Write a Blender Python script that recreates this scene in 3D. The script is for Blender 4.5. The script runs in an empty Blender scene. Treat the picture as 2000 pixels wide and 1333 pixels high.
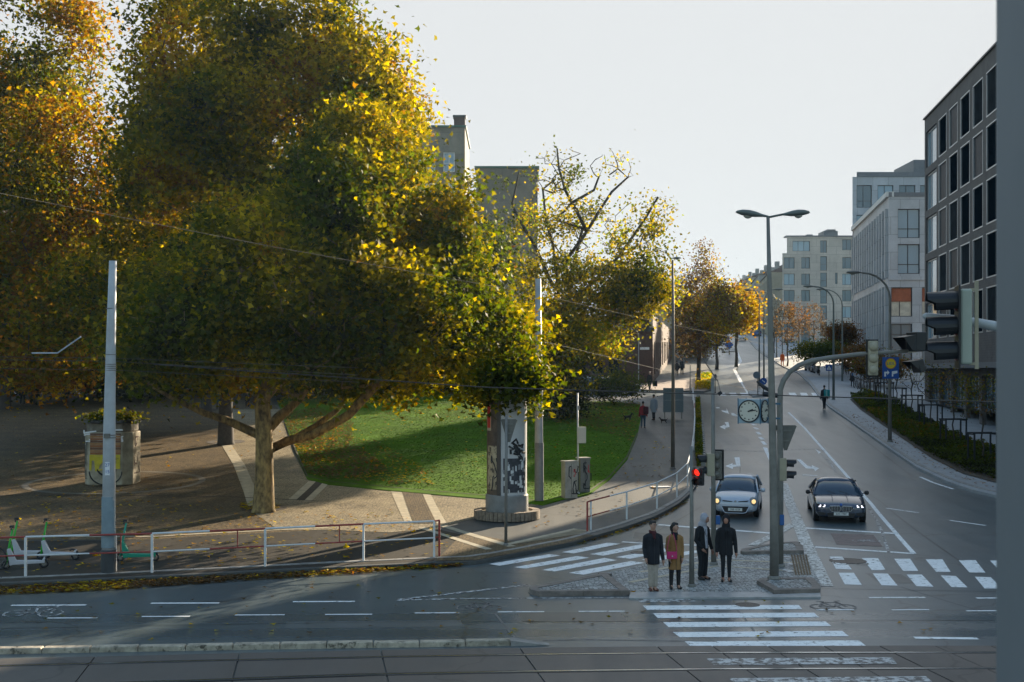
import bpy, bmesh, math, random
import numpy as np
from mathutils import Vector, Matrix
R = math.radians
random.seed(7); rng = np.random.default_rng(7)
SC = bpy.context.scene
COL = SC.collection
HAZE_D = .00020

# ------------------------------------------------------------------ camera, sky, sun, exposure
CAMH, FPX, HZ = 5.7, 2400.0, 725.0
SUN_AZ, SUN_EL = 29.5, 16.5
cam_d = bpy.data.cameras.new('camera'); cam = bpy.data.objects.new('camera', cam_d); COL.objects.link(cam)
cam.location = (0, 0, CAMH); cam.rotation_euler = (R(90), 0, 0)
cam_d.sensor_width = 36; cam_d.lens = 36*FPX/2000; cam_d.shift_y = (HZ-666.5)/2000
cam_d.clip_start = .1; cam_d.clip_end = 6000
cam_d.dof.use_dof = True; cam_d.dof.focus_distance = 42; cam_d.dof.aperture_fstop = 9
SC.camera = cam
W = bpy.data.worlds.new('World'); SC.world = W; W.use_nodes = True
wn, wl = W.node_tree.nodes, W.node_tree.links; wn.clear()
sky = wn.new('ShaderNodeTexSky'); sky.sky_type = 'NISHITA'; sky.sun_disc = False
sky.sun_elevation = R(SUN_EL); sky.sun_rotation = R(SUN_AZ); sky.air_density = 1.0; sky.dust_density = 3.5; sky.ozone_density = 1.5
bg = wn.new('ShaderNodeBackground'); wo = wn.new('ShaderNodeOutputWorld')
vs = wn.new('ShaderNodeVectorMath'); vs.operation = 'SCALE'; vs.inputs[3].default_value = 1.12
mn = wn.new('ShaderNodeVectorMath'); mn.operation = 'MINIMUM'; mn.inputs[1].default_value = (2.63, 2.63, 2.63)
mxw = wn.new('ShaderNodeMix'); mxw.data_type = 'RGBA'; mxw.inputs[0].default_value = .12; mxw.inputs[7].default_value = (2.6, 3.1, 3.5, 1)
tn = wn.new('ShaderNodeVectorMath'); tn.operation = 'MULTIPLY'; tn.inputs[1].default_value = (.88, 1.01, 1.06)
wl.new(sky.outputs[0], tn.inputs[0]); wl.new(tn.outputs[0], vs.inputs[0]); wl.new(vs.outputs[0], mn.inputs[0]); wl.new(mn.outputs[0], mxw.inputs[6])
wl.new(mxw.outputs[2], bg.inputs[0]); bg.inputs[1].default_value = .1; wl.new(bg.outputs[0], wo.inputs[0])
sd = bpy.data.lights.new('sun', 'SUN'); sun = bpy.data.objects.new('sun', sd); COL.objects.link(sun)
sd.energy = 5.0; sd.angle = R(.53); sd.color = (1, .83, .60)
SV = Vector((math.sin(R(SUN_AZ))*math.cos(R(SUN_EL)), math.cos(R(SUN_AZ))*math.cos(R(SUN_EL)), math.sin(R(SUN_EL))))
sun.rotation_euler = SV.to_track_quat('Z', 'Y').to_euler(); sun.location = SV*300
SC.view_settings.view_transform = 'Standard'; SC.view_settings.look = 'None'
SC.view_settings.exposure = 1.55; SC.view_settings.gamma = 1; SC.view_settings.use_curve_mapping = False
SC.render.engine = 'CYCLES'
SC.cycles.max_bounces = 7; SC.cycles.diffuse_bounces = 3; SC.cycles.glossy_bounces = 3; SC.cycles.transmission_bounces = 4
SC.cycles.volume_bounces = 0; SC.cycles.transparent_max_bounces = 8

# ------------------------------------------------------------------ ground height and pixel to place
def G(y):
    t = (y-47)/4.0
    if y > 330: return G(330)+(y-330)*.035
    if t > 20: return .06*(y-47)
    return 0.0 if y < 18 else .24*math.log1p(math.exp(t))
BR = [4, 18, 24, 27, 30, 33, 36, 38, 40, 42, 44, 46, 48, 50, 52, 54, 56, 58, 60, 63, 67, 75, 330]
def Gp(y):                      # the same slope, facetted at BR
    for a, b in zip(BR, BR[1:]):
        if a <= y <= b: return G(a)+(G(b)-G(a))*(y-a)/(b-a)
    return G(y)
def P(x, y, lift=0.0):          # ground point seen at photo pixel (x, y)
    lo, hi = 8.0, 1500.0
    f = lambda d: HZ+FPX*(CAMH-Gp(d)-lift)/d
    for _ in range(50):
        m = (lo+hi)/2
        if f(m) > y: lo = m
        else: hi = m
    return Vector(((x-1000)/FPX*lo, lo, Gp(lo)+lift))
def at(x, y, d):                # point at distance d seen at pixel (x, y)
    return Vector(((x-1000)/FPX*d, d, CAMH+(HZ-y)/FPX*d))

# ------------------------------------------------------------------ materials
MATS = {}
def mat(name, col, rough=.6, metal=0.0, var=.0, scale=3.0, bump=0.0, bscale=40.0, col2=None, em=None, ems=0, coat=0, spec=.5, trans=0, wear=None, stretch=None, joint=None):
    if name in MATS: return MATS[name]
    m = bpy.data.materials.new(name); m.use_nodes = True; MATS[name] = m
    n, l = m.node_tree.nodes, m.node_tree.links
    b = n['Principled BSDF']
    b.inputs['Base Color'].default_value = (*col, 1); b.inputs['Roughness'].default_value = rough
    b.inputs['Metallic'].default_value = metal; b.inputs['Specular IOR Level'].default_value = spec
    b.inputs['Coat Weight'].default_value = coat; b.inputs['Transmission Weight'].default_value = trans
    geo = n.new('ShaderNodeNewGeometry')
    vec = geo.outputs['Position']
    if stretch:
        mp = n.new('ShaderNodeMapping'); mp.inputs['Scale'].default_value = stretch; l.new(vec, mp.inputs[0]); vec = mp.outputs[0]
    if var or col2:
        nz = n.new('ShaderNodeTexNoise'); nz.inputs['Scale'].default_value = scale; nz.inputs['Detail'].default_value = 6; nz.inputs['Roughness'].default_value = .65
        l.new(vec, nz.inputs['Vector'])
        cr = n.new('ShaderNodeValToRGB'); c2 = col2 or tuple(c*(1-var) for c in col); c1 = col if col2 else tuple(min(1, c*(1+var)) for c in col)
        cr.color_ramp.elements[0].position = .35; cr.color_ramp.elements[1].position = .65
        cr.color_ramp.elements[0].color = (*c2, 1); cr.color_ramp.elements[1].color = (*c1, 1)
        l.new(nz.outputs[0], cr.inputs[0])
        out = cr.outputs[0]
        if wear:                # (colour, threshold, scale) worn patches showing what is below
            w = n.new('ShaderNodeTexNoise'); w.inputs['Scale'].default_value = wear[2]; w.inputs['Detail'].default_value = 8; w.inputs['Roughness'].default_value = .75
            l.new(geo.outputs['Position'], w.inputs['Vector'])
            r2 = n.new('ShaderNodeMapRange'); r2.inputs[1].default_value = wear[1]-.04; r2.inputs[2].default_value = wear[1]+.04; l.new(w.outputs[0], r2.inputs[0])
            mx = n.new('ShaderNodeMix'); mx.data_type = 'RGBA'; l.new(r2.outputs[0], mx.inputs[0]); l.new(out, mx.inputs[6]); mx.inputs[7].default_value = (*wear[0], 1); out = mx.outputs[2]
        if joint:               # panel joints: (width, height, joint thickness, darkness)
            sp = n.new('ShaderNodeSeparateXYZ'); l.new(geo.outputs['Position'], sp.inputs[0]); ad = n.new('ShaderNodeMath'); ad.operation = 'ADD'; l.new(sp.outputs[0], ad.inputs[0]); l.new(sp.outputs[1], ad.inputs[1])
            cb = n.new('ShaderNodeCombineXYZ'); l.new(ad.outputs[0], cb.inputs[0]); l.new(sp.outputs[2], cb.inputs[1])
            bt = n.new('ShaderNodeTexBrick'); bt.offset = .5; bt.inputs['Scale'].default_value = 1; bt.inputs['Brick Width'].default_value = joint[0]; bt.inputs['Row Height'].default_value = joint[1]; bt.inputs['Mortar Size'].default_value = joint[2]
            bt.inputs['Color1'].default_value = (1, 1, 1, 1); bt.inputs['Color2'].default_value = (.86, .86, .86, 1); bt.inputs['Mortar'].default_value = (joint[3],)*3+(1,); l.new(cb.outputs[0], bt.inputs['Vector'])
            jm = n.new('ShaderNodeMix'); jm.data_type = 'RGBA'; jm.blend_type = 'MULTIPLY'; jm.inputs[0].default_value = 1; l.new(out, jm.inputs[6]); l.new(bt.outputs[0], jm.inputs[7]); out = jm.outputs[2]
        l.new(out, b.inputs['Base Color'])
    if bump:
        bz = n.new('ShaderNodeTexNoise'); bz.inputs['Scale'].default_value = bscale; bz.inputs['Detail'].default_value = 5; l.new(vec, bz.inputs['Vector'])
        bp = n.new('ShaderNodeBump'); bp.inputs['Strength'].default_value = bump; bp.inputs['Distance'].default_value = .02
        l.new(bz.outputs[0], bp.inputs['Height']); l.new(bp.outputs[0], b.inputs['Normal'])
    if em: b.inputs['Emission Color'].default_value = (*em, 1); b.inputs['Emission Strength'].default_value = ems
    return m

def asphalt(name, c1, c2, bands=None, rough=(.42, .62), fine=.02):
    m = bpy.data.materials.new(name); m.use_nodes = True
    n, l = m.node_tree.nodes, m.node_tree.links; b = n['Principled BSDF']; b.inputs['Specular IOR Level'].default_value = .85
    geo = n.new('ShaderNodeNewGeometry')
    def noise(s, d=6, st=None, ro=.6):
        v = geo.outputs['Position']
        if st:
            mp = n.new('ShaderNodeMapping'); mp.inputs['Scale'].default_value = st[0]; mp.inputs['Rotation'].default_value = (0, 0, st[1]); l.new(v, mp.inputs[0]); v = mp.outputs[0]
        z = n.new('ShaderNodeTexNoise'); z.inputs['Scale'].default_value = s; z.inputs['Detail'].default_value = d; z.inputs['Roughness'].default_value = ro; l.new(v, z.inputs['Vector']); return z.outputs[0]
    big = noise(.22, 7); fi = noise(22, 4, None, .8); st = noise(.55, 3, ((1.6, .05, 1), R(9)))
    def mth(op, a, c):
        q = n.new('ShaderNodeMath'); q.operation = op
        for i, v in enumerate((a, c)):
            if isinstance(v, (int, float)): q.inputs[i].default_value = v
            else: l.new(v, q.inputs[i])
        return q.outputs[0]
    f = mth('ADD', mth('MULTIPLY', big, .6), mth('MULTIPLY', fi, .4))
    cr = n.new('ShaderNodeValToRGB'); cr.color_ramp.elements[0].position = .36; cr.color_ramp.elements[1].position = .64
    cr.color_ramp.elements[0].color = (*c1, 1); cr.color_ramp.elements[1].color = (*c2, 1); l.new(f, cr.inputs[0])
    col = cr.outputs[0]
    # cracks sealed with tar
    vo = n.new('ShaderNodeTexVoronoi'); vo.feature = 'DISTANCE_TO_EDGE'; vo.inputs['Scale'].default_value = .09
    wv = n.new('ShaderNodeMix'); wv.data_type = 'VECTOR'; wv.inputs[0].default_value = .06
    nz = n.new('ShaderNodeTexNoise'); nz.inputs['Scale'].default_value = .8; l.new(geo.outputs['Position'], nz.inputs['Vector'])
    sc_ = n.new('ShaderNodeVectorMath'); sc_.operation = 'SCALE'; sc_.inputs[3].default_value = 25; l.new(nz.outputs[1], sc_.inputs[0])
    l.new(geo.outputs['Position'], wv.inputs[4]); l.new(sc_.outputs[0], wv.inputs[5]); l.new(wv.outputs[1], vo.inputs['Vector'])
    cm = n.new('ShaderNodeMapRange'); cm.inputs[1].default_value = .0015; cm.inputs[2].default_value = .004; cm.inputs[3].default_value = .55; cm.inputs[4].default_value = 1; l.new(vo.outputs[0], cm.inputs[0])
    mm = n.new('ShaderNodeMix'); mm.data_type = 'RGBA'; mm.blend_type = 'MULTIPLY'; mm.inputs[0].default_value = 1; l.new(col, mm.inputs[6]); l.new(cm.outputs[0], mm.inputs[7])
    l.new(mm.outputs[2], b.inputs['Base Color'])
    rr = n.new('ShaderNodeMapRange'); rr.inputs[1].default_value = .32; rr.inputs[2].default_value = .62; rr.inputs[3].default_value = rough[1]; rr.inputs[4].default_value = rough[0]
    rin = mth('ADD', mth('MULTIPLY', st, .65), mth('MULTIPLY', big, .35))
    l.new(rin, rr.inputs[0]); rough_out = rr.outputs[0]
    if bands:                   # polished wheel tracks along the tram street
        sp = n.new('ShaderNodeSeparateXYZ'); l.new(geo.outputs['Position'], sp.inputs[0])
        tot = None
        for yc, w in bands:
            d = mth('ABSOLUTE', mth('SUBTRACT', sp.outputs[1], yc), 0)
            r3 = n.new('ShaderNodeMapRange'); r3.interpolation_type = 'SMOOTHSTEP'; r3.inputs[1].default_value = 0; r3.inputs[2].default_value = w; r3.inputs[3].default_value = .12; r3.inputs[4].default_value = 0; l.new(d, r3.inputs[0])
            tot = r3.outputs[0] if tot is None else mth('ADD', tot, r3.outputs[0])
        rough_out = mth('SUBTRACT', rough_out, tot)
    l.new(rough_out, b.inputs['Roughness'])
    bp = n.new('ShaderNodeBump'); bp.inputs['Strength'].default_value = .13; bp.inputs['Distance'].default_value = fine; l.new(fi, bp.inputs['Height']); l.new(bp.outputs[0], b.inputs['Normal'])
    return m

def cobble(name, c1, c2, joint, scale=9.0, rough=.6, big=(.8, 1.15)):
    m = bpy.data.materials.new(name); m.use_nodes = True
    n, l = m.node_tree.nodes, m.node_tree.links; b = n['Principled BSDF']; b.inputs['Roughness'].default_value = rough; b.inputs['Specular IOR Level'].default_value = .2
    geo = n.new('ShaderNodeNewGeometry')
    v = n.new('ShaderNodeTexVoronoi'); v.inputs['Scale'].default_value = scale; v.inputs['Randomness'].default_value = .75; l.new(geo.outputs['Position'], v.inputs['Vector'])
    e = n.new('ShaderNodeTexVoronoi'); e.feature = 'DISTANCE_TO_EDGE'; e.inputs['Scale'].default_value = scale; e.inputs['Randomness'].default_value = .75; l.new(geo.outputs['Position'], e.inputs['Vector'])
    sp = n.new('ShaderNodeSeparateXYZ'); l.new(v.outputs['Color'], sp.inputs[0])
    mx = n.new('ShaderNodeMix'); mx.data_type = 'RGBA'; mx.inputs[6].default_value = (*c1, 1); mx.inputs[7].default_value = (*c2, 1); l.new(sp.outputs[0], mx.inputs[0])
    er = n.new('ShaderNodeMapRange'); er.inputs[1].default_value = .03; er.inputs[2].default_value = .10; l.new(e.outputs[0], er.inputs[0])
    m2 = n.new('ShaderNodeMix'); m2.data_type = 'RGBA'; m2.inputs[6].default_value = (*joint, 1); l.new(mx.outputs[2], m2.inputs[7]); l.new(er.outputs[0], m2.inputs[0])
    nz = n.new('ShaderNodeTexNoise'); nz.inputs['Scale'].default_value = .6; nz.inputs['Detail'].default_value = 5; l.new(geo.outputs['Position'], nz.inputs['Vector'])
    r = n.new('ShaderNodeMapRange'); r.inputs[1].default_value = .3; r.inputs[2].default_value = .7; r.inputs[3].default_value = big[0]; r.inputs[4].default_value = big[1]; l.new(nz.outputs[0], r.inputs[0])
    m3 = n.new('ShaderNodeMix'); m3.data_type = 'RGBA'; m3.blend_type = 'MULTIPLY'; m3.inputs[0].default_value = 1; l.new(m2.outputs[2], m3.inputs[6]); l.new(r.outputs[0], m3.inputs[7])
    l.new(m3.outputs[2], b.inputs['Base Color'])
    bp = n.new('ShaderNodeBump'); bp.inputs['Strength'].default_value = .4; bp.inputs['Distance'].default_value = .015; l.new(er.outputs[0], bp.inputs['Height']); l.new(bp.outputs[0], b.inputs['Normal'])
    return m

def leafmat(name, trans=.56, rough=.6):
    if name in MATS: return MATS[name]
    m = bpy.data.materials.new(name); m.use_nodes = True; MATS[name] = m
    n, l = m.node_tree.nodes, m.node_tree.links; b = n['Principled BSDF']; o = n['Material Output']
    a = n.new('ShaderNodeAttribute'); a.attribute_name = 'col'
    l.new(a.outputs[0], b.inputs['Base Color']); b.inputs['Roughness'].default_value = rough; b.inputs['Specular IOR Level'].default_value = .08
    t = n.new('ShaderNodeBsdfTranslucent'); h = n.new('ShaderNodeHueSaturation'); h.inputs['Saturation'].default_value = 1.15; h.inputs['Value'].default_value = 1.5
    l.new(a.outputs[0], h.inputs['Color']); l.new(h.outputs[0], t.inputs[0])
    mx = n.new('ShaderNodeMixShader'); mx.inputs[0].default_value = trans
    l.new(b.outputs[0], mx.inputs[1]); l.new(t.outputs[0], mx.inputs[2]); l.new(mx.outputs[0], o.inputs[0])
    return m

# ------------------------------------------------------------------ object helpers
def tag(o, label=None, cat=None, group=None, kind=None):
    if label: o['label'] = label
    if cat: o['category'] = cat
    if group: o['group'] = group
    if kind: o['kind'] = kind
    return o
def empty(name, loc, rz=0.0, label=None, cat=None, group=None, kind=None):
    o = bpy.data.objects.new(name, None); COL.objects.link(o); o.location = loc; o.rotation_euler = (0, 0, rz); o.empty_display_size = .2
    return tag(o, label, cat, group, kind)
def kids(o): return [c for c in COL.objects if c.parent == o]
CH = {}
def reg(parent, o):
    if parent is not None: o.parent = parent; CH.setdefault(parent.name, []).append(o)
def dup(o, loc=None, rz=None, label=None, parent=None, group=None):
    c = o.copy(); COL.objects.link(c)
    if parent is not None: reg(parent, c)
    if loc is not None: c.location = loc
    if rz is not None: c.rotation_euler = (0, 0, rz)
    if label: c['label'] = label
    if group: c['group'] = group
    for ch in CH.get(o.name, []): dup(ch, parent=c)
    return c
class MB:
    def __init__(s): s.v = []; s.f = []; s.mi = []
    def add(s, vs, fs, mi=0):
        k = len(s.v); s.v += [tuple(v) for v in vs]; s.f += [tuple(i+k for i in f) for f in fs]; s.mi += [mi]*len(fs); return s
    def box(s, c, d, rz=0.0, mi=0, taper=1.0, M=None):
        x, y, z = d[0]/2, d[1]/2, d[2]/2
        vs = [(-x, -y, -z), (x, -y, -z), (x, y, -z), (-x, y, -z), (-x*taper, -y*taper, z), (x*taper, -y*taper, z), (x*taper, y*taper, z), (-x*taper, y*taper, z)]
        T = Matrix.Translation(c) @ (M if M is not None else Matrix.Rotation(rz, 4, 'Z'))
        return s.add([T @ Vector(v) for v in vs], [(0, 3, 2, 1), (4, 5, 6, 7), (0, 1, 5, 4), (1, 2, 6, 5), (2, 3, 7, 6), (3, 0, 4, 7)], mi)
    def tube(s, pts, rad, n=8, mi=0, cap=True):
        pts = [Vector(p) for p in pts]; k0 = len(s.v)
        if isinstance(rad, (int, float)): rad = [rad]*len(pts)
        up = None
        for i, p in enumerate(pts):
            a = pts[max(i-1, 0)]; b = pts[min(i+1, len(pts)-1)]; d = (b-a)
            d = d.normalized() if d.length > 1e-9 else Vector((0, 0, 1))
            if up is None: up = Vector((1, 0, 0)) if abs(d.x) < .9 else Vector((0, 1, 0))
            u = (up-d*up.dot(d)); u = u.normalized() if u.length > 1e-6 else d.orthogonal().normalized(); w = d.cross(u); up = u
            for j in range(n):
                t = 2*math.pi*j/n; q = p+(u*math.cos(t)+w*math.sin(t))*rad[i]; s.v.append(tuple(q))
        for i in range(len(pts)-1):
            for j in range(n):
                a = k0+i*n+j; b = k0+i*n+(j+1) % n; s.f.append((a, b, b+n, a+n)); s.mi.append(mi)
        if cap:
            s.f.append(tuple(k0+j for j in range(n))[::-1]); s.mi.append(mi)
            e = k0+(len(pts)-1)*n; s.f.append(tuple(e+j for j in range(n))); s.mi.append(mi)
        return s
    def lathe(s, prof, n=16, c=(0, 0, 0), mi=0, sy=1.0):
        k0 = len(s.v)
        for r, z in prof:
            for j in range(n):
                t = 2*math.pi*j/n; s.v.append((c[0]+r*math.cos(t), c[1]+r*math.sin(t)*sy, c[2]+z))
        for i in range(len(prof)-1):
            for j in range(n):
                a = k0+i*n+j; b = k0+i*n+(j+1) % n; s.f.append((a, b, b+n, a+n)); s.mi.append(mi)
        s.f.append(tuple(k0+j for j in range(n))[::-1]); s.mi.append(mi)
        e = k0+(len(prof)-1)*n; s.f.append(tuple(e+j for j in range(n))); s.mi.append(mi)
        return s
    def prism(s, poly, z0, z1, mi=0, M=None):
        n = len(poly); vs = [Vector((x, y, z0)) for x, y in poly]+[Vector((x, y, z1)) for x, y in poly]
        if M is not None: vs = [M @ v for v in vs]
        return s.add(vs, [tuple(range(n))[::-1], tuple(range(n, 2*n))]+[(i, (i+1) % n, (i+1) % n+n, i+n) for i in range(n)], mi)
    def mesh(s, name, mats, smooth=False):
        me = bpy.data.meshes.new(name); me.from_pydata(s.v, [], s.f)
        for m in (mats if isinstance(mats, (list, tuple)) else [mats]): me.materials.append(m)
        if any(s.mi): me.polygons.foreach_set('material_index', s.mi)
        if smooth: me.polygons.foreach_set('use_smooth', [True]*len(me.polygons))
        me.update(); return me
    def build(s, name, mats, parent=None, smooth=False, bevel=0, subsurf=0, loc=None, auto=None):
        o = bpy.data.objects.new(name, s.mesh(name, mats, smooth)); COL.objects.link(o); reg(parent, o)
        if loc is not None: o.location = loc
        if bevel: b = o.modifiers.new('b', 'BEVEL'); b.width = bevel; b.segments = 2; b.limit_method = 'ANGLE'
        if subsurf: q = o.modifiers.new('s', 'SUBSURF'); q.levels = subsurf; q.render_levels = subsurf
        if auto: 
            o.data.polygons.foreach_set('use_smooth', [True]*len(o.data.polygons))
            e = o.modifiers.new('e', 'EDGE_SPLIT'); e.split_angle = R(auto)
        return o
def sheet(name, poly, off, m, parent=None, kind='structure', skirt=0.0, world=False, label=None, breaks=True):
    """poly in photo pixels (or world XY) laid on the slope, off above it; skirt = depth of its sides"""
    bm = bmesh.new(); pts = [(p[0], p[1]) for p in poly] if world else [(lambda q: (q.x, q.y))(P(x, y, off)) for x, y in poly]
    vs = [bm.verts.new((x, y, 0)) for x, y in pts]
    es = [bm.edges.new((vs[i], vs[(i+1) % len(vs)])) for i in range(len(vs))]
    bmesh.ops.triangle_fill(bm, use_beauty=True, edges=es, normal=(0, 0, 1))
    ys = [p[1] for p in pts]
    for b in BR:
        if breaks and min(ys) < b < max(ys):
            bmesh.ops.bisect_plane(bm, geom=bm.verts[:]+bm.edges[:]+bm.faces[:], plane_co=(0, b, 0), plane_no=(0, 1, 0), dist=1e-5)
    bmesh.ops.recalc_face_normals(bm, faces=bm.faces[:])
    if bm.faces and sum(f.normal.z for f in bm.faces) < 0: bmesh.ops.reverse_faces(bm, faces=bm.faces[:])
    for v in bm.verts: v.co.z = Gp(v.co.y)+off
    if skirt:
        bd = [e for e in bm.edges if len(e.link_faces) == 1]
        r = bmesh.ops.extrude_edge_only(bm, edges=bd)
        for v in [g for g in r['geom'] if isinstance(g, bmesh.types.BMVert)]: v.co.z -= skirt
    me = bpy.data.meshes.new(name); bm.to_mesh(me); bm.free(); me.materials.append(m)
    o = bpy.data.objects.new(name, me); COL.objects.link(o); reg(parent, o)
    if kind and parent is None: o['kind'] = kind
    return o
def linepoly(p, w):             # px polyline -> world-width strip polygon
    q = [P(x, y) for x, y in p]; L = []; Rr = []
    for i, a in enumerate(q):
        d = (q[min(i+1, len(q)-1)]-q[max(i-1, 0)]); d.z = 0; d.normalize(); nn = Vector((-d.y, d.x, 0))
        L.append(a+nn*w/2); Rr.append(a-nn*w/2)
    return [(v.x, v.y) for v in L+Rr[::-1]]
def strip(name, p, w, off, m, parent=None):
    return sheet(name, linepoly(p, w), off, m, parent, world=True)
def densify(p, step):           # world points along a pixel polyline at equal steps
    q = [P(x, y) for x, y in p]; out = [q[0].copy()]; rem = step
    for a, b in zip(q, q[1:]):
        L = (b-a).length; t = rem
        while t <= L: out.append(a+(b-a)*(t/L)); t += step
        rem = t-L
    return out
# ------------------------------------------------------------------ SETTING: ground, road, pavements
M_ASPH = asphalt('road_asphalt', (.066, .090, .102), (.100, .132, .146), bands=[(28.3, 1.0), (26.7, .8)], rough=(.29, .38))
M_ASPH2 = asphalt('pavement_asphalt', (.060, .062, .060), (.100, .103, .100), rough=(.5, .66)); M_ASPH2.node_tree.nodes['Principled BSDF'].inputs['Specular IOR Level'].default_value = .4
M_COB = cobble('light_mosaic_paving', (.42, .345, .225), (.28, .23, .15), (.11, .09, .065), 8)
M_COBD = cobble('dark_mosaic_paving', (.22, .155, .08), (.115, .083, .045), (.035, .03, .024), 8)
M_COBI = cobble('island_mosaic', (.50, .52, .51), (.19, .20, .20), (.04, .042, .042), 9, .5)
M_STONE = mat('kerb_granite', (.26, .25, .235), .6, var=.3, scale=4, bump=.3)
M_KERBR = mat('kerb_brown', (.19, .16, .14), .65, var=.3, scale=4, bump=.3)
M_PALE = mat('pale_strip_stone', (.46, .40, .29), .6, var=.2, scale=3)
M_WHITE = mat('road_paint', (.86, .88, .88), .5, var=.1, scale=6, wear=((.07, .072, .072), .60, 5))
M_WHITEW = mat('worn_road_paint', (.55, .56, .56), .5, var=.15, scale=6, wear=((.06, .062, .062), .50, 7))
M_FAINT = mat('faint_road_paint', (.2, .2, .2), .55, var=.25, scale=6, wear=((.06, .062, .062), .5, 9))
M_SPECK = mat('speckled_divider', (.68, .69, .67), .5, var=.15, scale=6, wear=((.07, .075, .06), .52, 9))
M_RED = mat('red_cycle_box', (.17, .125, .12), .6, var=.15, scale=3, wear=((.07, .07, .07), .56, 6))
M_LAWN = mat('lawn_turf', (.07, .16, .002), .9, spec=.05, var=.3, scale=.5, bump=.6, bscale=30)
M_DIRT = mat('bare_earth', (.06, .045, .03), .9, var=.3, scale=4)
M_SNOWY = mat('right_pavement', (.30, .315, .33), .6, var=.12, scale=1.2, bump=.2)
M_HILL = mat('far_ground', (.05, .06, .04), .9, var=.3, scale=.1)

sheet('ground', [(-900, -60), (900, -60), (900, 1500), (-900, 1500)], -.35, M_HILL, world=True)
sheet('road', [(-60, 4), (60, 4), (60, 46), (120, 60), (120, 330), (-90, 330), (-90, 46), (-60, 44)], 0, M_ASPH, world=True)

KL = [(-160, 1150), (0, 1140), (200, 1131), (385, 1122), (560, 1113), (700, 1106), (850, 1099), (930, 1096), (1026, 1078), (1120, 1059), (1163, 1046), (1215, 1031), (1278, 1009), (1325, 984), (1347, 965), (1362, 945), (1372, 915), (1378, 886), (1376, 840), (1371, 800), (1368, 776)]
# left pavement: raised slab from the kerb back to the side street
sheet('left_pavement', KL+[(1300, 772), (1210, 775), (1000, 768), (700, 764), (0, 770), (-400, 775), (-500, 1160)], .12, M_ASPH2, skirt=.13)
M_ASPHL = asphalt('dark_left_asphalt', (.030, .026, .021), (.052, .045, .036), rough=(.55, .7)); M_ASPHL.node_tree.nodes['Principled BSDF'].inputs['Specular IOR Level'].default_value = .2  # brownish asphalt, made darker still to carry the tree shade on the left
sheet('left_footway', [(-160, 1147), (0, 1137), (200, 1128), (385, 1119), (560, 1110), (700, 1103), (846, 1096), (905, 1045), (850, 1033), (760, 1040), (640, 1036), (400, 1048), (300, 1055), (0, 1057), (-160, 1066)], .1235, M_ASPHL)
# paved park floor
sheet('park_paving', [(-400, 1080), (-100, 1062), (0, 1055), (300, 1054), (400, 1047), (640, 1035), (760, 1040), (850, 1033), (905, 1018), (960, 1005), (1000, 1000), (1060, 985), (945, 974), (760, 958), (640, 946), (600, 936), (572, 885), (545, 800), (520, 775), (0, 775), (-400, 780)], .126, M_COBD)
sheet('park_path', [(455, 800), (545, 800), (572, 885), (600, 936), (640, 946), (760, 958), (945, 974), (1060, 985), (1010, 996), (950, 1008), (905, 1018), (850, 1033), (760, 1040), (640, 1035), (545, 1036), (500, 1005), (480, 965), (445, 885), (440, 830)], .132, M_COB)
strip('paving_edge_strip', [(-200, 1067), (0, 1057), (300, 1056), (400, 1050), (640, 1038)], .18, .137, M_PALE)
strip('paving_edge_strip', [(440, 870), (468, 915), (488, 965), (500, 1000)], .55, .138, M_PALE)
strip('drain_channel', [(-50, 974), (250, 974), (450, 977), (615, 985)], .12, .139, M_DIRT)
strip('drain_channel', [(586, 984), (626, 946)], .35, .140, M_DIRT)
strip('drain_edge', [(572, 982), (610, 946)], .35, .1385, M_PALE); strip('drain_edge', [(600, 986), (640, 946)], .3, .1387, M_PALE)
for w_, xs in ((.45, (771, 812)), (.45, (822, 872))):
    strip('crossing_guide_strip', [(xs[0], 960), (xs[1]-8, 1030)] if xs[0] == 771 else [(xs[0]+4, 962), (xs[1]-12, 1030)], w_, .1395, M_PALE)
gs = empty('tactile_paving', (0, 0, 0), kind='structure')
for k in range(9):
    x0 = 786+k*4.2; strip('tactile_slab', [(x0, 962), (x0+24+k*.9, 1030)], .085, .148, M_COBD, gs)
# pale ring of stones round the kiosk
c = P(225, 948); ring = []
for k in range(49):
    t = 2*math.pi*k/48; ring.append((c.x+4.0*math.cos(t), c.y+3.6*math.sin(t)))
inner = [(c.x+3.7*math.cos(2*math.pi*k/48), c.y+3.3*math.sin(2*math.pi*k/48)) for k in range(49)]
sheet('kiosk_ring_paving', ring[:-1], .137, mat('ring_stone', (.17, .15, .12), .7, var=.2, scale=3), world=True); sheet('kiosk_inner_paving', inner[:-1], .142, M_COBD, world=True)
# corner ramps and pale bands near the crossing
sheet('corner_paving', [(850, 1096), (905, 1040), (985, 1055), (1020, 1062), (1125, 1040), (1160, 1046), (1100, 1062), (1026, 1076), (930, 1094)], .134, M_COBD)
strip('corner_band', [(862, 1034), (1000, 1076)], .3, .139, M_PALE); strip('corner_band', [(822, 1038), (955, 1082)], .25, .1395, M_PALE)
strip('corner_band', [(985, 1073), (1125, 1041), (1158, 1047)], .22, .140, M_PALE)
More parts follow.
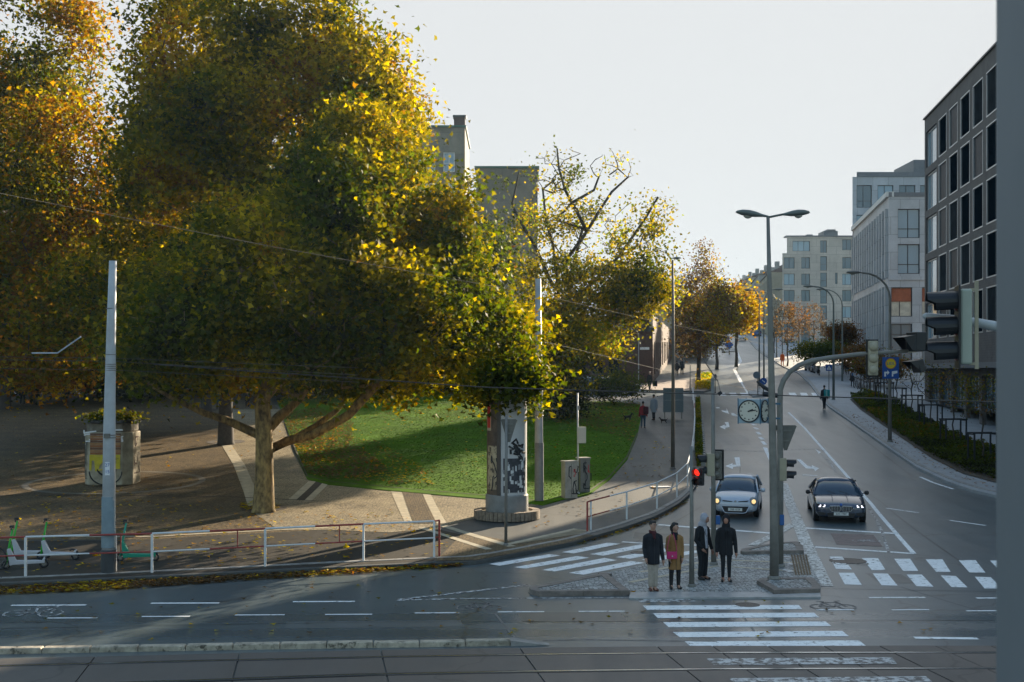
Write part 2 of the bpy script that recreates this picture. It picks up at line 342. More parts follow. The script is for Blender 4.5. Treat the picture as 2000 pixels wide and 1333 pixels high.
# lawn
LAWN = [(548, 800), (572, 870), (600, 936), (640, 946), (760, 958), (945, 974), (1060, 986), (1100, 975), (1150, 966), (1190, 937), (1225, 897), (1245, 850), (1252, 815), (1250, 790), (1200, 785), (1100, 783), (960, 777), (800, 766), (620, 772), (540, 780)]
sheet('lawn', LAWN, .16, M_LAWN, skirt=.1)
strip('lawn_edging', [(572, 872), (600, 937), (640, 947), (760, 959), (945, 975), (1060, 987), (1100, 976), (1150, 967), (1190, 938), (1225, 898), (1245, 851)], .07, .172, M_DIRT)
sheet('side_pavement', [(-400, 752), (600, 750), (1180, 757), (1270, 762), (1375, 765), (1392, 760), (1384, 722), (1378, 700), (1372, 690), (1290, 680), (1262, 700), (1262, 745), (900, 735), (-400, 738)], .13, M_ASPH2, skirt=.14)
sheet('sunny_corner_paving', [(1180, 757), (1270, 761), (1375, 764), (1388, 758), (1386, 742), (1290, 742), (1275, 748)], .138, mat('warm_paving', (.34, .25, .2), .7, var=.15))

# right pavement and plaza
KR = [(2300, 1015), (2120, 995), (1948, 968), (1900, 957), (1850, 940), (1790, 912), (1750, 885), (1700, 850), (1650, 815), (1620, 795), (1597, 771), (1580, 748), (1558, 728), (1530, 716), (1508, 703), (1490, 692), (1475, 680), (1463, 666), (1456, 656)]
sheet('right_pavement', KR+[(1500, 652), (1700, 652), (2400, 690), (2600, 1000)], .12, M_SNOWY, skirt=.13)
# lower pavement beyond the side street on the left of the road
sheet('far_left_pavement', [(1392, 760), (1384, 722), (1381, 705), (1395, 684), (1412, 668), (1425, 657), (1300, 655), (1290, 680)], .115, M_ASPH2, skirt=.14)

# kerb stones
def kerb(name, path, step, h, w, m, side=1, label=None, limit=999, gap=.012):
    root = empty(name, (0, 0, 0), kind='structure'); q = densify(path, step); mb0 = MB().box((0, 0, 0), (step-gap, w, h+.12)).mesh('kerb_stone', m)
    rest = MB()
    for i, (a, b) in enumerate(zip(q, q[1:])):
        d = b-a; rz = math.atan2(d.y, d.x); mid = (a+b)/2; z = Gp(mid.y)+h/2-.06+random.uniform(-.004, .004)
        nrm = Vector((-math.sin(rz), math.cos(rz), 0))*side*w*.5
        if i < limit:
            o = bpy.data.objects.new('kerb_stone', mb0); COL.objects.link(o); o.location = (mid.x+nrm.x, mid.y+nrm.y, z); o.rotation_euler = (0, -math.atan2(Gp(b.y)-Gp(a.y), max(.01, (b-a).xy.length)), rz+random.uniform(-.006, .006)); reg(root, o)
        else:
            T = Matrix.Rotation(rz, 4, 'Z') @ Matrix.Rotation(-math.atan2(Gp(b.y)-Gp(a.y), max(.01, (b-a).xy.length)), 4, 'Y')
            rest.box((mid.x+nrm.x, mid.y+nrm.y, z), (step-gap, w, h+.12), M=T)
    if rest.v: rest.build('kerb_run', m, root)
    return root
kerb('left_kerb', KL, 1.0, .14, .2, M_STONE, 1)
kerb('right_kerb', KR[::-1][:14][::-1]+[], 2.0, .14, .22, M_STONE, -1, limit=60)
kerb('right_kerb_front', KR[:6], 1.0, .14, .22, M_STONE, -1)

# traffic islands
def island(name, poly, h, kerbw=.22, m=M_KERBR, top=M_COBI, step=1.0):
    r = empty(name, (0, 0, 0), kind='structure')
    sheet('island_top', poly, h-.012, top, r, skirt=h)
    q = [P(x, y, h) for x, y in poly]; q.append(q[0]); cen = sum(q[:-1], Vector())/(len(q)-1)
    for a, b in zip(q, q[1:]):
        L = (b-a).xy.length; k = max(1, round(L/step)); d = (b-a)/k; rz = math.atan2(d.y, d.x)
        for i in range(k):
            mid = a+d*(i+.5); inw = Vector((-math.sin(rz), math.cos(rz), 0))
            if inw.dot(cen-mid) < 0: inw = -inw
            MB().box((0, 0, 0), (d.xy.length-.01, kerbw, h+.05)).build('kerb_stone', m, r, loc=(mid.x+inw.x*kerbw*.5, mid.y+inw.y*kerbw*.5, Gp(mid.y)+h/2-.02)).rotation_euler = (0, 0, rz)
    return r
IS1 = [(1034, 1147), (1110, 1133), (1183, 1119), (1230, 1154), (1140, 1155), (1052, 1156), (1036, 1152)]
IS2 = [(1478, 1134), (1490, 1129), (1586, 1128), (1602, 1143), (1602, 1151), (1512, 1153)]
IS3 = [(1448, 1073), (1480, 1066), (1520, 1060), (1556, 1058), (1568, 1066), (1570, 1076), (1450, 1078)]
island('left_traffic_island', IS1, .13); island('lamp_traffic_island', IS2, .13); island('rear_traffic_island', IS3, .12)
sheet('waiting_area', [(1186, 1118), (1270, 1100), (1440, 1080), (1570, 1080), (1604, 1142), (1600, 1164), (1232, 1165)], .03, M_COBI, skirt=.04)
sheet('waiting_kerb', [(1232, 1157), (1480, 1156), (1512, 1161), (1602, 1158), (1603, 1166), (1228, 1168)], .045, mat('pale_kerb', (.33, .335, .335), .45, var=.15, scale=4), skirt=.05)
tp = empty('tactile_paving_island', (0, 0, 0), kind='structure')
for k in range(6):
    x0 = 1548+k*5.6; strip('tactile_slab', [(x0-2, 1086), (x0+7, 1126)], .055, .044, M_COBD, tp)
for (x, y) in ((1537, 1092), (1538, 1118), (1547, 1105)): strip('warning_slab', [(x-8, y), (x+10, y)], .55, .038, M_WHITEW, tp)
strip('cobble_band', [(1250, 1120), (1400, 1096), (1560, 1102)], .2, .036, M_PALE); strip('cobble_band', [(1230, 1140), (1400, 1108), (1550, 1118)], .18, .0365, M_PALE)

# ---- painted markings
def paints(name, polys, off=.005, m=M_WHITE, part='stripe'):
    r = empty(name, (0, 0, 0), kind='structure')
    for p in polys: sheet(part, p, off, m, r)
    return r
def zb(z, ox, oy, s): return [[(ox+a/s, oy+b/s) for a, b in q] for q in z]
paints('front_zebra_crossing', [[(1255, 1183), (1560, 1182), (1567, 1190), (1264, 1191.5)], [(1275, 1198), (1590, 1197), (1600, 1206), (1285, 1207.5)],
  [(1295, 1215.5), (1612, 1214), (1624, 1223), (1306, 1225.5)], [(1314, 1235), (1645, 1232.5), (1658, 1243), (1328, 1245)], [(1337, 1253), (1678, 1251), (1692, 1262.5), (1352, 1265)]])
paints('track_zebra_stripes', [[(1380, 1286.5), (1742, 1284), (1752, 1297), (1394, 1299)], [(1423, 1325), (1808, 1321), (1828, 1338), (1445, 1341)]], .036, M_WHITEW)
paints('first_zebra_line', [[(1240, 1170), (1345, 1169), (1360, 1175), (1252, 1177)]], .005, M_WHITEW)
r1 = [[(915, 250), (985, 250), (1040, 322), (950, 318)], [(1095, 258), (1185, 258), (1228, 325), (1150, 325)], [(1275, 262), (1365, 262), (1410, 330), (1325, 330)], [(1450, 265), (1545, 265), (1590, 335), (1510, 335)], [(1635, 270), (1730, 270), (1785, 340), (1695, 338)], [(1810, 272), (1905, 272), (1965, 342), (1875, 340)], [(1990, 276), (2085, 276), (2150, 346), (2060, 344)]]
r2 = [[(965, 340), (1050, 340), (1095, 408), (1000, 405)], [(1155, 343), (1240, 345), (1295, 412), (1205, 410)], [(1345, 350), (1430, 350), (1495, 418), (1400, 415)], [(1535, 355), (1620, 358), (1685, 422), (1595, 420)], [(1725, 362), (1815, 365), (1875, 428), (1780, 428)], [(1915, 366), (2005, 368), (2068, 432), (1970, 432)], [(2105, 370), (2195, 372), (2260, 436), (2160, 436)]]
paints('right_zebra_crossing', zb(r1+r2, 1300, 1000, 2.857))
s1 = [[(175, 1085), (545, 1025), (620, 1032), (240, 1096)], [(330, 1105), (720, 1036), (800, 1046), (400, 1114)], [(500, 1122), (890, 1048), (970, 1061), (580, 1132)], [(670, 1140), (1055, 1067), (1140, 1078), (760, 1152)], [(905, 1140), (1160, 1088), (1230, 1098), (965, 1150)],
      [(625, 1012), (910, 953), (990, 960), (700, 1020)], [(800, 1024), (1115, 964), (1190, 972), (885, 1034)], [(960, 1043), (1290, 982), (1370, 990), (1050, 1053)], [(1120, 1058), (1440, 1000), (1500, 1008), (1200, 1070)], [(1240, 1085), (1480, 1038), (1530, 1048), (1300, 1096)]]
paints('slip_lane_zebra_crossing', zb(s1, 900, 760, 3.174))
paints('far_zebra_crossing', [[(x, 767.5), (x+13, 767.5), (x+17, 773), (x+3, 773)] for x in (1402, 1424, 1445, 1540, 1562, 1584)])
L = empty('lane_lines', (0, 0, 0), kind='structure')
def ln(p, w=.12, m=M_WHITE, off=.006, nm='painted_line'): return strip(nm, p, w, off, m, L)
ln([(775, 1173), (900, 1170), (1230, 1168)], .13, M_WHITEW); ln([(1230, 1169), (1420, 1168), (1600, 1167)], .13, M_WHITE, .007); ln([(778, 1172), (900, 1158), (1033, 1143)], .18, M_WHITEW, .0075)
for a, b, y in ((22, 168, 1183), (295, 428, 1179), (572, 693, 1176), (1697, 1807, 1168), (1907, 2010, 1169)): ln([(a, y), (b, y-.5)], .14)
for a, b, y in ((92, 190, 1208), (277, 371, 1205), (459, 556, 1202), (635, 727, 1201), (810, 897, 1198), (972, 1063, 1196), (1130, 1220, 1195), (1595, 1668, 1192), (1742, 1815, 1192), (1887, 1970, 1194)): ln([(a, y), (b, y-.5)], .1)
ln([(1786, 1246.5), (1910, 1248)], .2)
ln([(1730, 993), (1794, 1002)], .14); ln([(1855, 1017), (1925, 1027)], .14); ln([(1797, 932), (1822, 943), (1862, 956)], .15, M_WHITE)
ln([(1400, 1254), (1150, 1250), (1060, 1252)], .05, M_FAINT); ln([(1110, 1060), (1178, 1045), (1230, 1031), (1290, 1010)], .12, M_WHITEW)
ln([(1285, 1025.5), (1400, 1034), (1506, 1042)], .28); ln([(1215, 1059), (1260, 1062), (1400, 1067)], .2)
ln([(1566, 1031.5), (1755, 1043)], .28); ln([(1592, 1069), (1786, 1082)], .25)
ln([(1540, 806), (1570, 835), (1600, 869), (1650, 925), (1700, 983), (1742, 1033), (1785, 1082)], .16)
ln([(1605, 889), (1622, 904), (1634, 924)], .12, M_WHITEW); ln([(1697, 993), (1713, 1018), (1724, 1042), (1729, 1060), (1736, 1080)], .1, M_WHITEW, .0085)
ln([(1513, 868), (1514.5, 930)], .16); ln([(1448, 748), (1462, 771)], .18); ln([(1442, 650), (1436, 680), (1447, 706), (1434, 722), (1448, 748)], .35, M_WHITE)
ln([(1404, 878), (1492, 883)], .12, M_WHITEW); ln([(1529, 879), (1600, 878), (1612, 882)], .1, M_WHITEW); ln([(1568, 928), (1596, 930)], .22)
for a, b in (((1468, 828), (1474, 831)), ((1473, 835), (1479, 839)), ((1478, 844), (1484, 849)), ((1483, 854), (1489, 859)), ((1488, 862), (1494, 869))):
    sheet('painted_line', [(a[0]-3, a[1]), (a[0]+4, a[1]), (b[0]+5, b[1]), (b[0]-3, b[1])], .006, M_WHITE, L)
sheet('painted_line', [(1490, 874), (1499, 875), (1505, 900), (1503, 902)], .006, M_WHITE, L)
sheet('painted_line', [(1398, 796), (1405, 796), (1406, 798), (1399, 798)], .006, M_WHITE, L); sheet('painted_line', [(1427, 807), (1432, 807), (1442, 813), (1436, 814)], .006, M_WHITE, L)
D = empty('speckled_lane_divider', (0, 0, 0), kind='structure')
strip('divider_line', [(1529, 944), (1555, 1012), (1580, 1075), (1612, 1146)], .42, .010, M_SPECK, D); strip('divider_line', [(1557, 1020), (1515, 1044), (1470, 1066)], .32, .013, M_SPECK, D)
sheet('cycle_box_surface', [(1622, 1042), (1706, 1045), (1724, 1068), (1634, 1064)], .006, M_RED)
# repaired patches and tar seams
M_PATCH = asphalt('patched_asphalt', (.045, .056, .06), (.07, .086, .092), rough=(.3, .5)); M_PATCHL = asphalt('old_asphalt', (.085, .105, .112), (.12, .14, .15), rough=(.3, .5))
for p_, m_ in (([(1010, 1196), (1210, 1196), (1228, 1214), (1020, 1214)], M_PATCH), ([(560, 1215), (900, 1212), (905, 1224), (555, 1228)], M_PATCHL), ([(1400, 850), (1460, 850), (1466, 870), (1402, 870)], M_PATCHL), ([(1690, 1120), (1760, 1122), (1790, 1140), (1720, 1139)], M_PATCH), ([(1745, 905), (1800, 925), (1790, 940), (1725, 915)], M_PATCHL), ([(1550, 800), (1575, 800), (1600, 840), (1575, 842)], M_PATCHL), ([(1240, 1040), (1330, 1044), (1330, 1056), (1236, 1052)], M_PATCH)):
    sheet('asphalt_patch', p_, .003, m_)
M_TAR = mat('tar_seam', (.012, .013, .014), .3); M_SEAML = mat('pale_seam', (.12, .125, .125), .5)
for p_, m_, w_ in (([(965, 1196), (985, 1222), (1010, 1251)], M_SEAML, .06), ([(1760, 1147), (1850, 1175), (1950, 1205)], M_SEAML, .04), ([(1440, 1192), (1460, 1215), (1485, 1250)], M_SEAML, .05), ([(1180, 1168), (1500, 1150)], M_TAR, .03), ([(0, 1228), (700, 1216), (1300, 1214), (1950, 1212)], M_TAR, .025), ([(1380, 900), (1500, 905)], M_TAR, .03), ([(1530, 850), (1720, 980), (1880, 1100)], M_TAR, .03), ([(1400, 960), (1395, 1060)], M_TAR, .03), ([(1600, 1150), (1950, 1156)], M_TAR, .03), ([(1500, 706), (1600, 790), (1780, 930)], M_TAR, .05), ([(930, 1110), (1240, 1060), (1370, 990)], M_TAR, .03)):
    strip('road_seam', p_, w_, .0042, m_)
# arrows
A = empty('lane_arrows', (0, 0, 0), kind='structure')
def z4(q): return [(1360+a/4.44, 780+b/4.44) for a, b in q]
sheet('turn_arrow', z4([(250, 580), (315, 555), (312, 568), (345, 568), (330, 505), (375, 503), (383, 582), (318, 588), (316, 606)]), .006, M_WHITE, A)
sheet('turn_arrow', z4([(200, 240), (245, 222), (247, 232), (262, 226), (245, 200), (278, 198), (288, 240), (262, 248), (258, 244), (248, 262)]), .006, M_WHITE, A)
sheet('turn_arrow', z4([(215, 95), (262, 102), (262, 78), (286, 130), (268, 122), (225, 108)]), .006, M_WHITE, A)
sheet('straight_arrow', z4([(300, 128), (360, 142), (365, 152), (310, 142)]), .006, M_WHITE, A)
sheet('turn_arrow', z4([(868, 520), (905, 522), (962, 575), (1005, 588), (1000, 572), (1065, 600), (1030, 625), (1022, 607), (950, 600)]), .006, M_WHITE, A)
sheet('turn_arrow', z4([(1030, 432), (1082, 460), (1060, 475), (1050, 455)]), .0065, M_WHITE, A)
# bicycle symbols
def bike_sym(px, py, s, m):
    r = empty('bicycle_symbol', (0, 0, 0), kind='structure'); c = P(px, py)
    mb = MB()
    def seg(a, b, w=.06):
        a = Vector((c.x+a[0]*s, c.y+a[1]*s, 0)); b = Vector((c.x+b[0]*s, c.y+b[1]*s, 0)); d = (b-a).normalized(); q = Vector((-d.y, d.x, 0))*w/2; z = Gp(c.y)+.0072
        mb.add([(v.x, v.y, z) for v in (a-q, b-q, b+q, a+q)], [(0, 1, 2, 3)])
    for cx in (-.55, .55):
        for k in range(16):
            t0, t1 = 2*math.pi*k/16, 2*math.pi*(k+1)/16; seg((cx+.34*math.cos(t0), .5*math.sin(t0)-.2), (cx+.34*math.cos(t1), .5*math.sin(t1)-.2))
    for a, b in (((-.55, -.2), (-.2, .7)), ((-.2, .7), (.4, .7)), ((.4, .7), (.05, -.2)), ((.05, -.2), (-.55, -.2)), ((.05, -.2), (-.25, .9)), ((.55, -.2), (.35, 1.0)), ((.35, 1.0), (.6, 1.1)), ((-.4, .95), (-.1, .95))): seg(a, b)
    mb.build('bicycle_outline', m, r)
bike_sym(70, 1196, .75, M_WHITEW); bike_sym(935, 1186, .6, M_FAINT); bike_sym(1625, 1184, .6, M_FAINT); bike_sym(1660, 1100, .55, M_FAINT); bike_sym(1690, 1056, .5, M_WHITEW)

# ---- tram track
M_SLAB = asphalt('track_concrete', (.055, .047, .042), (.095, .082, .074), rough=(.5, .66))
M_RAIL = mat('rail_steel', (.5, .53, .56), .2, .9, var=.15, scale=8); M_GROOVE = mat('rail_groove', (.012, .012, .013), .6)
def ry(x, base): return base
T1 = [(-900, 1321), (0, 1304), (350, 1295), (700, 1287), (1050, 1281.5), (1400, 1278), (1950, 1277.5), (2700, 1278)]
T2 = [(-900, 1372), (0, 1344), (350, 1333), (700, 1321), (1050, 1314.5), (1400, 1310), (1950, 1308.5), (2700, 1309)]
tt = empty('tram_track', (0, 0, 0), kind='structure')
def curve_at(T, X):
    w = [P(x, y) for x, y in T]
    for a, b in zip(w, w[1:]):
        if a.x <= X <= b.x: return a.y+(b.y-a.y)*(X-a.x)/(b.x-a.x)
    return w[0].y if X < w[0].x else w[-1].y
X = -17.0; k = 0
while X < 13:
    st = 2.85 if X < 1.2 else 1.15
    for lo_, hi_ in ((lambda x: curve_at(T1, x)+.09, lambda x: curve_at(T1, x)+.62), (lambda x: curve_at(T2, x)+.08, lambda x: curve_at(T1, x)-.08), (lambda x: curve_at(T2, x)-1.6, lambda x: curve_at(T2, x)-.09)):
        sk = lambda y: (25.5-y)*.16
        ya, yb = lo_(X), hi_(X); yc, yd = lo_(X+st), hi_(X+st); z = .03+random.uniform(-.003, .003)
        a = [(X+.015+sk(ya), ya), (X+st-.015+sk(yc), yc), (X+st-.015+sk(yd), yd), (X+.015+sk(yb), yb)]
        MB().prism(a, -.02, z).build('track_slab', M_SLAB, tt)
    X += st; k += 1
for T in (T1, T2):
    for dy, w, z, m, nm in ((0, .075, .036, M_RAIL, 'rail'), (-.07, .05, .030, M_GROOVE, 'rail_groove'), (.075, .03, .031, M_GROOVE, 'rail_joint')):
        w_ = [P(x, y) for x, y in T]; pl = [(v.x, v.y+dy+w/2) for v in w_]+[(v.x, v.y+dy-w/2) for v in w_[::-1]]
        sheet(nm, pl, z, m, tt, world=True, skirt=.03)
M_KTR = mat('track_kerb_stone', (.40, .35, .27), .75, var=.35, scale=5, bump=.4, wear=((.08, .07, .05), .58, 6))
kr = empty('track_kerb', (0, 0, 0), kind='structure'); q = densify([(-300, 1283), (0, 1276), (500, 1267), (1005, 1259.5)], .95)
for a, b in zip(q, q[1:]):
    rz = math.atan2(b.y-a.y, b.x-a.x); mid = (a+b)/2
    MB().box((0, 0, 0), (.965, .24, .17), taper=.95).build('kerb_stone', M_KTR, kr, bevel=.02, loc=(mid.x, mid.y, .03+random.uniform(-.008, .008))).rotation_euler = (0, 0, rz+random.uniform(-.01, .01))
e = q[-1]; MB().add([(e.x, e.y-.15, 0), (e.x, e.y+.15, 0), (e.x, e.y+.15, .12), (e.x, e.y-.15, .12), (e.x+.8, e.y-.12, .01), (e.x+.8, e.y+.12, .01)], [(0, 1, 2, 3), (3, 2, 5, 4), (0, 3, 4), (1, 5, 2)]).build('kerb_end', M_STONE, kr)
# manholes
def manhole(px, py, r, lift=.009):
    c = P(px, py); o = empty('manhole_cover', (c.x, c.y, Gp(c.y)+lift-.012), 0, kind='structure')
    MB().lathe([(r, 0), (r, .012), (r*.86, .012), (r*.86, .009), (0.01, .009)], 20).build('cover_plate', mat('cast_iron', (.09, .085, .08), .5, .6, var=.3, scale=15, bump=.5, bscale=60), o)
manhole(1656, 1096, .55); manhole(1460, 1182, .3); manhole(1250, 1080, .3)
# ------------------------------------------------------------------ BUILDINGS
M_BRK = mat('grey_brick_facade', (.12, .108, .104), .75, var=.18, scale=1.2, joint=(.5, .16, .02, .75))
M_ALU = mat('pale_aluminium_frame', (.42, .44, .46), .4, .5)
M_GLD = mat('dark_window_glass', (.004, .008, .012), .5, 0, spec=0.0)
M_GLM = mat('mid_window_glass', (.09, .15, .19), .08, 0, spec=.8)
M_GLB = mat('sky_blue_window_glass', (.22, .34, .42), .1, 0, spec=.8)
M_DFR = mat('dark_window_frame', (.03, .033, .037), .5)
M_WHF = mat('white_facade_panel', (.45, .46, .48), .55, var=.10, scale=.6, joint=(1.9, 1.75, .025, .55))
M_GRF = mat('grey_roof_sheet', (.14, .15, .165), .6, var=.1)
M_BEI = mat('beige_facade_render', (.46, .43, .385), .8, var=.12, scale=.5, joint=(2.4, 1.5, .05, .7))
M_TAN = mat('tan_facade_render', (.22, .185, .14), .85, var=.25, scale=.4, joint=(3.2, 2.9, .05, .8))
M_RBR = mat('red_brown_brick', (.085, .043, .033), .85, var=.25, scale=8)
M_ORC = mat('orange_blind', (.33, .10, .045), .7, var=.3, scale=.8)
M_WD = mat('wooden_shutter', (.22, .12, .055), .6, var=.2)
M_CURT = mat('curtain_cloth', (.55, .50, .40), .8, var=.2, scale=1.5)
M_GRN = mat('green_roof_edge', (.03, .11, .07), .6)

class Fac:
    """a facade plane: origin o, direction u along it (to the right seen from outside), outward normal n"""
    def __init__(s, o, u): s.o = Vector(o); s.u = Vector((*u, 0)).normalized(); s.n = Vector((s.u.y, -s.u.x, 0))
    def M(s): return Matrix(((s.u.x, -s.n.x, 0, s.o.x), (s.u.y, -s.n.y, 0, s.o.y), (0, 0, 1, s.o.z), (0, 0, 0, 1)))   # x along, y inward, z up
def wallgrid(mb, F, x0, x1, z0, z1, holes, t=.3, mi=0):
    """front face of a wall with rectangular openings + reveals (x, z local to the facade)"""
    xs = sorted({x0, x1, *[h[0] for h in holes], *[h[1] for h in holes]}); zs = sorted({z0, z1, *[h[2] for h in holes], *[h[3] for h in holes]})
    M_ = F.M(); q = lambda x, y, z: M_ @ Vector((x, y, z))
    for a, b in zip(xs, xs[1:]):
        run = None
        for c, d in zip(zs, zs[1:]):
            mx, mz = (a+b)/2, (c+d)/2
            if any(h[0] < mx < h[1] and h[2] < mz < h[3] for h in holes): 
                if run is not None: mb.add([q(a, 0, run), q(b, 0, run), q(b, 0, c), q(a, 0, c)], [(0, 1, 2, 3)], mi); run = None
            elif run is None: run = c
        if run is not None: mb.add([q(a, 0, run), q(b, 0, run), q(b, 0, z1), q(a, 0, z1)], [(0, 1, 2, 3)], mi)
    for h in holes:
        a, b, c, d = h[:4]
        P8 = [q(a, 0, c), q(b, 0, c), q(b, 0, d), q(a, 0, d), q(a, t, c), q(b, t, c), q(b, t, d), q(a, t, d)]
        mb.add(P8, [(0, 4, 5, 1), (1, 5, 6, 2), (2, 6, 7, 3), (3, 7, 4, 0)], mi)
WCACHE = {}
def window(root, F, a, b, c, d, glass, frame, mull=(), trans=(), fw=.07, depth=.22, name='window', out=0.0, fwo=None):
    """frame part with its pane as a sub-part, set back in the opening; alike windows share meshes"""
    key = (round(b-a, 2), round(d-c, 2), glass.name, frame.name, tuple(mull), tuple(trans), fw, out)
    w, h = b-a, d-c
    if key not in WCACHE:
        f = MB(); dd = .08+out
        for x0, x1, z0, z1 in [(0, fw, 0, h), (w-fw, w, 0, h), (fw, w-fw, 0, fw), (fw, w-fw, h-fw, h)]: f.box(((x0+x1)/2, -out/2, (z0+z1)/2), (x1-x0, dd, z1-z0))
        for x in mull: f.box((x*w, .005, h/2), (.06, .06, h-2*fw))
        for z in trans: f.box((w/2, .007, z*h), (w-2*fw, .055, .06))
        g = MB(); g.add([(fw, .03, fw), (w-fw, .03, fw), (w-fw, .03, h-fw), (fw, .03, h-fw)], [(0, 1, 2, 3)])
        WCACHE[key] = (f.mesh('window_frame', frame), g.mesh('pane', glass))
    fm, gm = WCACHE[key]
    o = bpy.data.objects.new(name, fm); COL.objects.link(o); reg(root, o)
    o.matrix_local = F.M() @ Matrix.Translation((a, depth, c))
    p = bpy.data.objects.new('pane', gm); COL.objects.link(p); reg(o, p)
    return o

# ---- dark brick office along the right side, seen steeply
b1 = empty('dark_brick_office', (0, 0, 0), label='dark grey brick office with rows of tall pale-framed dark windows at right', cat='office building')
du = Vector((.14, 1)).normalized(); tl = 100.1
# facade runs from far corner (left in the picture) to the near end: u points towards the camera
F1 = Fac((19.6+.14*tl, tl, 0), (-du.x, -du.y)); k1 = du.y
S = lambda Y: (tl-Y)/k1
mb = MB(); holes = []; wins = []
for r in range(6):
    z0 = 22.1-3.47*r; z1 = z0+2.9
    if z0 < 6: break
    holes.append((S(99.6), S(95.4), z0, z1)); wins.append(('w', S(99.6), S(95.4), z0, z1))
    for c_ in range(14):
        a, b = S(94.5-3.72*c_), S(91.7-3.72*c_)
        holes.append((a, b, z0, z1)); wins.append(('n', a, b, z0, z1))
zg = 5.4
holes_g = []
for c_ in range(13):
    a, b = S(98.5-4.4*c_), S(94.8-4.4*c_); holes_g.append((a, b, 1.0, zg)); wins.append(('g', a, b, 1.0 if c_ > 5 else 3.0, zg))
wallgrid(mb, F1, 0, S(40), -2, 26.15, holes+holes_g, t=.3)
M1 = F1.M(); q = lambda x, y, z: M1 @ Vector((x, y, z)); LL = S(40)
mb.add([q(0, 0, -2), q(0, 18, -2), q(0, 18, 26.15), q(0, 0, 26.15), q(LL, 0, -2), q(LL, 18, -2), q(LL, 18, 26.15), q(LL, 0, 26.15)], [(0, 3, 2, 1), (4, 5, 6, 7), (3, 7, 6, 2), (1, 2, 6, 5)])
mb.build('brick_wall', M_BRK, b1)
mb = MB()
for z, w in ((26.15, .5),): mb.add([q(-.15, -.12, z), q(LL, -.12, z), q(LL, -.12, z+.12), q(-.15, -.12, z+.12), q(-.15, w, z), q(LL, w, z), q(LL, w, z+.12), q(-.15, w, z+.12)], [(0, 1, 2, 3), (3, 2, 6, 7), (4, 7, 6, 5), (0, 3, 7, 4), (0, 4, 5, 1), (1, 5, 6, 2)])
mb.build('roof_coping', M_DFR, b1)
rgl = random.Random(4); M_GLD2 = mat('slate_window_glass', (.012, .022, .032), .5, 0, spec=0.1); M_GLD3 = mat('drawn_blind_window', (.03, .034, .038), .6, 0, spec=0.0, var=.3, scale=.7)
for kd, a, b, c_, d_ in wins:
    if kd == 'w': window(b1, F1, a, b, c_, d_, M_GLB, M_ALU, mull=(.33,), fw=.12, depth=.18)
    elif kd == 'n': window(b1, F1, a, b, c_, d_, rgl.choice([M_GLD, M_GLD, M_GLD2, M_GLD3]), M_ALU, mull=(), fw=.085, depth=.04, out=.02)
    else: window(b1, F1, a, b, c_, d_, M_GLM, M_DFR, mull=(.5,), fw=.1, depth=.25, name='shopfront')
mb = MB(); mb.add([q(0, -.9, 5.9), q(LL, -.9, 5.9), q(LL, -.9, 6.25), q(0, -.9, 6.25), q(0, -.02, 5.9), q(LL, -.02, 5.9), q(LL, -.02, 6.25), q(0, -.02, 6.25)], [(0, 1, 2, 3), (3, 2, 6, 7), (0, 4, 5, 1), (0, 3, 7, 4), (1, 5, 6, 2)])
mb.build('canopy', M_GRF, b1)

# ---- white office with vertical fins
b2 = empty('white_fin_office', (0, 0, 0), label='white corner office with vertical fins and big blue windows beside the dark brick office', cat='office building')
cx, cy = 37.4, 122.0
Ff = Fac((cx, cy, 0), (1, 0)); Fs = Fac((cx+.16*30, cy+30, 0), (-.16, -1)); LS = 30*math.hypot(.16, 1)
mb = MB(); hf = []; zt = 23.0
rows = [(18.9, 21.8), (15.35, 18.3)]; cols = [(.9, 3.1, 'b'), (4.1, 6.3, 'b'), (7.6, 9.8, 'b'), (11, 13.2, 'b')]
for z0, z1 in rows:
    for a, b, _ in cols: hf.append((a, b, z0, z1))
low = [(11.1, 14.0), (6.3, 10.4)]
for z0, z1 in low:
    for a, b in ((.25, 2.35), (3.3, 5.3), (6.6, 8.7), (10, 12)): hf.append((a, b, z0, z1))
wallgrid(mb, Ff, 0, 14, 3, zt, hf, .35)
hs = []
for k in range(14):
    for z0, z1 in ((15.2, 21.6), (5.2, 14.0)): hs.append((LS-1.3-k*2.05-1.0, LS-1.3-k*2.05, z0, z1))
wallgrid(mb, Fs, 0, LS, 3, zt, hs, .7)
Ms = Fs.M(); mb.add([Ms @ Vector((0, 0, zt)), Ms @ Vector((LS, 0, zt)), (cx+14, cy, zt), (cx+18.8, cy+30, zt)], [(0, 1, 2, 3)])
mb.build('panel_wall', M_WHF, b2)
mb = MB(); Mf = Ff.M()
mb.box((cx+7.2, cy+.2, zt+.22), (14.4, .5, .44)); mb.build('roof_edge', M_GRF, b2)
mb = MB(); q2 = lambda x, y, z: Ms @ Vector((x, y, z))
mb.add([q2(0, -.25, zt), q2(LS, -.25, zt), q2(LS, -.25, zt+.5), q2(0, -.25, zt+.5), q2(0, .5, zt), q2(LS, .5, zt), q2(LS, .5, zt+.5), q2(0, .5, zt+.5)], [(0, 1, 2, 3), (3, 2, 6, 7), (0, 3, 7, 4), (0, 4, 5, 1), (1, 5, 6, 2)])
mb.build('side_cornice', mat('bright_cornice', (.62, .62, .60), .6), b2)
for z0, z1 in rows:
    for a, b, _ in cols: window(b2, Ff, a, b, z0, z1, M_GLB, M_DFR, mull=(.48,), trans=(.32,), depth=.2)
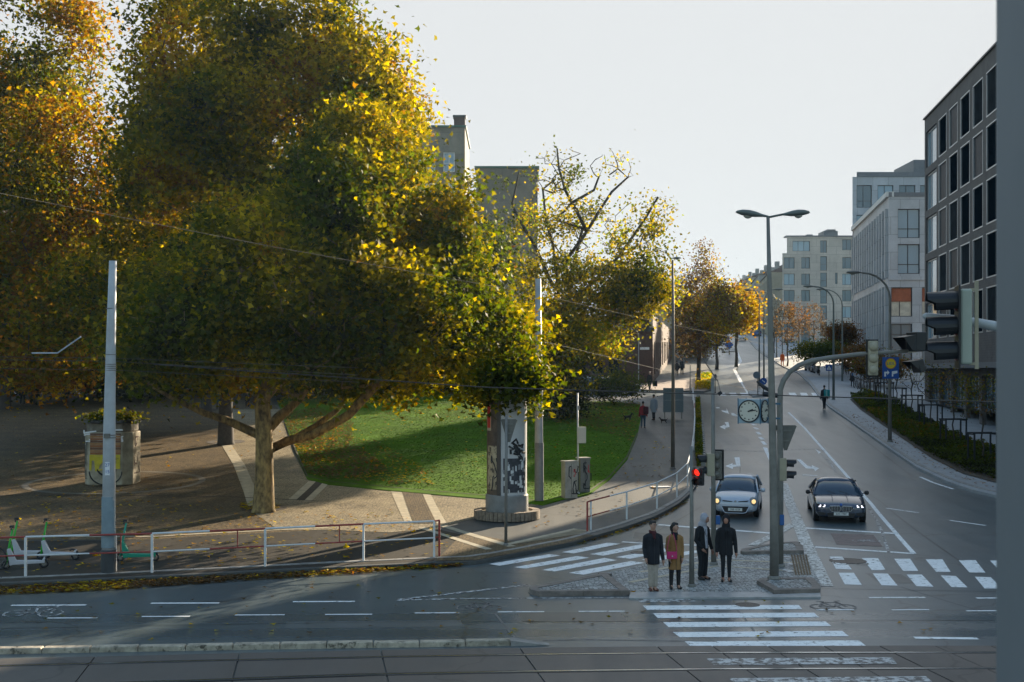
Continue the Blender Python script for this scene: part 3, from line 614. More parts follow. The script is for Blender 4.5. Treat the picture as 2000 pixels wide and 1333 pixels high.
for i, (z0, z1) in enumerate(low):
    for j, (a, b) in enumerate(((.25, 2.35), (3.3, 5.3), (6.6, 8.7), (10, 12))):
        if i == 0:
            window(b2, Ff, a, b, z0, z1, M_CURT, M_DFR, mull=(.42,), depth=.2)
            MB().box(((a+b)/2, .17, z1-.75), (b-a-.16, .03, 1.3)).build('window_blind', M_ORC, b2).matrix_local = Mf
        else: window(b2, Ff, a, b, z0, z1, M_GLM, M_DFR, mull=(.5,), trans=(.74,), depth=.2)
for h in hs: window(b2, Fs, *h, M_GLM, M_DFR, depth=.62, name='slot_window')
MB().box((7, -.06, 14.9), (14, .12, .35)).build('facade_ledge', M_WHF, b2).matrix_local = Mf
for k in range(15):
    for z0, z1 in ((15.0, 21.9), (4.5, 14.2)):
        MB().box((LS-.95-k*2.05, -.14, (z0+z1)/2), (.5, .28, z1-z0)).build('fin', M_WHF, b2).matrix_local = Ms

# ---- tall pale office behind
b3 = empty('tall_pale_office', (0, 0, 0), label='tall pale grey office block rising behind the white fin office', cat='office building')
Y3 = 152; X3 = at(1665, 0, Y3).x; F3 = Fac((X3, Y3, 0), (1, 0)); z3 = at(0, 346, Y3).z
h3 = []; w3 = []
for r, (yt, yb) in enumerate(((362, 406), (420, 458), (475, 512), (528, 560), (590, 625))):
    zt3, zb3 = at(0, yt, Y3).z, at(0, yb, Y3).z
    for k, (xa, xb) in enumerate(((1673, 1703), (1714, 1745), (1756, 1788), (1797, 1828), (1838, 1868))):
        a, b = at(xa, 0, Y3).x-X3, at(xb, 0, Y3).x-X3; h3.append((a, b, zb3, zt3)); w3.append((a, b, zb3, zt3, r, k))
mb = MB(); wallgrid(mb, F3, 0, 16, 10.2, z3, h3, .3)
mb.add([(X3, Y3, 10.2), (X3+6, Y3+16, 10.2), (X3+6, Y3+16, z3), (X3, Y3, z3), (X3+16, Y3, 10.2), (X3+18, Y3+16, 10.2), (X3+18, Y3+16, z3), (X3+16, Y3, z3)], [(0, 3, 2, 1), (3, 7, 6, 2), (0, 1, 5, 4)])
mb.build('panel_wall', M_WHF, b3)
for a, b, zb3, zt3, r, k in w3: window(b3, F3, a, b, zb3, zt3, (M_GLM, M_GLB, M_GLM)[(r+k) % 3] if r < 4 else M_CURT, M_DFR, mull=(.45,), trans=(.3,), depth=.18)
mb = MB(); mb.prism([(X3+.5, Y3-.1), (X3+16.2, Y3-.1), (X3+18.2, Y3+15), (X3+6.2, Y3+15)], z3+.01, z3+.6); mb.box((at(1790, 0, Y3).x+6, Y3+5, z3+1.45), (12, 8, 1.7)); mb.build('roof_edge', M_GRF, b3)
MB().box((X3+9, Y3+4, 6.5), (13, 5, 7.6)).build('recessed_base', mat('yellow_lit_lobby', (.42, .32, .12), .6, var=.4, scale=.7), b3)

# ---- beige residential block
b4 = empty('beige_apartment_block', (0, 0, 0), label='beige six-storey apartment block with paired windows at the end of the right pavement', cat='apartment block')
Y4 = 225; g4 = lambda x: at(x, 0, Y4).x; v4 = lambda y: at(0, y, Y4).z
F4 = Fac((g4(1528), Y4, 0), (1, 0)); x4 = lambda x: g4(x)-g4(1528)
cols4 = [((1531, 1552), .5), ((1565, 1582), .5), ((1602, 1615), None), ((1645, 1663), .35), ((1676, 1694), .35)]
h4 = []; w4 = []
for r in range(7):
    yt, yb = 503+32*r, 525+32*r
    for k, ((xa, xb), ml) in enumerate(cols4):
        if r == 6 and k in (0,): continue
        y0, y1 = (yt, yb) if k != 2 else (yt-2, yb+4)
        if r == 5 and k == 1: y0, y1 = 628, 672
        if r == 6 and k == 1: continue
        if y1 > 690: continue
        h4.append((x4(xa), x4(xb), v4(y1), v4(y0))); w4.append((x4(xa), x4(xb), v4(y1), v4(y0), r, k, ml))
h4.append((x4(1631), x4(1636), v4(555), v4(533))); w4.append((x4(1631), x4(1636), v4(555), v4(533), 0, 9, None))
ztop = v4(495)
mb = MB(); wallgrid(mb, F4, 0, x4(1720), 4, ztop, h4, .3)
a0 = g4(1528); a1 = g4(1720)
mb.add([(a0, Y4, 4), (a0+6, Y4+20, 4), (a0+6, Y4+20, ztop), (a0, Y4, ztop), (a1, Y4, 4), (a1, Y4+20, 4), (a1, Y4+20, ztop), (a1, Y4, ztop)], [(0, 3, 2, 1), (3, 7, 6, 2), (4, 5, 6, 7)])
# top storey set back at the left end
F4b = Fac((g4(1537), Y4+.02, 0), (1, 0)); xb4 = lambda x: g4(x)-g4(1537); zt4 = v4(463)
hh = [(xb4(1548), xb4(1582), v4(491), v4(471)), (xb4(1602), xb4(1615), v4(494), v4(470)), (xb4(1645), xb4(1663), v4(489), v4(468)), (xb4(1676), xb4(1694), v4(489), v4(468))]
wallgrid(mb, F4b, 0, xb4(1720), ztop, zt4, hh, .3)
e0 = g4(1537); mb.add([(e0, Y4, ztop), (e0+4.5, Y4+14, ztop), (e0+4.5, Y4+14, zt4), (e0, Y4, zt4), (a1, Y4, zt4), (a1, Y4+14, zt4)], [(0, 3, 2, 1), (3, 4, 5, 2)])
mb.build('rendered_wall', M_BEI, b4)
for i, h in enumerate(hh): window(b4, F4b, *h, M_GLM if i else M_GLB, M_DFR, mull=(.33, .66) if i == 0 else (.5,), depth=.2)
rr = random.Random(3)
for a, b, c_, d_, r, k, ml in w4:
    if k == 2: window(b4, F4, a, b, c_, d_, M_GLM if r < 4 else M_WD, M_DFR, trans=(.45,), depth=.12)
    else: window(b4, F4, a, b, c_, d_, rr.choice([M_GLM, M_GLB, M_GLM]) if not (r == 3 and k == 0) else M_WD, M_DFR, mull=(ml,) if ml else (), depth=.2)
mb = MB()
for xa, xb, yt, yb in ((1581, 1593, 456, 461), (1614, 1642, 449, 462), (1621, 1638, 446, 450)): mb.box(((g4(xa)+g4(xb))/2, Y4+4, (v4(yt)+v4(yb))/2), (g4(xb)-g4(xa), 4, v4(yt)-v4(yb)))
mb.build('roof_plant', M_GRF, b4)
MB().box(((e0+a1)/2, Y4+1, zt4+.12), (a1-e0+.3, 2.3, .24)).build('roof_edge', M_GRF, b4)

# ---- row of old houses far up the street
M_OLD = [mat('old_render_%s' % n, c, .85, var=.15, scale=.3) for n, c in (('ochre', (.30, .27, .2)), ('grey', (.27, .27, .26)), ('cream', (.36, .33, .27)), ('dun', (.24, .22, .19)))]
oldl = ['nearest pale house of the receding old row before the apartment block', 'second grey house in the receding old row of houses', 'third cream house in the receding old row with two chimneys', 'fourth dun house in the receding old row', 'farthest house of the old row fading above the orange tree']
for i in range(5):
    ya, yb = 262+i*34, 262+(i+1)*34-.6
    xa = 55.0+(ya-262)*.135; xb = 55.0+(yb-262)*.135
    zt = (725-(532+i*5))*ya/2400+5.7; hb = empty('old_town_house', ((xa+xb)/2, ya, 0), label=oldl[i], cat='house', group='old houses up the street')
    F = Fac((xb-(xa+xb)/2, yb-ya, 0), (-(xb-xa), -(yb-ya))); Lh = math.hypot(xb-xa, yb-ya)
    z0 = Gp(ya)-2; hs_ = []
    nf = int((zt-Gp(ya)-1)/3.6)
    for r in range(nf):
        for k in range(9):
            a = 2+k*(Lh-3)/9; hs_.append((a, a+1.3, zt-2.9-r*3.6, zt-.9-r*3.6))
    mb = MB(); wallgrid(mb, F, 0, Lh, z0, zt, hs_, .25)
    w2 = (xa-xb)/2; mb.add([(w2, 0, z0), (w2+14, 0, z0), (w2+14, 0, zt), (w2, 0, zt)], [(0, 1, 2, 3)])
    mb.build('house_wall', M_OLD[i % 4], hb)
    for h in hs_: window(hb, F, *h, M_GLM, M_DFR, depth=.2)
    m_ = MB(); w3_ = (xb-xa)/2; m_.add([(w2-.3, -.2, zt), (w3_-.3, yb-ya, zt), (w3_+14, yb-ya, zt), (w2+14, -.2, zt), (w2+7, 0, zt+3), (w3_+7, yb-ya, zt+3)], [(0, 1, 5, 4), (3, 4, 5, 2), (0, 4, 3), (1, 2, 5)])
    rf = m_.build('roof', mat('old_roof_tile', (.10, .06, .05), .8, var=.2), hb)
    for t in (.25, .7): MB().box((w2+(w3_-w2)*t+2.2, (yb-ya)*t, zt+2), (.9, .9, 2)).build('chimney', M_OLD[1], rf)

# ---- tan blocks behind the trees
b5 = empty('tan_tower_block', (0, 0, 0), label='tall tan block with green roof edge and chimney behind the big plane tree', cat='building')
Y5 = 165; g5 = lambda x: at(x, 0, Y5).x; v5 = lambda y: at(0, y, Y5).z
mb = MB(); F5 = Fac((g5(700), Y5, 0), (1, 0)); h5 = [(g5(a)-g5(700), g5(b)-g5(700), v5(y+38), v5(y)) for y in (298, 358, 418) for a, b in ((730, 752), (768, 790), (816, 850), (866, 888))]
wallgrid(mb, F5, 0, g5(908)-g5(700), 4, v5(249), h5, .3)
mb.add([(g5(908), Y5, 4), (g5(908), Y5+16, 4), (g5(908), Y5+16, v5(249)), (g5(908), Y5, v5(249)), (g5(700), Y5, v5(249)), (g5(700), Y5+16, v5(249)), (g5(700), Y5, 4), (g5(700), Y5+16, 4)], [(0, 1, 2, 3), (3, 2, 5, 4), (4, 5, 7, 6)])
mb.build('rendered_wall', M_TAN, b5)
for h in h5: window(b5, F5, *h, M_GLB, mat('white_window_frame', (.7, .7, .7), .5), mull=(.5,), trans=(.45,), fw=.12, depth=.15)
MB().box(((g5(700)+g5(908))/2, Y5+8, v5(249)+.12), (g5(908)-g5(700)+.4, 16.4, .24)).build('roof_edge', M_GRN, b5)
ch = MB().box((g5(897), Y5+1.5, v5(244)+.1), (1.5, 1.5, 2.2)).build('chimney', M_RBR, b5)
MB().box((g5(897), Y5+1.5, v5(238)+.9), (1.8, 1.8, .25)).build('chimney_cap', M_DFR, ch)
b6 = empty('tan_side_block', (0, 0, 0), label='lower plain tan block with green roof edge between plane tree and half-bare tree', cat='building')
Y6 = 150; xa, xb, zt = at(930, 0, Y6).x, at(1050, 0, Y6).x, at(0, 329, Y6).z
mb = MB().box(((xa+xb)/2, Y6+6, zt/2), (xb-xa, 12, zt)); mb.build('rendered_wall', M_TAN, b6)
MB().box(((xa+xb)/2, Y6+6, zt+.12), (xb-xa+.4, 12.4, .24)).build('roof_edge', M_GRN, b6)
MB().box((xb-.06, Y6-.04, zt/2), (.12, .1, zt-.5)).build('downpipe', M_DFR, b6)

# ---- low red-brown brick building
b7 = empty('low_brick_building', (0, 0, 0), label='low red-brown brick building with small rooftop vents behind the half-bare tree', cat='building')
Y7 = 120; X7 = at(1275, 0, Y7).x; z7 = at(0, 641, Y7).z; F7 = Fac((X7-30, Y7, 0), (1, 0)); F7s = Fac((X7, Y7, 0), (.17, 1)); L7 = 48
hw = [(30-at(1275, 0, Y7).x+at(xx, 0, Y7).x, 30-at(1275, 0, Y7).x+at(xx, 0, Y7).x+1.1, 5.4, 6.9) for xx in (1090, 1122, 1156, 1188)]
mb = MB(); wallgrid(mb, F7, 0, 30, 3, z7, hw, .25)
hs7 = [(2.5+k*4.2, 5.0+k*4.2, 5.4+k*.25, 8.6+k*.1) for k in range(10)]
wallgrid(mb, F7s, 0, L7, 3, z7+1.3, hs7, .3)
M7 = F7s.M(); fe = M7 @ Vector((L7, 0, 0))
mb.add([(X7-30, Y7, z7), (X7, Y7, z7), (fe.x, fe.y, z7), (fe.x-30, fe.y, z7)], [(0, 1, 2, 3)])
mb.box((X7-5.6, Y7+7, z7+.62), (11, 10, 1.25)); mb.build('brick_wall', M_RBR, b7)
for h in hs7: window(b7, F7s, *h, M_GLM, M_DFR, mull=(.5,), depth=.2)
for h in hw: window(b7, F7, *h, M_GLD, M_DFR, mull=(.5,), depth=.18)
MB().box((X7-15, Y7-.07, z7-.15), (30.3, .14, .4)).build('parapet_band', M_DFR, b7)
mb = MB()
for x, w, h in ((1172, .9, 1.0), (1217, 1.0, 1.2), (1198, .5, .6)): MB().box((at(x, 0, Y7).x, Y7+1.6, z7+h/2+.02), (w, .9, h)).build('roof_vent', M_ALU, b7)

MB().box((at(1259, 0, Y7).x, Y7-.05, at(0, 681, Y7).z), (.9, .06, .25)).build('name_plate', M_WHITE, b7)
MB().tube([(at(1247, 0, Y7).x, Y7-.12, z7-.5), (at(1247, 0, Y7).x, Y7-.12, 4.4)], .05, 6).build('downpipe', M_ALU, b7)
b8 = empty('yellow_shopfront_row', (0, 0, 0), label='pale low shop row along the left pavement beyond the brick building', cat='building')
F8 = Fac((fe.x, fe.y+.3, 0), (.19, 1)); mb = MB(); h8 = [(2+k*5, 5.6+k*5, 8.2+k*.28, 11+k*.28) for k in range(12)]
wallgrid(mb, F8, 0, 64, 5, 18, h8, .3); M8 = F8.M()
mb.add([M8 @ Vector(v) for v in ((0, 0, 5), (0, 9, 5), (0, 9, 18), (0, 0, 18), (64, 0, 18), (64, 9, 18))], [(0, 3, 2, 1), (3, 4, 5, 2)])
mb.build('rendered_wall', M_OLD[2], b8)
for h in h8: window(b8, F8, *h, M_GLM, M_DFR, mull=(.5,), depth=.2, name='shopfront')

# ---- dark blocks closing the park on the left
for i, (xa, xb, Yb, h, lb) in enumerate(((-150, -62, 150, 17, 'dark street block glimpsed under the leftmost trees'), (-60, -12, 160, 15, 'grey block closing the park behind the plane trunks'))):
    bb = empty('park_side_block', ((xa+xb)/2, Yb, 0), label=lb, cat='building'); F = Fac((-(xb-xa)/2, 0, 0), (1, 0)); hs_ = [(2+k*4, 3.6+k*4, 7+r*3.4, 9+r*3.4) for k in range(int((xb-xa-4)/4)) for r in range(3)]
    mb = MB(); wallgrid(mb, F, 0, xb-xa, 2, h+4, hs_, .25); mb.add([(-(xb-xa)/2, 0, h+4), ((xb-xa)/2, 0, h+4), ((xb-xa)/2, 12, h+4), (-(xb-xa)/2, 12, h+4)], [(0, 1, 2, 3)])
    mb.build('rendered_wall', M_OLD[1], bb)
    for h_ in hs_: window(bb, F, *h_, M_GLM, M_DFR, mull=(.5,), depth=.2)

# ---- pier of the house the photograph was taken from
pr = empty('window_pier', (1.0, 1.75, 0), label='grey upright house pier along the right edge of the view', cat='pier')
MB().prism([(-.41, -.35), (-.31, .0), (-.263, .12), (.9, .12), (.9, -.35)], -0.0, 9.0).build('render_face', mat('grey_render', (.16, .18, .20), .75, var=.05, scale=2), pr)
# ------------------------------------------------------------------ TREES
PAL = dict(green=(.060, .078, .009), olive=(.165, .142, .009), yellow=(.40, .285, .012), orange=(.29, .145, .010), rust=(.17, .070, .010), brown=(.105, .065, .028), lime=(.20, .24, .015), dark=(.022, .026, .008))
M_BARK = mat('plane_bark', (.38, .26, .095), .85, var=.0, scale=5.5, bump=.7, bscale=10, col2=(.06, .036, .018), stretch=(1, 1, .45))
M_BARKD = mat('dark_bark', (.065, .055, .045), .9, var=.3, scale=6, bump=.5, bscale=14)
M_LEAF = leafmat('autumn_leaves')
def leaf_mesh(name, pos, size, cols, flat=0.0, nrm=None, simple=False, r=None):
    """many small folded leaves as one mesh; pos (N,3), cols (N,3)"""
    r = r or rng; n = len(pos); size = np.broadcast_to(np.asarray(size, float), (n,))
    if simple: tmpl = np.array([(0, 0, 0), (-.42, .5, .10), (0, 1, 0), (.42, .5, .10)]); quads = [(0, 3, 2, 1)]
    else: tmpl = np.array([(0, 0, 0), (-.62, .28, .12), (-.27, .50, .04), (0, 1.05, 0), (.27, .50, .04), (.62, .28, .12)]); quads = [(0, 2, 1), (0, 4, 3, 2), (0, 5, 4)]
    tmpl[:, 1] -= .45
    d = r.normal(size=(n, 3)); d[:, 2] = d[:, 2]*(.9-flat*.9)-.15*(1-flat); d /= np.linalg.norm(d, axis=1)[:, None]+1e-9     # leaf direction
    u = r.normal(size=(n, 3))*(1-flat*.93); u[:, 2] = np.abs(u[:, 2])+.35+flat*2; w = np.cross(d, u); w /= np.linalg.norm(w, axis=1)[:, None]+1e-9; nn = np.cross(w, d)
    V = pos[:, None, :]+size[:, None, None]*(tmpl[None, :, 0, None]*w[:, None]+tmpl[None, :, 1, None]*d[:, None]+tmpl[None, :, 2, None]*nn[:, None])
    k = len(tmpl); me = bpy.data.meshes.new(name); me.vertices.add(n*k); me.vertices.foreach_set('co', V.reshape(-1).astype(np.float32))
    lens = [len(q) for q in quads]; flat_i = np.concatenate([np.array(q) for q in quads]); L = len(flat_i)
    idx = (np.arange(n)[:, None]*k+flat_i[None]).reshape(-1); me.loops.add(n*L); me.loops.foreach_set('vertex_index', idx.astype(np.int32))
    st = np.concatenate([[0], np.cumsum(lens)[:-1]]); me.polygons.add(n*len(quads))
    me.polygons.foreach_set('loop_start', (np.arange(n)[:, None]*L+st[None]).reshape(-1).astype(np.int32))
    me.update(calc_edges=True)
    a = me.color_attributes.new('col', 'FLOAT_COLOR', 'POINT'); c = np.ones((n, k, 4), np.float32); c[:, :, :3] = cols[:, None, :]
    a.data.foreach_set('color', c.reshape(-1)); return me
def vnoise(p, s, seed):
    q = p/s+seed*3.7
    return (np.sin(q[:, 0]*1.7+1.3*np.sin(q[:, 1]*1.1+seed))+np.sin(q[:, 1]*1.9+1.1*np.sin(q[:, 2]*1.3))+np.sin(q[:, 2]*1.5+1.2*np.sin(q[:, 0]*1.2-seed)))/3
def colours(p, pal, seed, r):
    """pal: list of (name, weight); patches by noise plus leaf-to-leaf variety"""
    t = .5+.42*vnoise(p, 1.6, seed)+.12*vnoise(p, .5, seed+2)+r.normal(0, .13, len(p)); w = np.cumsum([x[1] for x in pal]); w = w/w[-1]
    i = np.minimum(np.searchsorted(w, np.clip(t, 0, .999)), len(pal)-1); base = np.array([PAL[x[0]] for x in pal])[i]
    return base*np.exp(r.normal(0, .2, (len(p), 1)))
def tree(name, label, cat, base, blobs, nclump, nleaf, size, pal, trunk_r=.35, fork=4.5, bark=None, group=None, seed=1, spread=.75, gap=-.35, limbs=(), shell=.5, lean=(0, 0), simple=False, rise=.75, twigr=.014, leaf_prob=None, limbr=.5):
    r = np.random.default_rng(seed); bark = bark or M_BARK
    root = empty(name, base, 0, label, cat, group); base = Vector(base)
    wt = np.array([b[6] if len(b) > 6 else b[3]*b[4]*b[5] for b in blobs]); wt = wt/wt.sum()
    C = []
    while len(C) < nclump:
        b = blobs[r.choice(len(blobs), p=wt)]; d = r.normal(size=3); d /= np.linalg.norm(d); q = d*(r.random()**(1/3*(1-shell)+.08))
        p = np.array([b[0]+q[0]*b[3], b[1]+q[1]*b[4], b[2]+q[2]*b[5]])
        if vnoise(p[None], 2.3, seed)[0] < gap: continue
        C.append(p)
    C = np.array(C)-np.array(base)
    # skeleton
    cen = C.mean(0); top = fork+(C[:, 2].max()-fork)*.55
    nodes = [np.array([0, 0, 0.])]; par = [-1]; n_t = 8
    for i in range(1, n_t+1):
        t = i/n_t; z = top*t; off = np.array([cen[0], cen[1]])*max(0, (z-fork)/(top-fork+1e-6))**1.3*.8+np.array(lean)*t
        nodes.append(np.array([off[0]+.06*math.sin(i*2.1+seed), off[1]+.06*math.cos(i*1.7), z])); par.append(i-1)
    first = [i for i in range(len(nodes)) if nodes[i][2] >= fork*.75]
    floor_ = {}
    for lb in limbs:                     # explicit limbs, points relative to the base
        j = int(np.argmin([np.linalg.norm(nodes[i]-np.array(lb[0])) for i in range(n_t+1)])); 
        for ip, p in enumerate(lb): nodes.append(np.array(p, float)); par.append(j); j = len(nodes)-1; first.append(j); floor_[j] = trunk_r*limbr*(1-.72*ip/len(lb))
    cand = list(first); tips = []
    order = np.argsort(np.linalg.norm(C-np.array([0, 0, fork]), axis=1))
    N = np.array([nodes[i] for i in cand])
    for ci in order:
        c = C[ci]; dv = c-N; dist = np.linalg.norm(dv, axis=1); pen = np.where(dv[:, 2] < -.3*dist, dist*.6, 0)
        j = int(np.argmin(dist*1.0+pen)); a = N[j]; j0 = cand[j]; D = dist[j]; segs = max(1, int(D/1.1)); prev = j0
        for s in range(1, segs+1):
            t = s/segs; p = a*(1-t)+c*t; p = p+np.array([0, 0, .10*D*math.sin(math.pi*t)*(-1 if t < 1 else 0)*rise])+r.normal(0, .07*D/segs if t < 1 else 0, 3)
            nodes.append(p); par.append(prev); prev = len(nodes)-1; cand.append(prev); N = np.vstack([N, p])
        tips.append(prev)
    nn = len(nodes); cnt = np.zeros(nn)
    for t in tips: cnt[t] += 1
    for i in range(nn-1, 0, -1): cnt[par[i]] += cnt[i]+.02
    rad = np.maximum(twigr, trunk_r*(np.maximum(cnt, .2)/cnt[0])**.5)
    rad[0] = trunk_r*1.25
    for k_, v_ in floor_.items(): rad[k_] = max(rad[k_], v_)
    m_t, m_b = MB(), MB()
    pts = [nodes[i] for i in range(n_t+1)]; fl = [Vector(p) for p in pts]
    m_t.tube([fl[0]-Vector((0, 0, .2)), fl[0]+Vector((0, 0, .12))]+fl[1:], [trunk_r*1.5, trunk_r*1.15]+[max(.04, trunk_r*(1-.07*i) if nodes[i][2] < fork else rad[i]) for i in range(1, n_t+1)], 14)
    kids_ = {}
    for i in range(1, nn): kids_.setdefault(par[i], []).append(i)
    stack = [(j, i) for i in range(n_t+1) for j in kids_.get(i, []) if j > n_t]
    while stack:
        j, i = stack.pop(); ch = [i, j]; 
        while kids_.get(ch[-1]):
            ks = sorted(kids_[ch[-1]], key=lambda q: -rad[q]); stack += [(q, ch[-1]) for q in ks[1:]]; ch.append(ks[0])
        rr = [rad[q] for q in ch]; rr[0] = min(rr[0], rr[1]*1.15)
        m_b.tube([nodes[q] for q in ch], rr, 7 if rr[0] > .08 else (5 if rr[0] > .03 else 3), cap=False)
    m_t.build('trunk', bark, root, smooth=True); m_b.build('branches', bark, root, smooth=True)
    if nleaf:
        lc = C if leaf_prob is None else C[[r.random() < leaf_prob(c) for c in C]]
        ns = r.poisson(nleaf*(.5+r.random(len(lc)))); reps = np.repeat(np.arange(len(lc)), ns); ctr = lc[reps]
        sp = spread*(.6+.8*r.random((len(lc), 1)))[reps]; off = r.normal(0, 1, (len(reps), 3))*np.array([1, 1, .72])*sp
        pos = ctr+off; sz = size*(.7+.6*r.random(len(reps))); sz = sz if not simple else sz
        cl = colours(pos+np.array(base), pal, seed, r)
        me = leaf_mesh('leaves', pos, sz, cl, simple=simple, r=r); me.materials.append(M_LEAF)
        o = bpy.data.objects.new('leaves', me); COL.objects.link(o); reg(root, o); o['kind'] = 'stuff'
    return root
def B(x, y, d, rx, ry, rd, w=None):     # crown lobe: pixel centre, pixel radii, at distance d, rd metres deep
    c = at(x, y, d); s = d/FPX; t = (c.x, c.y, c.z, rx*s, rd, ry*s); return t if w is None else t+(w,)
# big plane tree in front
pb = P(515, 1000, .13)
def lm(*q): return [tuple(at(x, y, d)-pb) for x, y, d in q]
main_limbs = [lm((524, 880, 49.6), (560, 862, 49), (610, 850, 48.5), (680, 812, 48), (735, 752, 47.5), (780, 715, 47)),
              lm((524, 878, 49.6), (570, 860, 50.5), (620, 830, 51), (660, 800, 51.5), (690, 760, 52)),
              lm((505, 850, 49.6), (440, 820, 49), (400, 808, 48.8), (345, 782, 48.5), (290, 750, 48)),
              lm((522, 840, 49.6), (545, 815, 50), (585, 780, 50.5), (620, 720, 51))]
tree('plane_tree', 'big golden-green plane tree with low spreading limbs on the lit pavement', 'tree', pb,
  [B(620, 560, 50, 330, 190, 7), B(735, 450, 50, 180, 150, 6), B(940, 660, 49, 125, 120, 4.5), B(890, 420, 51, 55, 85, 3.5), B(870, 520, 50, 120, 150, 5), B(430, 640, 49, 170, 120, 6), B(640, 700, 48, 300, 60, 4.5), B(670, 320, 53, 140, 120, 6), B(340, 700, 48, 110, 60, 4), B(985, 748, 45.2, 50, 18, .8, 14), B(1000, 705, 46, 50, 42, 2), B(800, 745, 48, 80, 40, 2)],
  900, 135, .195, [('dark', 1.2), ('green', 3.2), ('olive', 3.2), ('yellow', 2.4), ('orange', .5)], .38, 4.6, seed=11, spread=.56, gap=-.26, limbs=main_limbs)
# tall plane trees behind
p2 = P(441, 868, .13)
tree('plane_tree', 'tall plane tree whose thick trunk stands just behind and left of the lit one', 'tree', p2,
  [B(425, 100, 60, 140, 200, 6), B(595, 60, 60, 95, 190, 5), B(705, 200, 59, 85, 140, 4.5), B(560, 250, 59, 280, 170, 6), B(400, 420, 58, 190, 180, 5), B(380, 610, 57, 160, 110, 5), B(335, 260, 59, 70, 150, 5), B(240, 520, 58, 90, 160, 5)],
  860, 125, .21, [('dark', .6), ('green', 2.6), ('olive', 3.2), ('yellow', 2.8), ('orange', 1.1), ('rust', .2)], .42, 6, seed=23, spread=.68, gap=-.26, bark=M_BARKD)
p3 = P(8, 800, .13)
tree('plane_tree', 'tall rust-brown plane tree filling the left edge of the view', 'tree', p3,
  [B(50, 60, 66, 125, 190, 6), B(140, 330, 64, 95, 170, 6), B(-60, 300, 66, 180, 250, 7), B(60, 500, 64, 200, 180, 6), B(150, 640, 60, 170, 110, 5), B(-80, 620, 64, 200, 120, 6), B(40, 700, 62, 170, 60, 5)],
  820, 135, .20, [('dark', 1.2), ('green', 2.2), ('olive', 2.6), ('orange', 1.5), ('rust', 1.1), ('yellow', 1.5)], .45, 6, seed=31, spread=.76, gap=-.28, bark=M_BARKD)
p4 = P(403, 805, .13)
tree('plane_tree', 'slimmer dark plane tree trunk beyond the thick one in the park', 'tree', p4,
  [B(420, 480, 78, 240, 230, 7), B(230, 560, 76, 160, 140, 6), B(300, 640, 76, 200, 100, 7), B(520, 640, 76, 150, 90, 6)], 520, 75, .30, [('dark', 3), ('green', 3), ('olive', 2.5), ('yellow', .8), ('orange', .5)], .36, 6, seed=41, spread=1.0, gap=-.4, bark=M_BARKD)  # crown enlarged upward for the shade it casts on the park
for i, (x, y, d, rx, ry, lb) in enumerate(((60, 640, 98, 190, 110, 'dark tree at the far left end of the park'), (270, 660, 104, 150, 95, 'dark tree behind the graffiti kiosk across the park'), (620, 650, 106, 170, 100, 'dark tree behind the lawn, left of the parked cars'), (860, 660, 112, 170, 90, 'dark tree behind the lawn, hidden by the golden crown'))):
    g = Vector(((x-1000)/FPX*d, d, Gp(d)))
    tree('park_tree', lb, 'tree', g, [B(x, y, d, rx, ry, 6), B(x-50, y+20, d-4, rx*.8, ry*.8, 5), B(x-20, y-150, d, rx*.95, 120, 6)], 420, 75, .42, [('dark', 3.5), ('green', 3), ('olive', 1.6), ('rust', .6)], .3, 3.2, seed=50+i, spread=1.3, gap=-.5, bark=M_BARKD, simple=True, group='dark trees closing the park')  # last lobe added: raises each hidden crown so it shades the park floor
# half-bare pollarded tree
p5 = P(1100, 806, .13); s5 = 86.
def l5(*q): return [tuple(at(x, y, d)-p5) for x, y, d in q]
limbs5 = [l5((1093, 700, 87), (1090, 560, 87), (1080, 480, 87), (1066, 430, 87), (1060, 370, 87), (1085, 350, 87)),
          l5((1100, 520, 87), (1112, 500, 86), (1140, 462, 86), (1172, 410, 86), (1195, 375, 86), (1226, 347, 86), (1207, 330, 86), (1190, 342, 86)),
          l5((1146, 452, 86), (1130, 420, 86), (1104, 372, 86), (1092, 330, 87), (1088, 290, 87)),
          l5((1095, 610, 87), (1150, 560, 85), (1210, 500, 84), (1265, 420, 84), (1285, 385, 84)),
          l5((1085, 430, 87), (1120, 395, 86), (1160, 372, 86), (1170, 345, 86)),
          l5((1080, 560, 87), (1045, 480, 88), (1020, 440, 88), (1000, 400, 88), (1012, 345, 88))]
def lp5(c):
    z = c[2]+p5.z; x = c[0]+p5.x; px = 1000+x/86*2400; py = 725-(z-5.7)/86*2400
    return .06 if py < 345 else (.25 if py < 400 else (.6 if py < 480 else 1))
tree('half_bare_tree', 'half-bare crooked tree with thin twigs against the sky beside the lawn', 'tree', p5,
  [B(1090, 330, 87, 60, 50, 3, 110), B(1195, 335, 86, 45, 45, 2.5, 90), B(1080, 420, 87, 75, 60, 3, 60), B(1150, 440, 86, 90, 70, 3, 60), B(1250, 480, 84, 60, 90, 3, 110), B(1200, 570, 84, 110, 50, 4, 170), B(1080, 560, 87, 90, 60, 4, 130), B(1130, 650, 85, 120, 60, 5, 230), B(1240, 570, 84, 70, 50, 4, 90), B(1285, 420, 84, 20, 40, 1.5, 20), B(1010, 390, 88, 40, 60, 2, 20), B(1150, 655, 81, 35, 40, 2, 45), B(1080, 740, 86, 70, 60, 4, 110)],
  620, 72, .21, [('dark', .8), ('green', 2.6), ('olive', 3.2), ('yellow', 2.2), ('lime', 2.2)], .34, 6, seed=61, spread=.62, gap=-.6, limbs=limbs5, limbr=.42, bark=M_BARKD, leaf_prob=lp5, simple=True, twigr=.016)
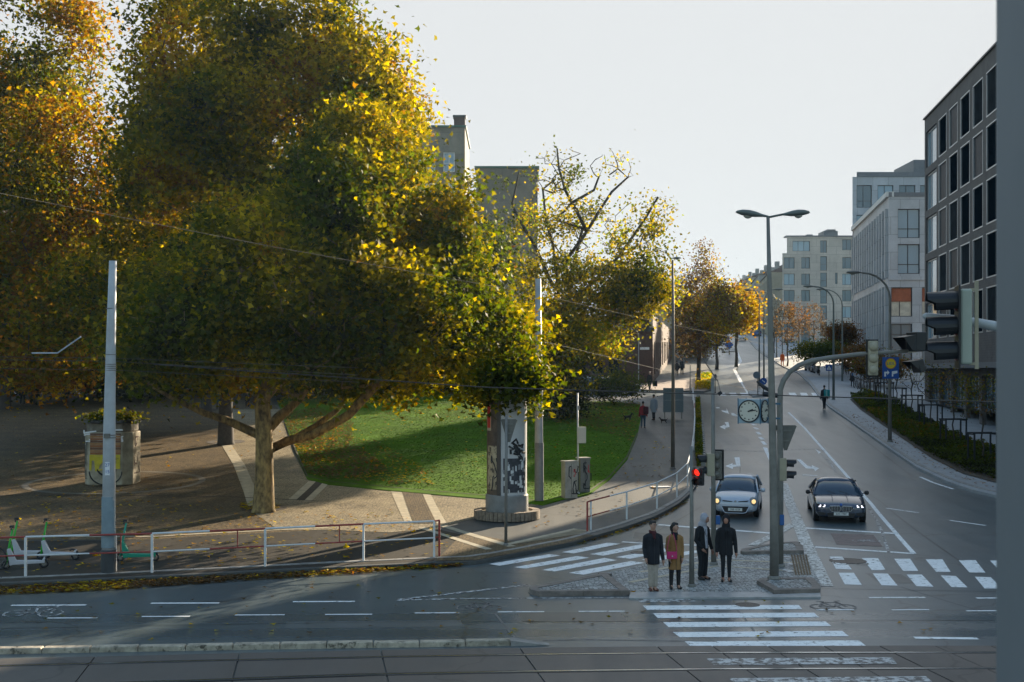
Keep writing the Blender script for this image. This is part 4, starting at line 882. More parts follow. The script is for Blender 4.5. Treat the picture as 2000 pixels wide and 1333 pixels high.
# shrub at its foot
sb = P(1110, 812, .13)
tree('shrub', 'dark round shrub at the foot of the half-bare tree', 'shrub', sb, [B(1110, 770, 84, 55, 42, 2.5), B(1200, 752, 96, 55, 22, 2)], 120, 90, .16, [('dark', 3), ('green', 3), ('olive', 1.5)], .09, .5, seed=66, spread=.45, bark=M_BARKD, simple=True)
# street trees
p6 = P(1365, 757, .13)
tree('street_tree', 'brown and orange street tree in the planted strip beside the road', 'tree', p6,
  [B(1370, 590, 114, 52, 70, 3.5, 160), B(1378, 510, 114, 22, 38, 2, 26), B(1330, 600, 112, 38, 60, 3, 80), B(1395, 620, 112, 38, 55, 3, 80), B(1360, 660, 112, 52, 35, 3, 60)], 330, 40, .19,
  [('brown', 6), ('olive', 2), ('orange', 1.6), ('yellow', 1)], .22, 3.2, seed=71, spread=.55, gap=-.5, bark=M_BARKD, simple=True, twigr=.03)
for i, (x, y, d, rx, ry, pal, lb) in enumerate((
    (1438, 600, 150, 30, 42, [('yellow', 4), ('orange', 3), ('olive', 1.5)], 'bright orange street tree beyond the brown one'),
    (1400, 600, 145, 30, 45, [('orange', 1.5), ('brown', 2), ('olive', 3), ('yellow', 1)], 'orange-brown street tree between the brown and the bright orange ones'),
    (1350, 640, 170, 40, 60, [('brown', 3), ('olive', 3)], 'dull brown street tree near the shop row'),
    (1452, 640, 330, 14, 34, [('dark', 3), ('green', 2)], 'far dark tree at the top of the street, first in the haze'),
    (1478, 628, 345, 22, 44, [('dark', 3), ('green', 2)], 'far dark tree at the top of the street, second in the haze'),
    (1500, 630, 300, 22, 40, [('dark', 3), ('green', 2), ('brown', 1)], 'far dark tree at the top of the street, before the old houses'),
    (1424, 640, 360, 26, 30, [('brown', 3), ('green', 2)], 'far brown tree where the street disappears'))):
    base = Vector(((x-1000)/FPX*d, d, Gp(d))); 
    tree('street_tree', lb, 'tree', base, [B(x, y, d, rx, ry, 3.5), B(x+rx*.4, y+ry*.3, d, rx*.8, ry*.7, 3)], 110, 60, .34 if d < 200 else .7, pal, .2, 2.6, seed=80+i, spread=.8 if d < 200 else 1.4, gap=-.7, bark=M_BARKD, simple=True, group='street trees up the road')
# leafless young trees before the apartment block
for i, (x, d) in enumerate(((1538, 150), (1560, 170), (1512, 185), (1590, 178))):
    base = Vector(((x-1000)/FPX*d, d, Gp(d)+.1)); c = at(x, 625, d)
    tree('bare_tree', ['leafless young tree nearest, before the left edge of the beige apartments', 'leafless young tree before the middle of the beige apartments', 'leafless young tree before the old house row', 'leafless young tree rightmost before the beige apartments'][i], 'tree', base, [(base.x, d, base.z+5.2, 1.6, 1.6, 2.8)], 90, 7, .22, [('brown', 3), ('rust', 1)], .1, 2, seed=100+i, spread=.3, bark=M_BARKD, simple=True, group='bare trees before the apartment block', twigr=.02)
for i, (x, y, rx, ry, pal, lb) in enumerate(((1645, 655, 26, 26, [('rust', 3), ('brown', 3)], 'rust-red shrub in front of the apartment block doorway'), (1600, 688, 40, 14, [('green', 3), ('olive', 1)], 'green hedge at the end of the right pavement'), (1660, 695, 40, 14, [('rust', 3), ('brown', 2), ('green', 1)], 'reddish hedge beside the green one'), (1715, 716, 50, 14, [('brown', 4), ('rust', 1), ('green', 1)], 'dark hedge below the white fin office'))):
    d = 140 - 8*i; base = Vector(((x-1000)/FPX*d, d, Gp(d)+.1))
    tree('shrub', lb, 'shrub', base, [B(x, y, d, rx, ry, 2.2)], 70, 90, .2, pal, .06, .3, seed=110+i, spread=.5, bark=M_BARKD, simple=True)
# young trees with guards on the right pavement
M_GUARD = mat('dark_steel', (.035, .04, .045), .5, .4); M_GUARD2 = mat('brown_wood_post', (.12, .06, .035), .7)
for i, (x, y, leafy) in enumerate(((1919, 905, 1), (1862, 872, 1), (1818, 838, 0), (1781, 815, 0), (1751, 798, 0), (1727, 785, 0), (1710, 775, 0), (1697, 766, 0))):
    g = P(x, y, .12)
    gr = empty('tree_guard', g, R(10), ['nearest dark steel tree guard, beside the pier', 'second dark tree guard from the pier', 'third dark tree guard from the pier', 'fourth dark tree guard from the pier', 'fifth dark tree guard, near the blue sign pole', 'sixth small tree guard from the pier', 'seventh small tree guard from the pier', 'farthest small tree guard by the bikes'][i], 'tree guard', 'tree guards along the hedge')
    for sx in (-.62, .62):
        for sy in (-.3, .3): MB().box((sx, sy, .75), (.07, .07, 1.5)).build('post', M_GUARD, gr)
        MB().box((sx, 0, 1.47), (.06, .53, .06)).build('side_rail', M_GUARD, gr)
    for sy in (-.3, .3): MB().box((0, sy, 1.53), (1.4, .07, .07)).build('top_rail', M_GUARD, gr)
    h = 3.4 if leafy else 3.2
    tree('young_tree', ['young tree with thin brown-green crown in the nearest guard', 'young olive-leaved tree in the second guard', 'nearly leafless sapling in the third guard', 'nearly leafless sapling in the fourth guard', 'nearly leafless sapling in the fifth guard', 'nearly leafless sapling in the sixth guard', 'nearly leafless sapling in the seventh guard', 'nearly leafless sapling in the farthest guard'][i], 'tree', g, [(g.x, g.y, g.z+h, 1.35, 1.2, 1.1)], 60, 13 if leafy else 2, .11, [('olive', 4), ('green', 1), ('brown', 2), ('orange', 1.5)], .05, 1.9, seed=130+i, spread=.32, gap=-.9, bark=M_BARKD, simple=True, group='young trees in guards', twigr=.009)
# ------------------------------------------------------------------ hedge, grass, fallen leaves
def in_poly(pts, poly):
    x, y = pts[:, 0], pts[:, 1]; ins = np.zeros(len(pts), bool); j = len(poly)-1
    for i in range(len(poly)):
        xi, yi = poly[i]; xj, yj = poly[j]; c_ = ((yi > y) != (yj > y)) & (x < (xj-xi)*(y-yi)/(yj-yi+1e-12)+xi); ins ^= c_; j = i
    return ins
def scatter(poly_px, n, r):
    pl = [(lambda q: (q.x, q.y))(P(x, y)) for x, y in poly_px]; a = np.array(pl); lo, hi = a.min(0), a.max(0); out = []
    while sum(map(len, out)) < n:
        q = lo+(hi-lo)*r.random((n*2, 2)); out.append(q[in_poly(q, pl)])
    return np.concatenate(out)[:n]
def z_of(q, off=0.0): return np.interp(q[:, 1], BR, [Gp(b) for b in BR])+off
def leafstuff(name, q, z, size, cols, label, cat, flat=1.0, simple=True, kind='stuff', m=None, group=None):
    pos = np.column_stack([q, z]); c = Vector(pos.mean(0)); me = leaf_mesh(name, pos-np.array(c), size, cols, flat=flat, simple=simple); me.materials.append(m or M_LEAF)
    o = bpy.data.objects.new(name, me); COL.objects.link(o); o.location = c; return tag(o, label, cat, group, kind)
HED = [(1660, 780), (1700, 773), (1745, 790), (1790, 815), (1850, 850), (1950, 893), (2150, 960), (2150, 985), (1950, 944), (1880, 925), (1820, 895), (1770, 862), (1720, 828), (1680, 800)]
q = scatter(HED, 52000, rng); h = .22+.16*vnoise(np.column_stack([q, q[:, 0]*0]), .8, 3); z = z_of(q, .12)+np.maximum(.04, h*2.0)*rng.random(len(q))**.5
leafstuff('low_hedge', q, z, .11*(.7+.6*rng.random(len(q))), colours(np.column_stack([q, z]), [('dark', 3), ('green', 4), ('rust', .8), ('olive', 1.2)], 4, rng), 'low dark green and reddish ground hedge along the right pavement', 'hedge', flat=.2)
sheet('hedge_bed', HED, .15, M_DIRT)
q = scatter([(1359, 790), (1367, 790), (1373, 900), (1366, 935), (1358, 900)], 5000, rng); z = z_of(q, .14)+.5*rng.random(len(q))
leafstuff('verge_hedge', q, z, .13, colours(np.column_stack([q, z]), [('green', 3), ('olive', 2), ('brown', 1)], 5, rng), 'narrow green verge planting between the white railing and the road', 'hedge', flat=.2)
q = scatter([(1358, 764), (1392, 764), (1390, 742), (1360, 742)], 2500, rng); z = z_of(q, .14)+.7*rng.random(len(q))
leafstuff('yellow_bush', q, z, .2, colours(np.column_stack([q, z]), [('yellow', 4), ('lime', 2)], 5, rng), 'bright yellow low bush around the foot of the brown street tree', 'bush', flat=.2)
q = scatter([(-300, 778), (0, 777), (300, 776), (560, 775), (560, 768), (300, 768), (0, 769), (-300, 769)], 16000, rng); z = z_of(q, .14)+2.2*rng.random(len(q))**.8
leafstuff('park_hedge', q, z, .34, colours(np.column_stack([q, z]), [('dark', 4), ('green', 2), ('brown', .6)], 8, rng), 'dark hedge closing the far side of the shaded park', 'hedge', flat=.1)
# blades of grass
q = scatter(LAWN, 70000, rng); z = z_of(q, .165); t = vnoise(np.column_stack([q, q[:, 0]*0]), 3, 9)[:, None]
gc = np.array([(.078, .165, .002)])*(1+.25*t)*np.exp(rng.normal(0, .12, (len(q), 1)))
gc = np.where((q[:, 1:2] > 84+3*t), gc*np.array([[1.5, 1.0, 1]]), gc)  # far blades yellowed: the sunlit strip is put into their colour
leafstuff('grass', q, z, .09, gc, 'short green lawn grass', 'grass', flat=.8, m=leafmat('grass_blades', .15, .8))
# brown leaf carpet on the lawn corner and thin scatter elsewhere
def carpet(name, poly, n, size, pal, off, label, jitter=.04):
    q = scatter(poly, n, rng); z = z_of(q, off)+jitter*rng.random(len(q))
    return leafstuff(name, q, z, size*(.7+.6*rng.random(len(q))), colours(np.column_stack([q, z]), pal, 6, rng)*1.35, label, 'fallen leaves', flat=.85, simple=False)
YB = [('yellow', 3), ('orange', 1.2), ('brown', 3), ('olive', 1.5)]
carpet('fallen_leaves', [(575, 870), (600, 860), (680, 872), (740, 905), (760, 930), (700, 940), (640, 944), (600, 932)], 1700, .15, [('brown', 5), ('rust', 2), ('orange', 1.2), ('yellow', .8)], .2, 'brown fallen leaves covering the near left corner of the lawn')
carpet('fallen_leaves', [(572, 868), (640, 850), (740, 870), (820, 915), (850, 955), (760, 955), (640, 944), (600, 934)], 1500, .14, [('brown', 4), ('orange', 1.5), ('yellow', 1.5), ('olive', 1)], .2, 'thin ragged fringe of leaves round the brown drift on the lawn corner')
carpet('fallen_leaves', [(545, 815), (620, 800), (690, 830), (690, 868), (575, 868)], 1900, .15, [('brown', 4), ('rust', 2), ('yellow', 1)], .2, 'thinner brown leaves on the lawn behind the trunk')
carpet('fallen_leaves', LAWN, 1500, .12, YB, .2, 'leaves sprinkled over the whole lawn')
carpet('fallen_leaves', [(1060, 790), (1250, 790), (1252, 815), (1235, 870), (1180, 850), (1080, 830)], 2300, .16, [('brown', 4), ('olive', 3), ('rust', 1)], .2, 'brown leaves at the far right end of the lawn')
gut = [(-40, 1146), (0, 1145), (200, 1136), (385, 1127), (560, 1118), (700, 1111), (850, 1104), (925, 1100), (900, 1108), (700, 1121), (560, 1130), (385, 1142), (200, 1155), (0, 1163), (-40, 1166)]
carpet('fallen_leaves', gut, 3300, .12, [('brown', 6), ('yellow', 1.2), ('rust', 1.6), ('olive', .8)], .015, 'drift of yellow and brown leaves in the gutter below the left kerb', .07)
carpet('fallen_leaves', [(1120, 1062), (1163, 1049), (1215, 1034), (1278, 1013), (1325, 988), (1345, 975), (1340, 985), (1290, 1014), (1220, 1040), (1130, 1066)], 350, .12, YB, .015, 'few leaves in the gutter of the slip lane')
carpet('fallen_leaves', [(-60, 1134), (-60, 985), (300, 960), (500, 1010), (760, 1000), (900, 1060), (850, 1096), (385, 1119), (0, 1136)], 620, .14, [('yellow', 4), ('orange', 2), ('olive', 1)], .15, 'single yellow leaves scattered over the left pavement')
carpet('fallen_leaves', [(0, 975), (500, 960), (600, 830), (450, 800), (0, 800)], 380, .15, YB, .15, 'leaves scattered over the shaded park paving')
carpet('fallen_leaves', [(470, 990), (500, 985), (545, 992), (552, 998), (530, 1004), (480, 1004), (466, 998)], 160, .14, [('yellow', 4), ('lime', 1)], .14, 'yellow leaves gathered in the tree pit of the lit plane')
carpet('fallen_leaves', [(1000, 1040), (1160, 1030), (1330, 960), (1300, 850), (1230, 900), (1120, 985)], 160, .13, YB, .14, 'few leaves on the asphalt pavement beside the curved railing')
carpet('fallen_leaves', [(0, 1160), (900, 1110), (1600, 1180), (1900, 1240), (0, 1260)], 120, .12, YB, .012, 'stray leaves on the tram street')
carpet('fallen_leaves', [(1640, 800), (1700, 845), (1790, 905), (1900, 950), (1950, 962), (1950, 945), (1820, 900), (1720, 835)], 260, .12, [('brown', 3), ('rust', 2), ('orange', 1)], .13, 'brown leaves on the right pavement below the hedge')
for x, y, rr in ((515, 1000, .9), (441, 868, 1.1), (403, 805, 1.0)):
    c = P(x, y); sheet('tree_pit', [(c.x+rr*math.cos(2*math.pi*k/20), c.y+rr*math.sin(2*math.pi*k/20)) for k in range(20)], .145, M_DIRT, world=True)
# ------------------------------------------------------------------ STREET FURNITURE
M_POLE = mat('galvanised_pole', (.21, .20, .18), .55, .3, var=.15, scale=3)
M_POLEL = mat('pale_pole_paint', (.42, .44, .46), .5, var=.1, scale=3)
M_POLEG = mat('grey_green_pole', (.13, .15, .14), .5, .2, var=.1)
M_DARK = mat('dark_plastic', (.012, .014, .018), .45)
M_BACK = mat('sign_back', (.15, .14, .12), .6, var=.15, scale=5)
M_OCHRE = mat('beige_signal_housing', (.36, .32, .23), .5, var=.1)
M_GREENW = mat('pale_green_housing', (.36, .40, .34), .45, var=.05)
M_BLUE = mat('blue_plastic', (.02, .10, .30), .4)
M_WP = mat('white_rail_paint', (.66, .67, .68), .45, var=.06, scale=8); M_RP = mat('red_rail_paint', (.30, .045, .035), .5, var=.15, scale=8)
M_LITRED = mat('lit_red_lens', (.8, .02, .01), .3, em=(1, .03, .015), ems=.5)
M_LENS = mat('unlit_lens', (.05, .02, .015), .2)
M_REDL = mat('dim_red_lens', (.22, .035, .015), .3)
M_YSIG = mat('yellow_sign_paint', (.75, .55, .02), .5); M_BSIG = mat('blue_sign_paint', (.01, .08, .33), .5); M_RSIG = mat('red_sign_paint', (.5, .02, .02), .5); M_WSIG = mat('white_sign_paint', (.75, .76, .78), .5)
def text(name, s, size, m, parent, M4, ext=.002):
    cu = bpy.data.curves.new(name, 'FONT'); cu.body = s; cu.size = size; cu.align_x = 'CENTER'; cu.align_y = 'CENTER'; cu.extrude = ext; cu.materials.append(m)
    t_ = bpy.data.objects.new(name, cu); me = bpy.data.meshes.new_from_object(t_); bpy.data.objects.remove(t_)
    o = bpy.data.objects.new(name, me); COL.objects.link(o); reg(parent, o); o.matrix_local = M4; return o
FRONT = Matrix.Rotation(R(90), 4, 'X')          # text standing up, facing -Y
def signal(root, n, hm, face=None, lens=None, vis=.22, plate=None, r=.12, pitch=.30, dome=False, depth=.14, lit=None):
    """n-lamp head facing local -Y, centred on the root"""
    H = n*pitch
    MB().box((0, .0, 0), (.27, depth, H)).build('housing', hm, root, bevel=.025)
    if plate: MB().box((0, -depth/2-.012, 0), (.36, .02, H+.10)).build('back_plate', plate, root, bevel=.03)
    for k in range(n):
        z = (k-(n-1)/2)*pitch; f = -depth/2-.02
        v = MB(); seg = 14; a0, a1 = R(-40), R(220)
        for i in range(seg+1):
            t = a0+(a1-a0)*i/seg; c, s_ = math.cos(t), math.sin(t)
            v.v += [(r*1.08*c, f, z+r*1.08*s_), (r*1.1*c, f-vis*(1 if s_ > 0 else .72), z+r*1.1*s_-.01), (r*1.02*c, f, z+r*1.02*s_), (r*1.04*c, f-vis*(1 if s_ > 0 else .72), z+r*1.04*s_-.01)]
        for i in range(seg): 
            b = i*4; v.f += [(b, b+4, b+5, b+1), (b+2, b+3, b+7, b+6), (b+1, b+5, b+7, b+3)]; v.mi += [0]*3
        v.build('visor', M_DARK, root, smooth=False)
        l_ = MB(); l_.lathe([(r, 0), (r*.8, .03), (.01, .045)], 14); o = l_.build('lens', (lit if lit and k == n-1 else (lens or M_LENS)), root, smooth=True, loc=(0, f+.005, z)); o.rotation_euler = (R(90), 0, 0)
        if dome:
            l_ = MB(); l_.lathe([(r*1.05, 0), (r*.9, .05), (r*.5, .09), (.01, .10)], 14); o = l_.build('rear_dome', hm, root, smooth=True, loc=(0, depth/2-.005, z)); o.rotation_euler = (R(-90), 0, 0)
    return root
def pole(name, label, base, pts, rad, m, cat='pole', n=12, group=None, basebox=None):
    o = empty(name, base, 0, label, cat, group); b = Vector(base)
    MB().tube([Vector(p)-b for p in pts], rad, n).build('pole_shaft', m, o, smooth=True)
    if not name.startswith('catenary'): MB().lathe([(max(rad[0]*1.5, .08), 0), (max(rad[0]*1.4, .08), .05), (rad[0]*1.02, .08)], 12, (0, 0, 0)).build('pole_foot', m, o)
    return o
# catenary poles
b = P(212, 1119, .12); d = b.y
p_ = pole('catenary_pole', 'thick pale round tram wire pole with dark foot behind the red and white railing', b, [b, at(213.5, 850, d), at(217, 650, d), at(220.5, 510, d)], [.185, .165, .125, .10], M_POLEL, 'tram pole', 20)
MB().lathe([(.205, 0), (.205, .62), (.19, .64)], 20).build('dark_base_sleeve', mat('dark_sleeve', (.05, .055, .06), .6, var=.2), p_, smooth=False)
MB().lathe([(.192, .7), (.184, 2.1)], 20).build('bluish_band', mat('blue_grey_band', (.20, .27, .31), .5, var=.1), p_)
for y in (603, 693, 712, 716, 720, 724, 850, 855): 
    z = at(0, y, d).z-b.z; MB().tube([(math.cos(t)*(.19-.08*z/9)+.0, math.sin(t)*(.19-.08*z/9), 0) for t in [2*math.pi*k/16 for k in range(17)]], .012, 4).build('clamp_ring', M_POLE, p_, loc=((at(216.5, 0, d).x-b.x)*min(1, z/5), 0, z))
MB().box((.02, -.19, at(0, 851, d).z-b.z), (.16, .08, .12)).build('clamp_box', M_BACK, p_)
MB().box((.03, -.185, at(0, 915, d).z-b.z), (.13, .02, .36)).build('number_plate', M_WSIG, p_)
text('plate_number', '27', .13, M_BSIG, p_, Matrix.Translation((.03, -.2, at(0, 908, d).z-b.z)) @ FRONT); text('plate_number', '15', .13, M_BSIG, p_, Matrix.Translation((.03, -.2, at(0, 921, d).z-b.z)) @ FRONT)
b = P(1053, 978, .16); d = b.y; pA = b.copy()
p_ = pole('catenary_pole', 'grey round tram wire pole at the lawn corner right of the poster column', b, [b, at(1052, 760, d), at(1051, 545, d)], [.185, .155, .115], M_POLEL, 'tram pole', 16)
MB().lathe([(.187, 0), (.18, 2.35)], 16).build('darker_lower_band', mat('grey_band', (.22, .22, .215), .6, var=.15), p_)
for y in (803, 812): MB().tube([(math.cos(t)*.185, math.sin(t)*.185, 0) for t in [2*math.pi*k/14 for k in range(15)]], .012, 4).build('clamp_ring', M_POLE, p_, loc=(-.01, 0, at(0, y, d).z-b.z))
# double street lamp
b = P(1512, 1130, .13); d = b.y
lp = pole('street_lamp', 'tall double-headed street lamp standing on the kerbed island beside the clock', b, [b, at(1512, 1020, d), at(1508, 800, d), at(1503, 560, d), at(1500, 425, d)], [.125, .115, .095, .065, .045], M_POLE, 'street lamp', 14)
def lamp_head(root, c, sgn, s=1.0, m=None):
    prof = [(0, .06), (.12, .10), (.3, .17), (.5, .20), (.7, .17), (.85, .09), (.9, .01)]; v = MB(); n = 10
    for x, r_ in prof:
        for j in range(n):
            t = 2*math.pi*j/n; v.v.append((sgn*x*s, r_*math.cos(t)*s, r_*math.sin(t)*(.62 if math.sin(t) > 0 else .4)*s+x*.02*s))
    for i in range(len(prof)-1):
        for j in range(n): a = i*n+j; q_ = i*n+(j+1) % n; v.f.append((a, q_, q_+n, a+n)); v.mi.append(0)
    o = v.build('lamp_head', m or M_POLEG, root, smooth=True, loc=c)
    g = MB(); g.lathe([(.13*s, 0), (.12*s, -.05*s), (.06*s, -.09*s), (.01, -.1*s)], 12, (sgn*.52*s, 0, -.04*s), sy=.8); g.build('lamp_glass', mat('lamp_glass', (.35, .34, .3), .15), o, smooth=True); return o
t = at(1500, 425, d)-b
MB().tube([(t.x, 0, t.z-.2), (t.x, 0, t.z+.02), (t.x-.15, 0, t.z+.05)], .04, 8).build('arm', M_POLEG, lp, smooth=True); MB().tube([(t.x, 0, t.z), (t.x+.4, 0, t.z+.08)], .03, 8).build('arm', M_POLEG, lp, smooth=True)
h = lamp_head(lp, (t.x-.08, 0, t.z+.03), -1, .88); h.rotation_euler = (0, R(8), R(-6)); h = lamp_head(lp, (t.x+.38, 0, t.z+.07), 1, .86); h.rotation_euler = (0, R(-4), R(6))
# other street lamps: (base px, lift, top px y, arm end px, label)
def bent_lamp(bx, by, lift, ty, ex, ey, r0, label, m, group=None, headm=None):
    b = P(bx, by, lift); d = b.y; sg = 1 if ex > bx else -1; top = at(bx, ty, d); e = at(ex, ey, d); pts = [b, at(bx, (by+ty)/2, d), at(bx, ty+ (by-ty)*.12, d)]
    a = pts[-1]
    for k in range(1, 7):
        u = k/6; pts.append(Vector((a.x+(e.x-a.x)*(1-math.cos(u*math.pi/2)), d, a.z+(e.z-a.z)*math.sin(u*math.pi/2))))
    o = pole('street_lamp', label, b, pts, [r0, r0*.8, r0*.6]+[r0*.5]*6, m, 'street lamp', 8, group)
    hd = lamp_head(o, e-b, sg, 1.0, headm or m); return o
b = P(1314, 916, .12); d = b.y; o = pole('street_lamp', 'single-headed street lamp on the asphalt pavement left of the road', b, [b, at(1315, 700, d), at(1314, 508, d)], [.1, .08, .05], mat('brown_grey_pole', (.13, .115, .10), .6, var=.1), 'street lamp', 10)
t = at(1311, 505, d)-b; lamp_head(o, (t.x, 0, t.z), 1, .55, M_POLEG)
bent_lamp(1738, 863, .12, 545, 1683, 533, .12, 'curved street lamp carrying the blue shop sign beside the low hedge', M_POLE)
bent_lamp(1628, 781, .12, 568, 1590, 560, .11, 'curved street lamp behind the walker with the teal bag', M_POLEG)
bent_lamp(1645, 745, .12, 578, 1612, 566, .10, 'slimmer curved street lamp behind, before the beige apartments', M_POLEG)
for i, (x, y, ty, ex) in enumerate(((1483, 755, 575, 1470), (1492, 748, 574, 1512), (1517, 700, 580, 1500), (1528, 692, 590, 1515))):
    bent_lamp(x, y, .05, ty, ex, ty-8, .09, ['far street lamp just left of the double lamp pole', 'far street lamp behind the double lamp pole', 'far street lamp behind the orange-clad worker', 'farthest street lamp on the right pavement'][i], M_POLEG, 'far street lamps')
# curved signal mast
b = P(1524, 1107, .04); d = b.y; M3 = [b, at(1524, 900, d), at(1523, 790, d)]
for x, y in ((1524, 762), (1530, 744), (1542, 727), (1560, 714), (1585, 705), (1620, 699), (1680, 692), (1740, 688), (1803, 684)): M3.append(at(x, y, d))
ms = pole('signal_mast', 'grey curved signal mast arching to the right over the lane', b, M3, [.095, .09, .085, .08, .078, .075, .073, .07, .065, .06, .052, .045], M_POLE, 'signal mast', 12); d3 = d
MB().tube([at(1540, 729, d)-b, at(1558, 722, d)-b, at(1605, 703, d)-b], .02, 6).build('stay_rod', M_POLE, ms)
c = at(1705, 700, d3-.12); sg = empty('traffic_light', c, R(180), 'three-lamp signal seen from behind on the curved mast arm', 'traffic light')
signal(sg, 3, M_OCHRE, plate=M_DARK, dome=True, r=.135, pitch=.33)
c = at(1790, 668, d3-.1); sg = empty('traffic_light', c, R(-72), 'black boxy signal with a long hood at the end of the curved mast arm', 'traffic light')
MB().box((0, 0, 0), (.5, .36, .55)).build('housing', M_DARK, sg, bevel=.02); v = MB(); v.add([(-.24, -.18, .2), (.24, -.18, .2), (.24, -.18, -.26), (-.24, -.18, -.26), (-.27, -.62, .12), (.27, -.62, .12), (.22, -.30, -.24), (-.22, -.30, -.24)], [(0, 4, 5, 1), (1, 5, 6, 2), (0, 3, 7, 4)]); v.build('hood', M_DARK, sg)
MB().box((0, -.185, -.3), (.46, .02, .02)).build('lower_trim', M_OCHRE, sg)
for x_ in (-.12, .1): MB().lathe([(.03, 0), (.02, .05)], 8, (x_, 0, .27)).build('bolt', M_ALU, sg)
c = at(1793, 715, d3-.1); sg = empty('traffic_light', c, R(-66), 'small black tilted lamp hanging under the mast arm end', 'traffic light')
MB().box((0, 0, 0), (.34, .22, .36), M=Matrix.Rotation(R(20), 4, 'X')).build('housing', M_DARK, sg, bevel=.02); v = MB(); v.add([(-.17, -.11, .16), (.17, -.11, .16), (.17, -.11, -.12), (-.17, -.11, -.12), (-.18, -.45, .12), (.18, -.45, .12)], [(0, 4, 5, 1), (1, 5, 2), (0, 3, 4)]); v.build('hood', M_DARK, sg)
MB().box((0, .12, -.03), (.05, .05, .5)).build('bracket', M_OCHRE, sg)
# yield signs seen from behind
def yield_back(name, x0, x1, yt, yb, d, label, m):
    a, b_, c = at(x0, yt, d), at(x1, yt, d), at((x0+x1)/2, yb, d); o = empty(name, Vector(((a.x+b_.x)/2, d, c.z)), 0, label, 'road sign'); w = b_.x-a.x; h = a.z-c.z
    v = MB(); v.prism([(-w/2, h), (-w/2+.04, h+.03), (w/2-.04, h+.03), (w/2, h), (.04, .0), (-.04, .0)], -.012, .012, M=Matrix.Rotation(R(90), 4, 'X')); v.build('sign_plate', m, o)
    for z in (h*.82, h*.4): MB().box((0, -.03, z), (w*.55*(z/h+.1), .03, .04)).build('mounting_rail', M_POLE, o)
    return o
yield_back('yield_sign', 1513, 1556, 833, 880, d3+.14, 'brown-grey back of a triangular yield sign on the curved mast', M_BACK)
c = at(1529, 917, d3+.02); sg = empty('traffic_light', c+Vector((.0, 0, 0)), R(82), 'beige-backed side signal with dark hoods pointing right on the curved mast', 'traffic light'); signal(sg, 2, M_OCHRE, vis=.26, r=.115, pitch=.33, depth=.2)
MB().box(tuple(at(1527, 1016, d3-.1)-b), (.12, .1, .30)).build('push_button_box', M_BLUE, ms, bevel=.015)
MB().box(tuple(at(1521, 945, d3)-b), (.1, .14, .3)).build('junction_box', M_BACK, ms)
# clock
c = at(1471, 803, P(1512, 1130).y-.05); ck = empty('street_clock', c, R(-31), 'cream-faced street clock in a pale blue case hanging left of the double lamp', 'clock')
M_CASE = mat('pale_blue_case', (.30, .41, .48), .3, coat=.3); M_DIAL = mat('cream_dial', (.62, .59, .50), .4); M_FRB = mat('blue_case_frame', (.05, .15, .24), .4)
MB().box((0, 0, 0), (.62, .62, .66)).build('case', M_CASE, ck, bevel=.01)
for sx in (-1, 1):
    for sy in (-1, 1): MB().box((sx*.315, sy*.315, 0), (.022, .022, .70)).build('edge_bar', M_FRB, ck)
for nm, rz in (('dial', 0), ('dial', 90)):
    T = Matrix.Rotation(R(rz), 4, 'Z')
    dl = MB().lathe([(.29, 0), (.29, .02), (.01, .021)], 32).build('dial', M_DIAL, ck); dl.matrix_local = T @ Matrix.Translation((0, -.315, 0)) @ Matrix.Rotation(R(90), 4, 'X')
    rim = MB().tube([(.29*math.cos(2*math.pi*k/32), .29*math.sin(2*math.pi*k/32), .02) for k in range(33)], .018, 6).build('rim', M_DARK, dl)
    for k in range(12):
        t = 2*math.pi*k/12; MB().lathe([(.02, 0), (.02, .003)], 8, (.225*math.cos(t), .225*math.sin(t), .022)).build('hour_mark', M_DARK, dl)
    for L_, w_, an in ((.13, .035, 90-67), (.21, .025, 90-80)):
        a = R(an if rz == 0 else an); MB().box((math.cos(a)*L_*.42, math.sin(a)*L_*.42, .03+w_*.1), (L_*1.15, w_, .004), rz=a).build('hand', M_DARK, dl)
MB().box((0.45, .2, .2), (.5, .05, .05)).build('bracket', M_FRB, ck); MB().box((0.45, .2, -.2), (.5, .05, .05)).build('bracket', M_FRB, ck)
# signal posts on the island
b = P(1351, 1146, .03); d = b.y; sp1 = pole('signal_post', 'slim grey signal post between the tan coat and the hooded person', b, [b, at(1351, 1010, d), at(1350, 872, d)], [.075, .05, .045], M_POLE, 'signal post')
c = at(1365, 931, d+.1); sg = empty('traffic_light', c, R(-28), 'pedestrian signal glowing red on the slim front post', 'traffic light'); signal(sg, 2, M_DARK, vis=.2, r=.1, pitch=.24, lit=M_LITRED)
MB().box(tuple(at(1357, 931, d+.05)-b), (.16, .04, .04)).build('bracket', M_POLE, sp1)
b = P(1394, 1103, .04); d = b.y; sp2 = pole('signal_post', 'tall pale signal post between the hooded person and the silver car', b, [b, at(1393, 900, d), at(1392, 742, d)], [.085, .06, .05], M_POLE, 'signal post')
MB().lathe([(.06, 0), (.05, .05), (.01, .07)], 10, tuple(at(1392, 742, d)-b)).build('cap', M_POLE, sp2)
c = at(1387, 908, d+.05); sg = empty('traffic_light', c, R(-86), 'beige-backed signal with dark hoods pointing left on the tall pale post', 'traffic light'); signal(sg, 2, M_OCHRE, vis=.24, r=.115, pitch=.33, depth=.22)
c = at(1401, 909, d+.1); sg = empty('traffic_light', c, R(160), 'three-lamp signal facing the waiting cars on the tall pale post', 'traffic light'); signal(sg, 3, M_BACK, plate=M_DARK, dome=True, r=.10, pitch=.27)
MB().box(tuple(at(1402, 1016, d-.02)-b), (.13, .1, .26)).build('push_button_box', M_BLUE, sp2, bevel=.015)
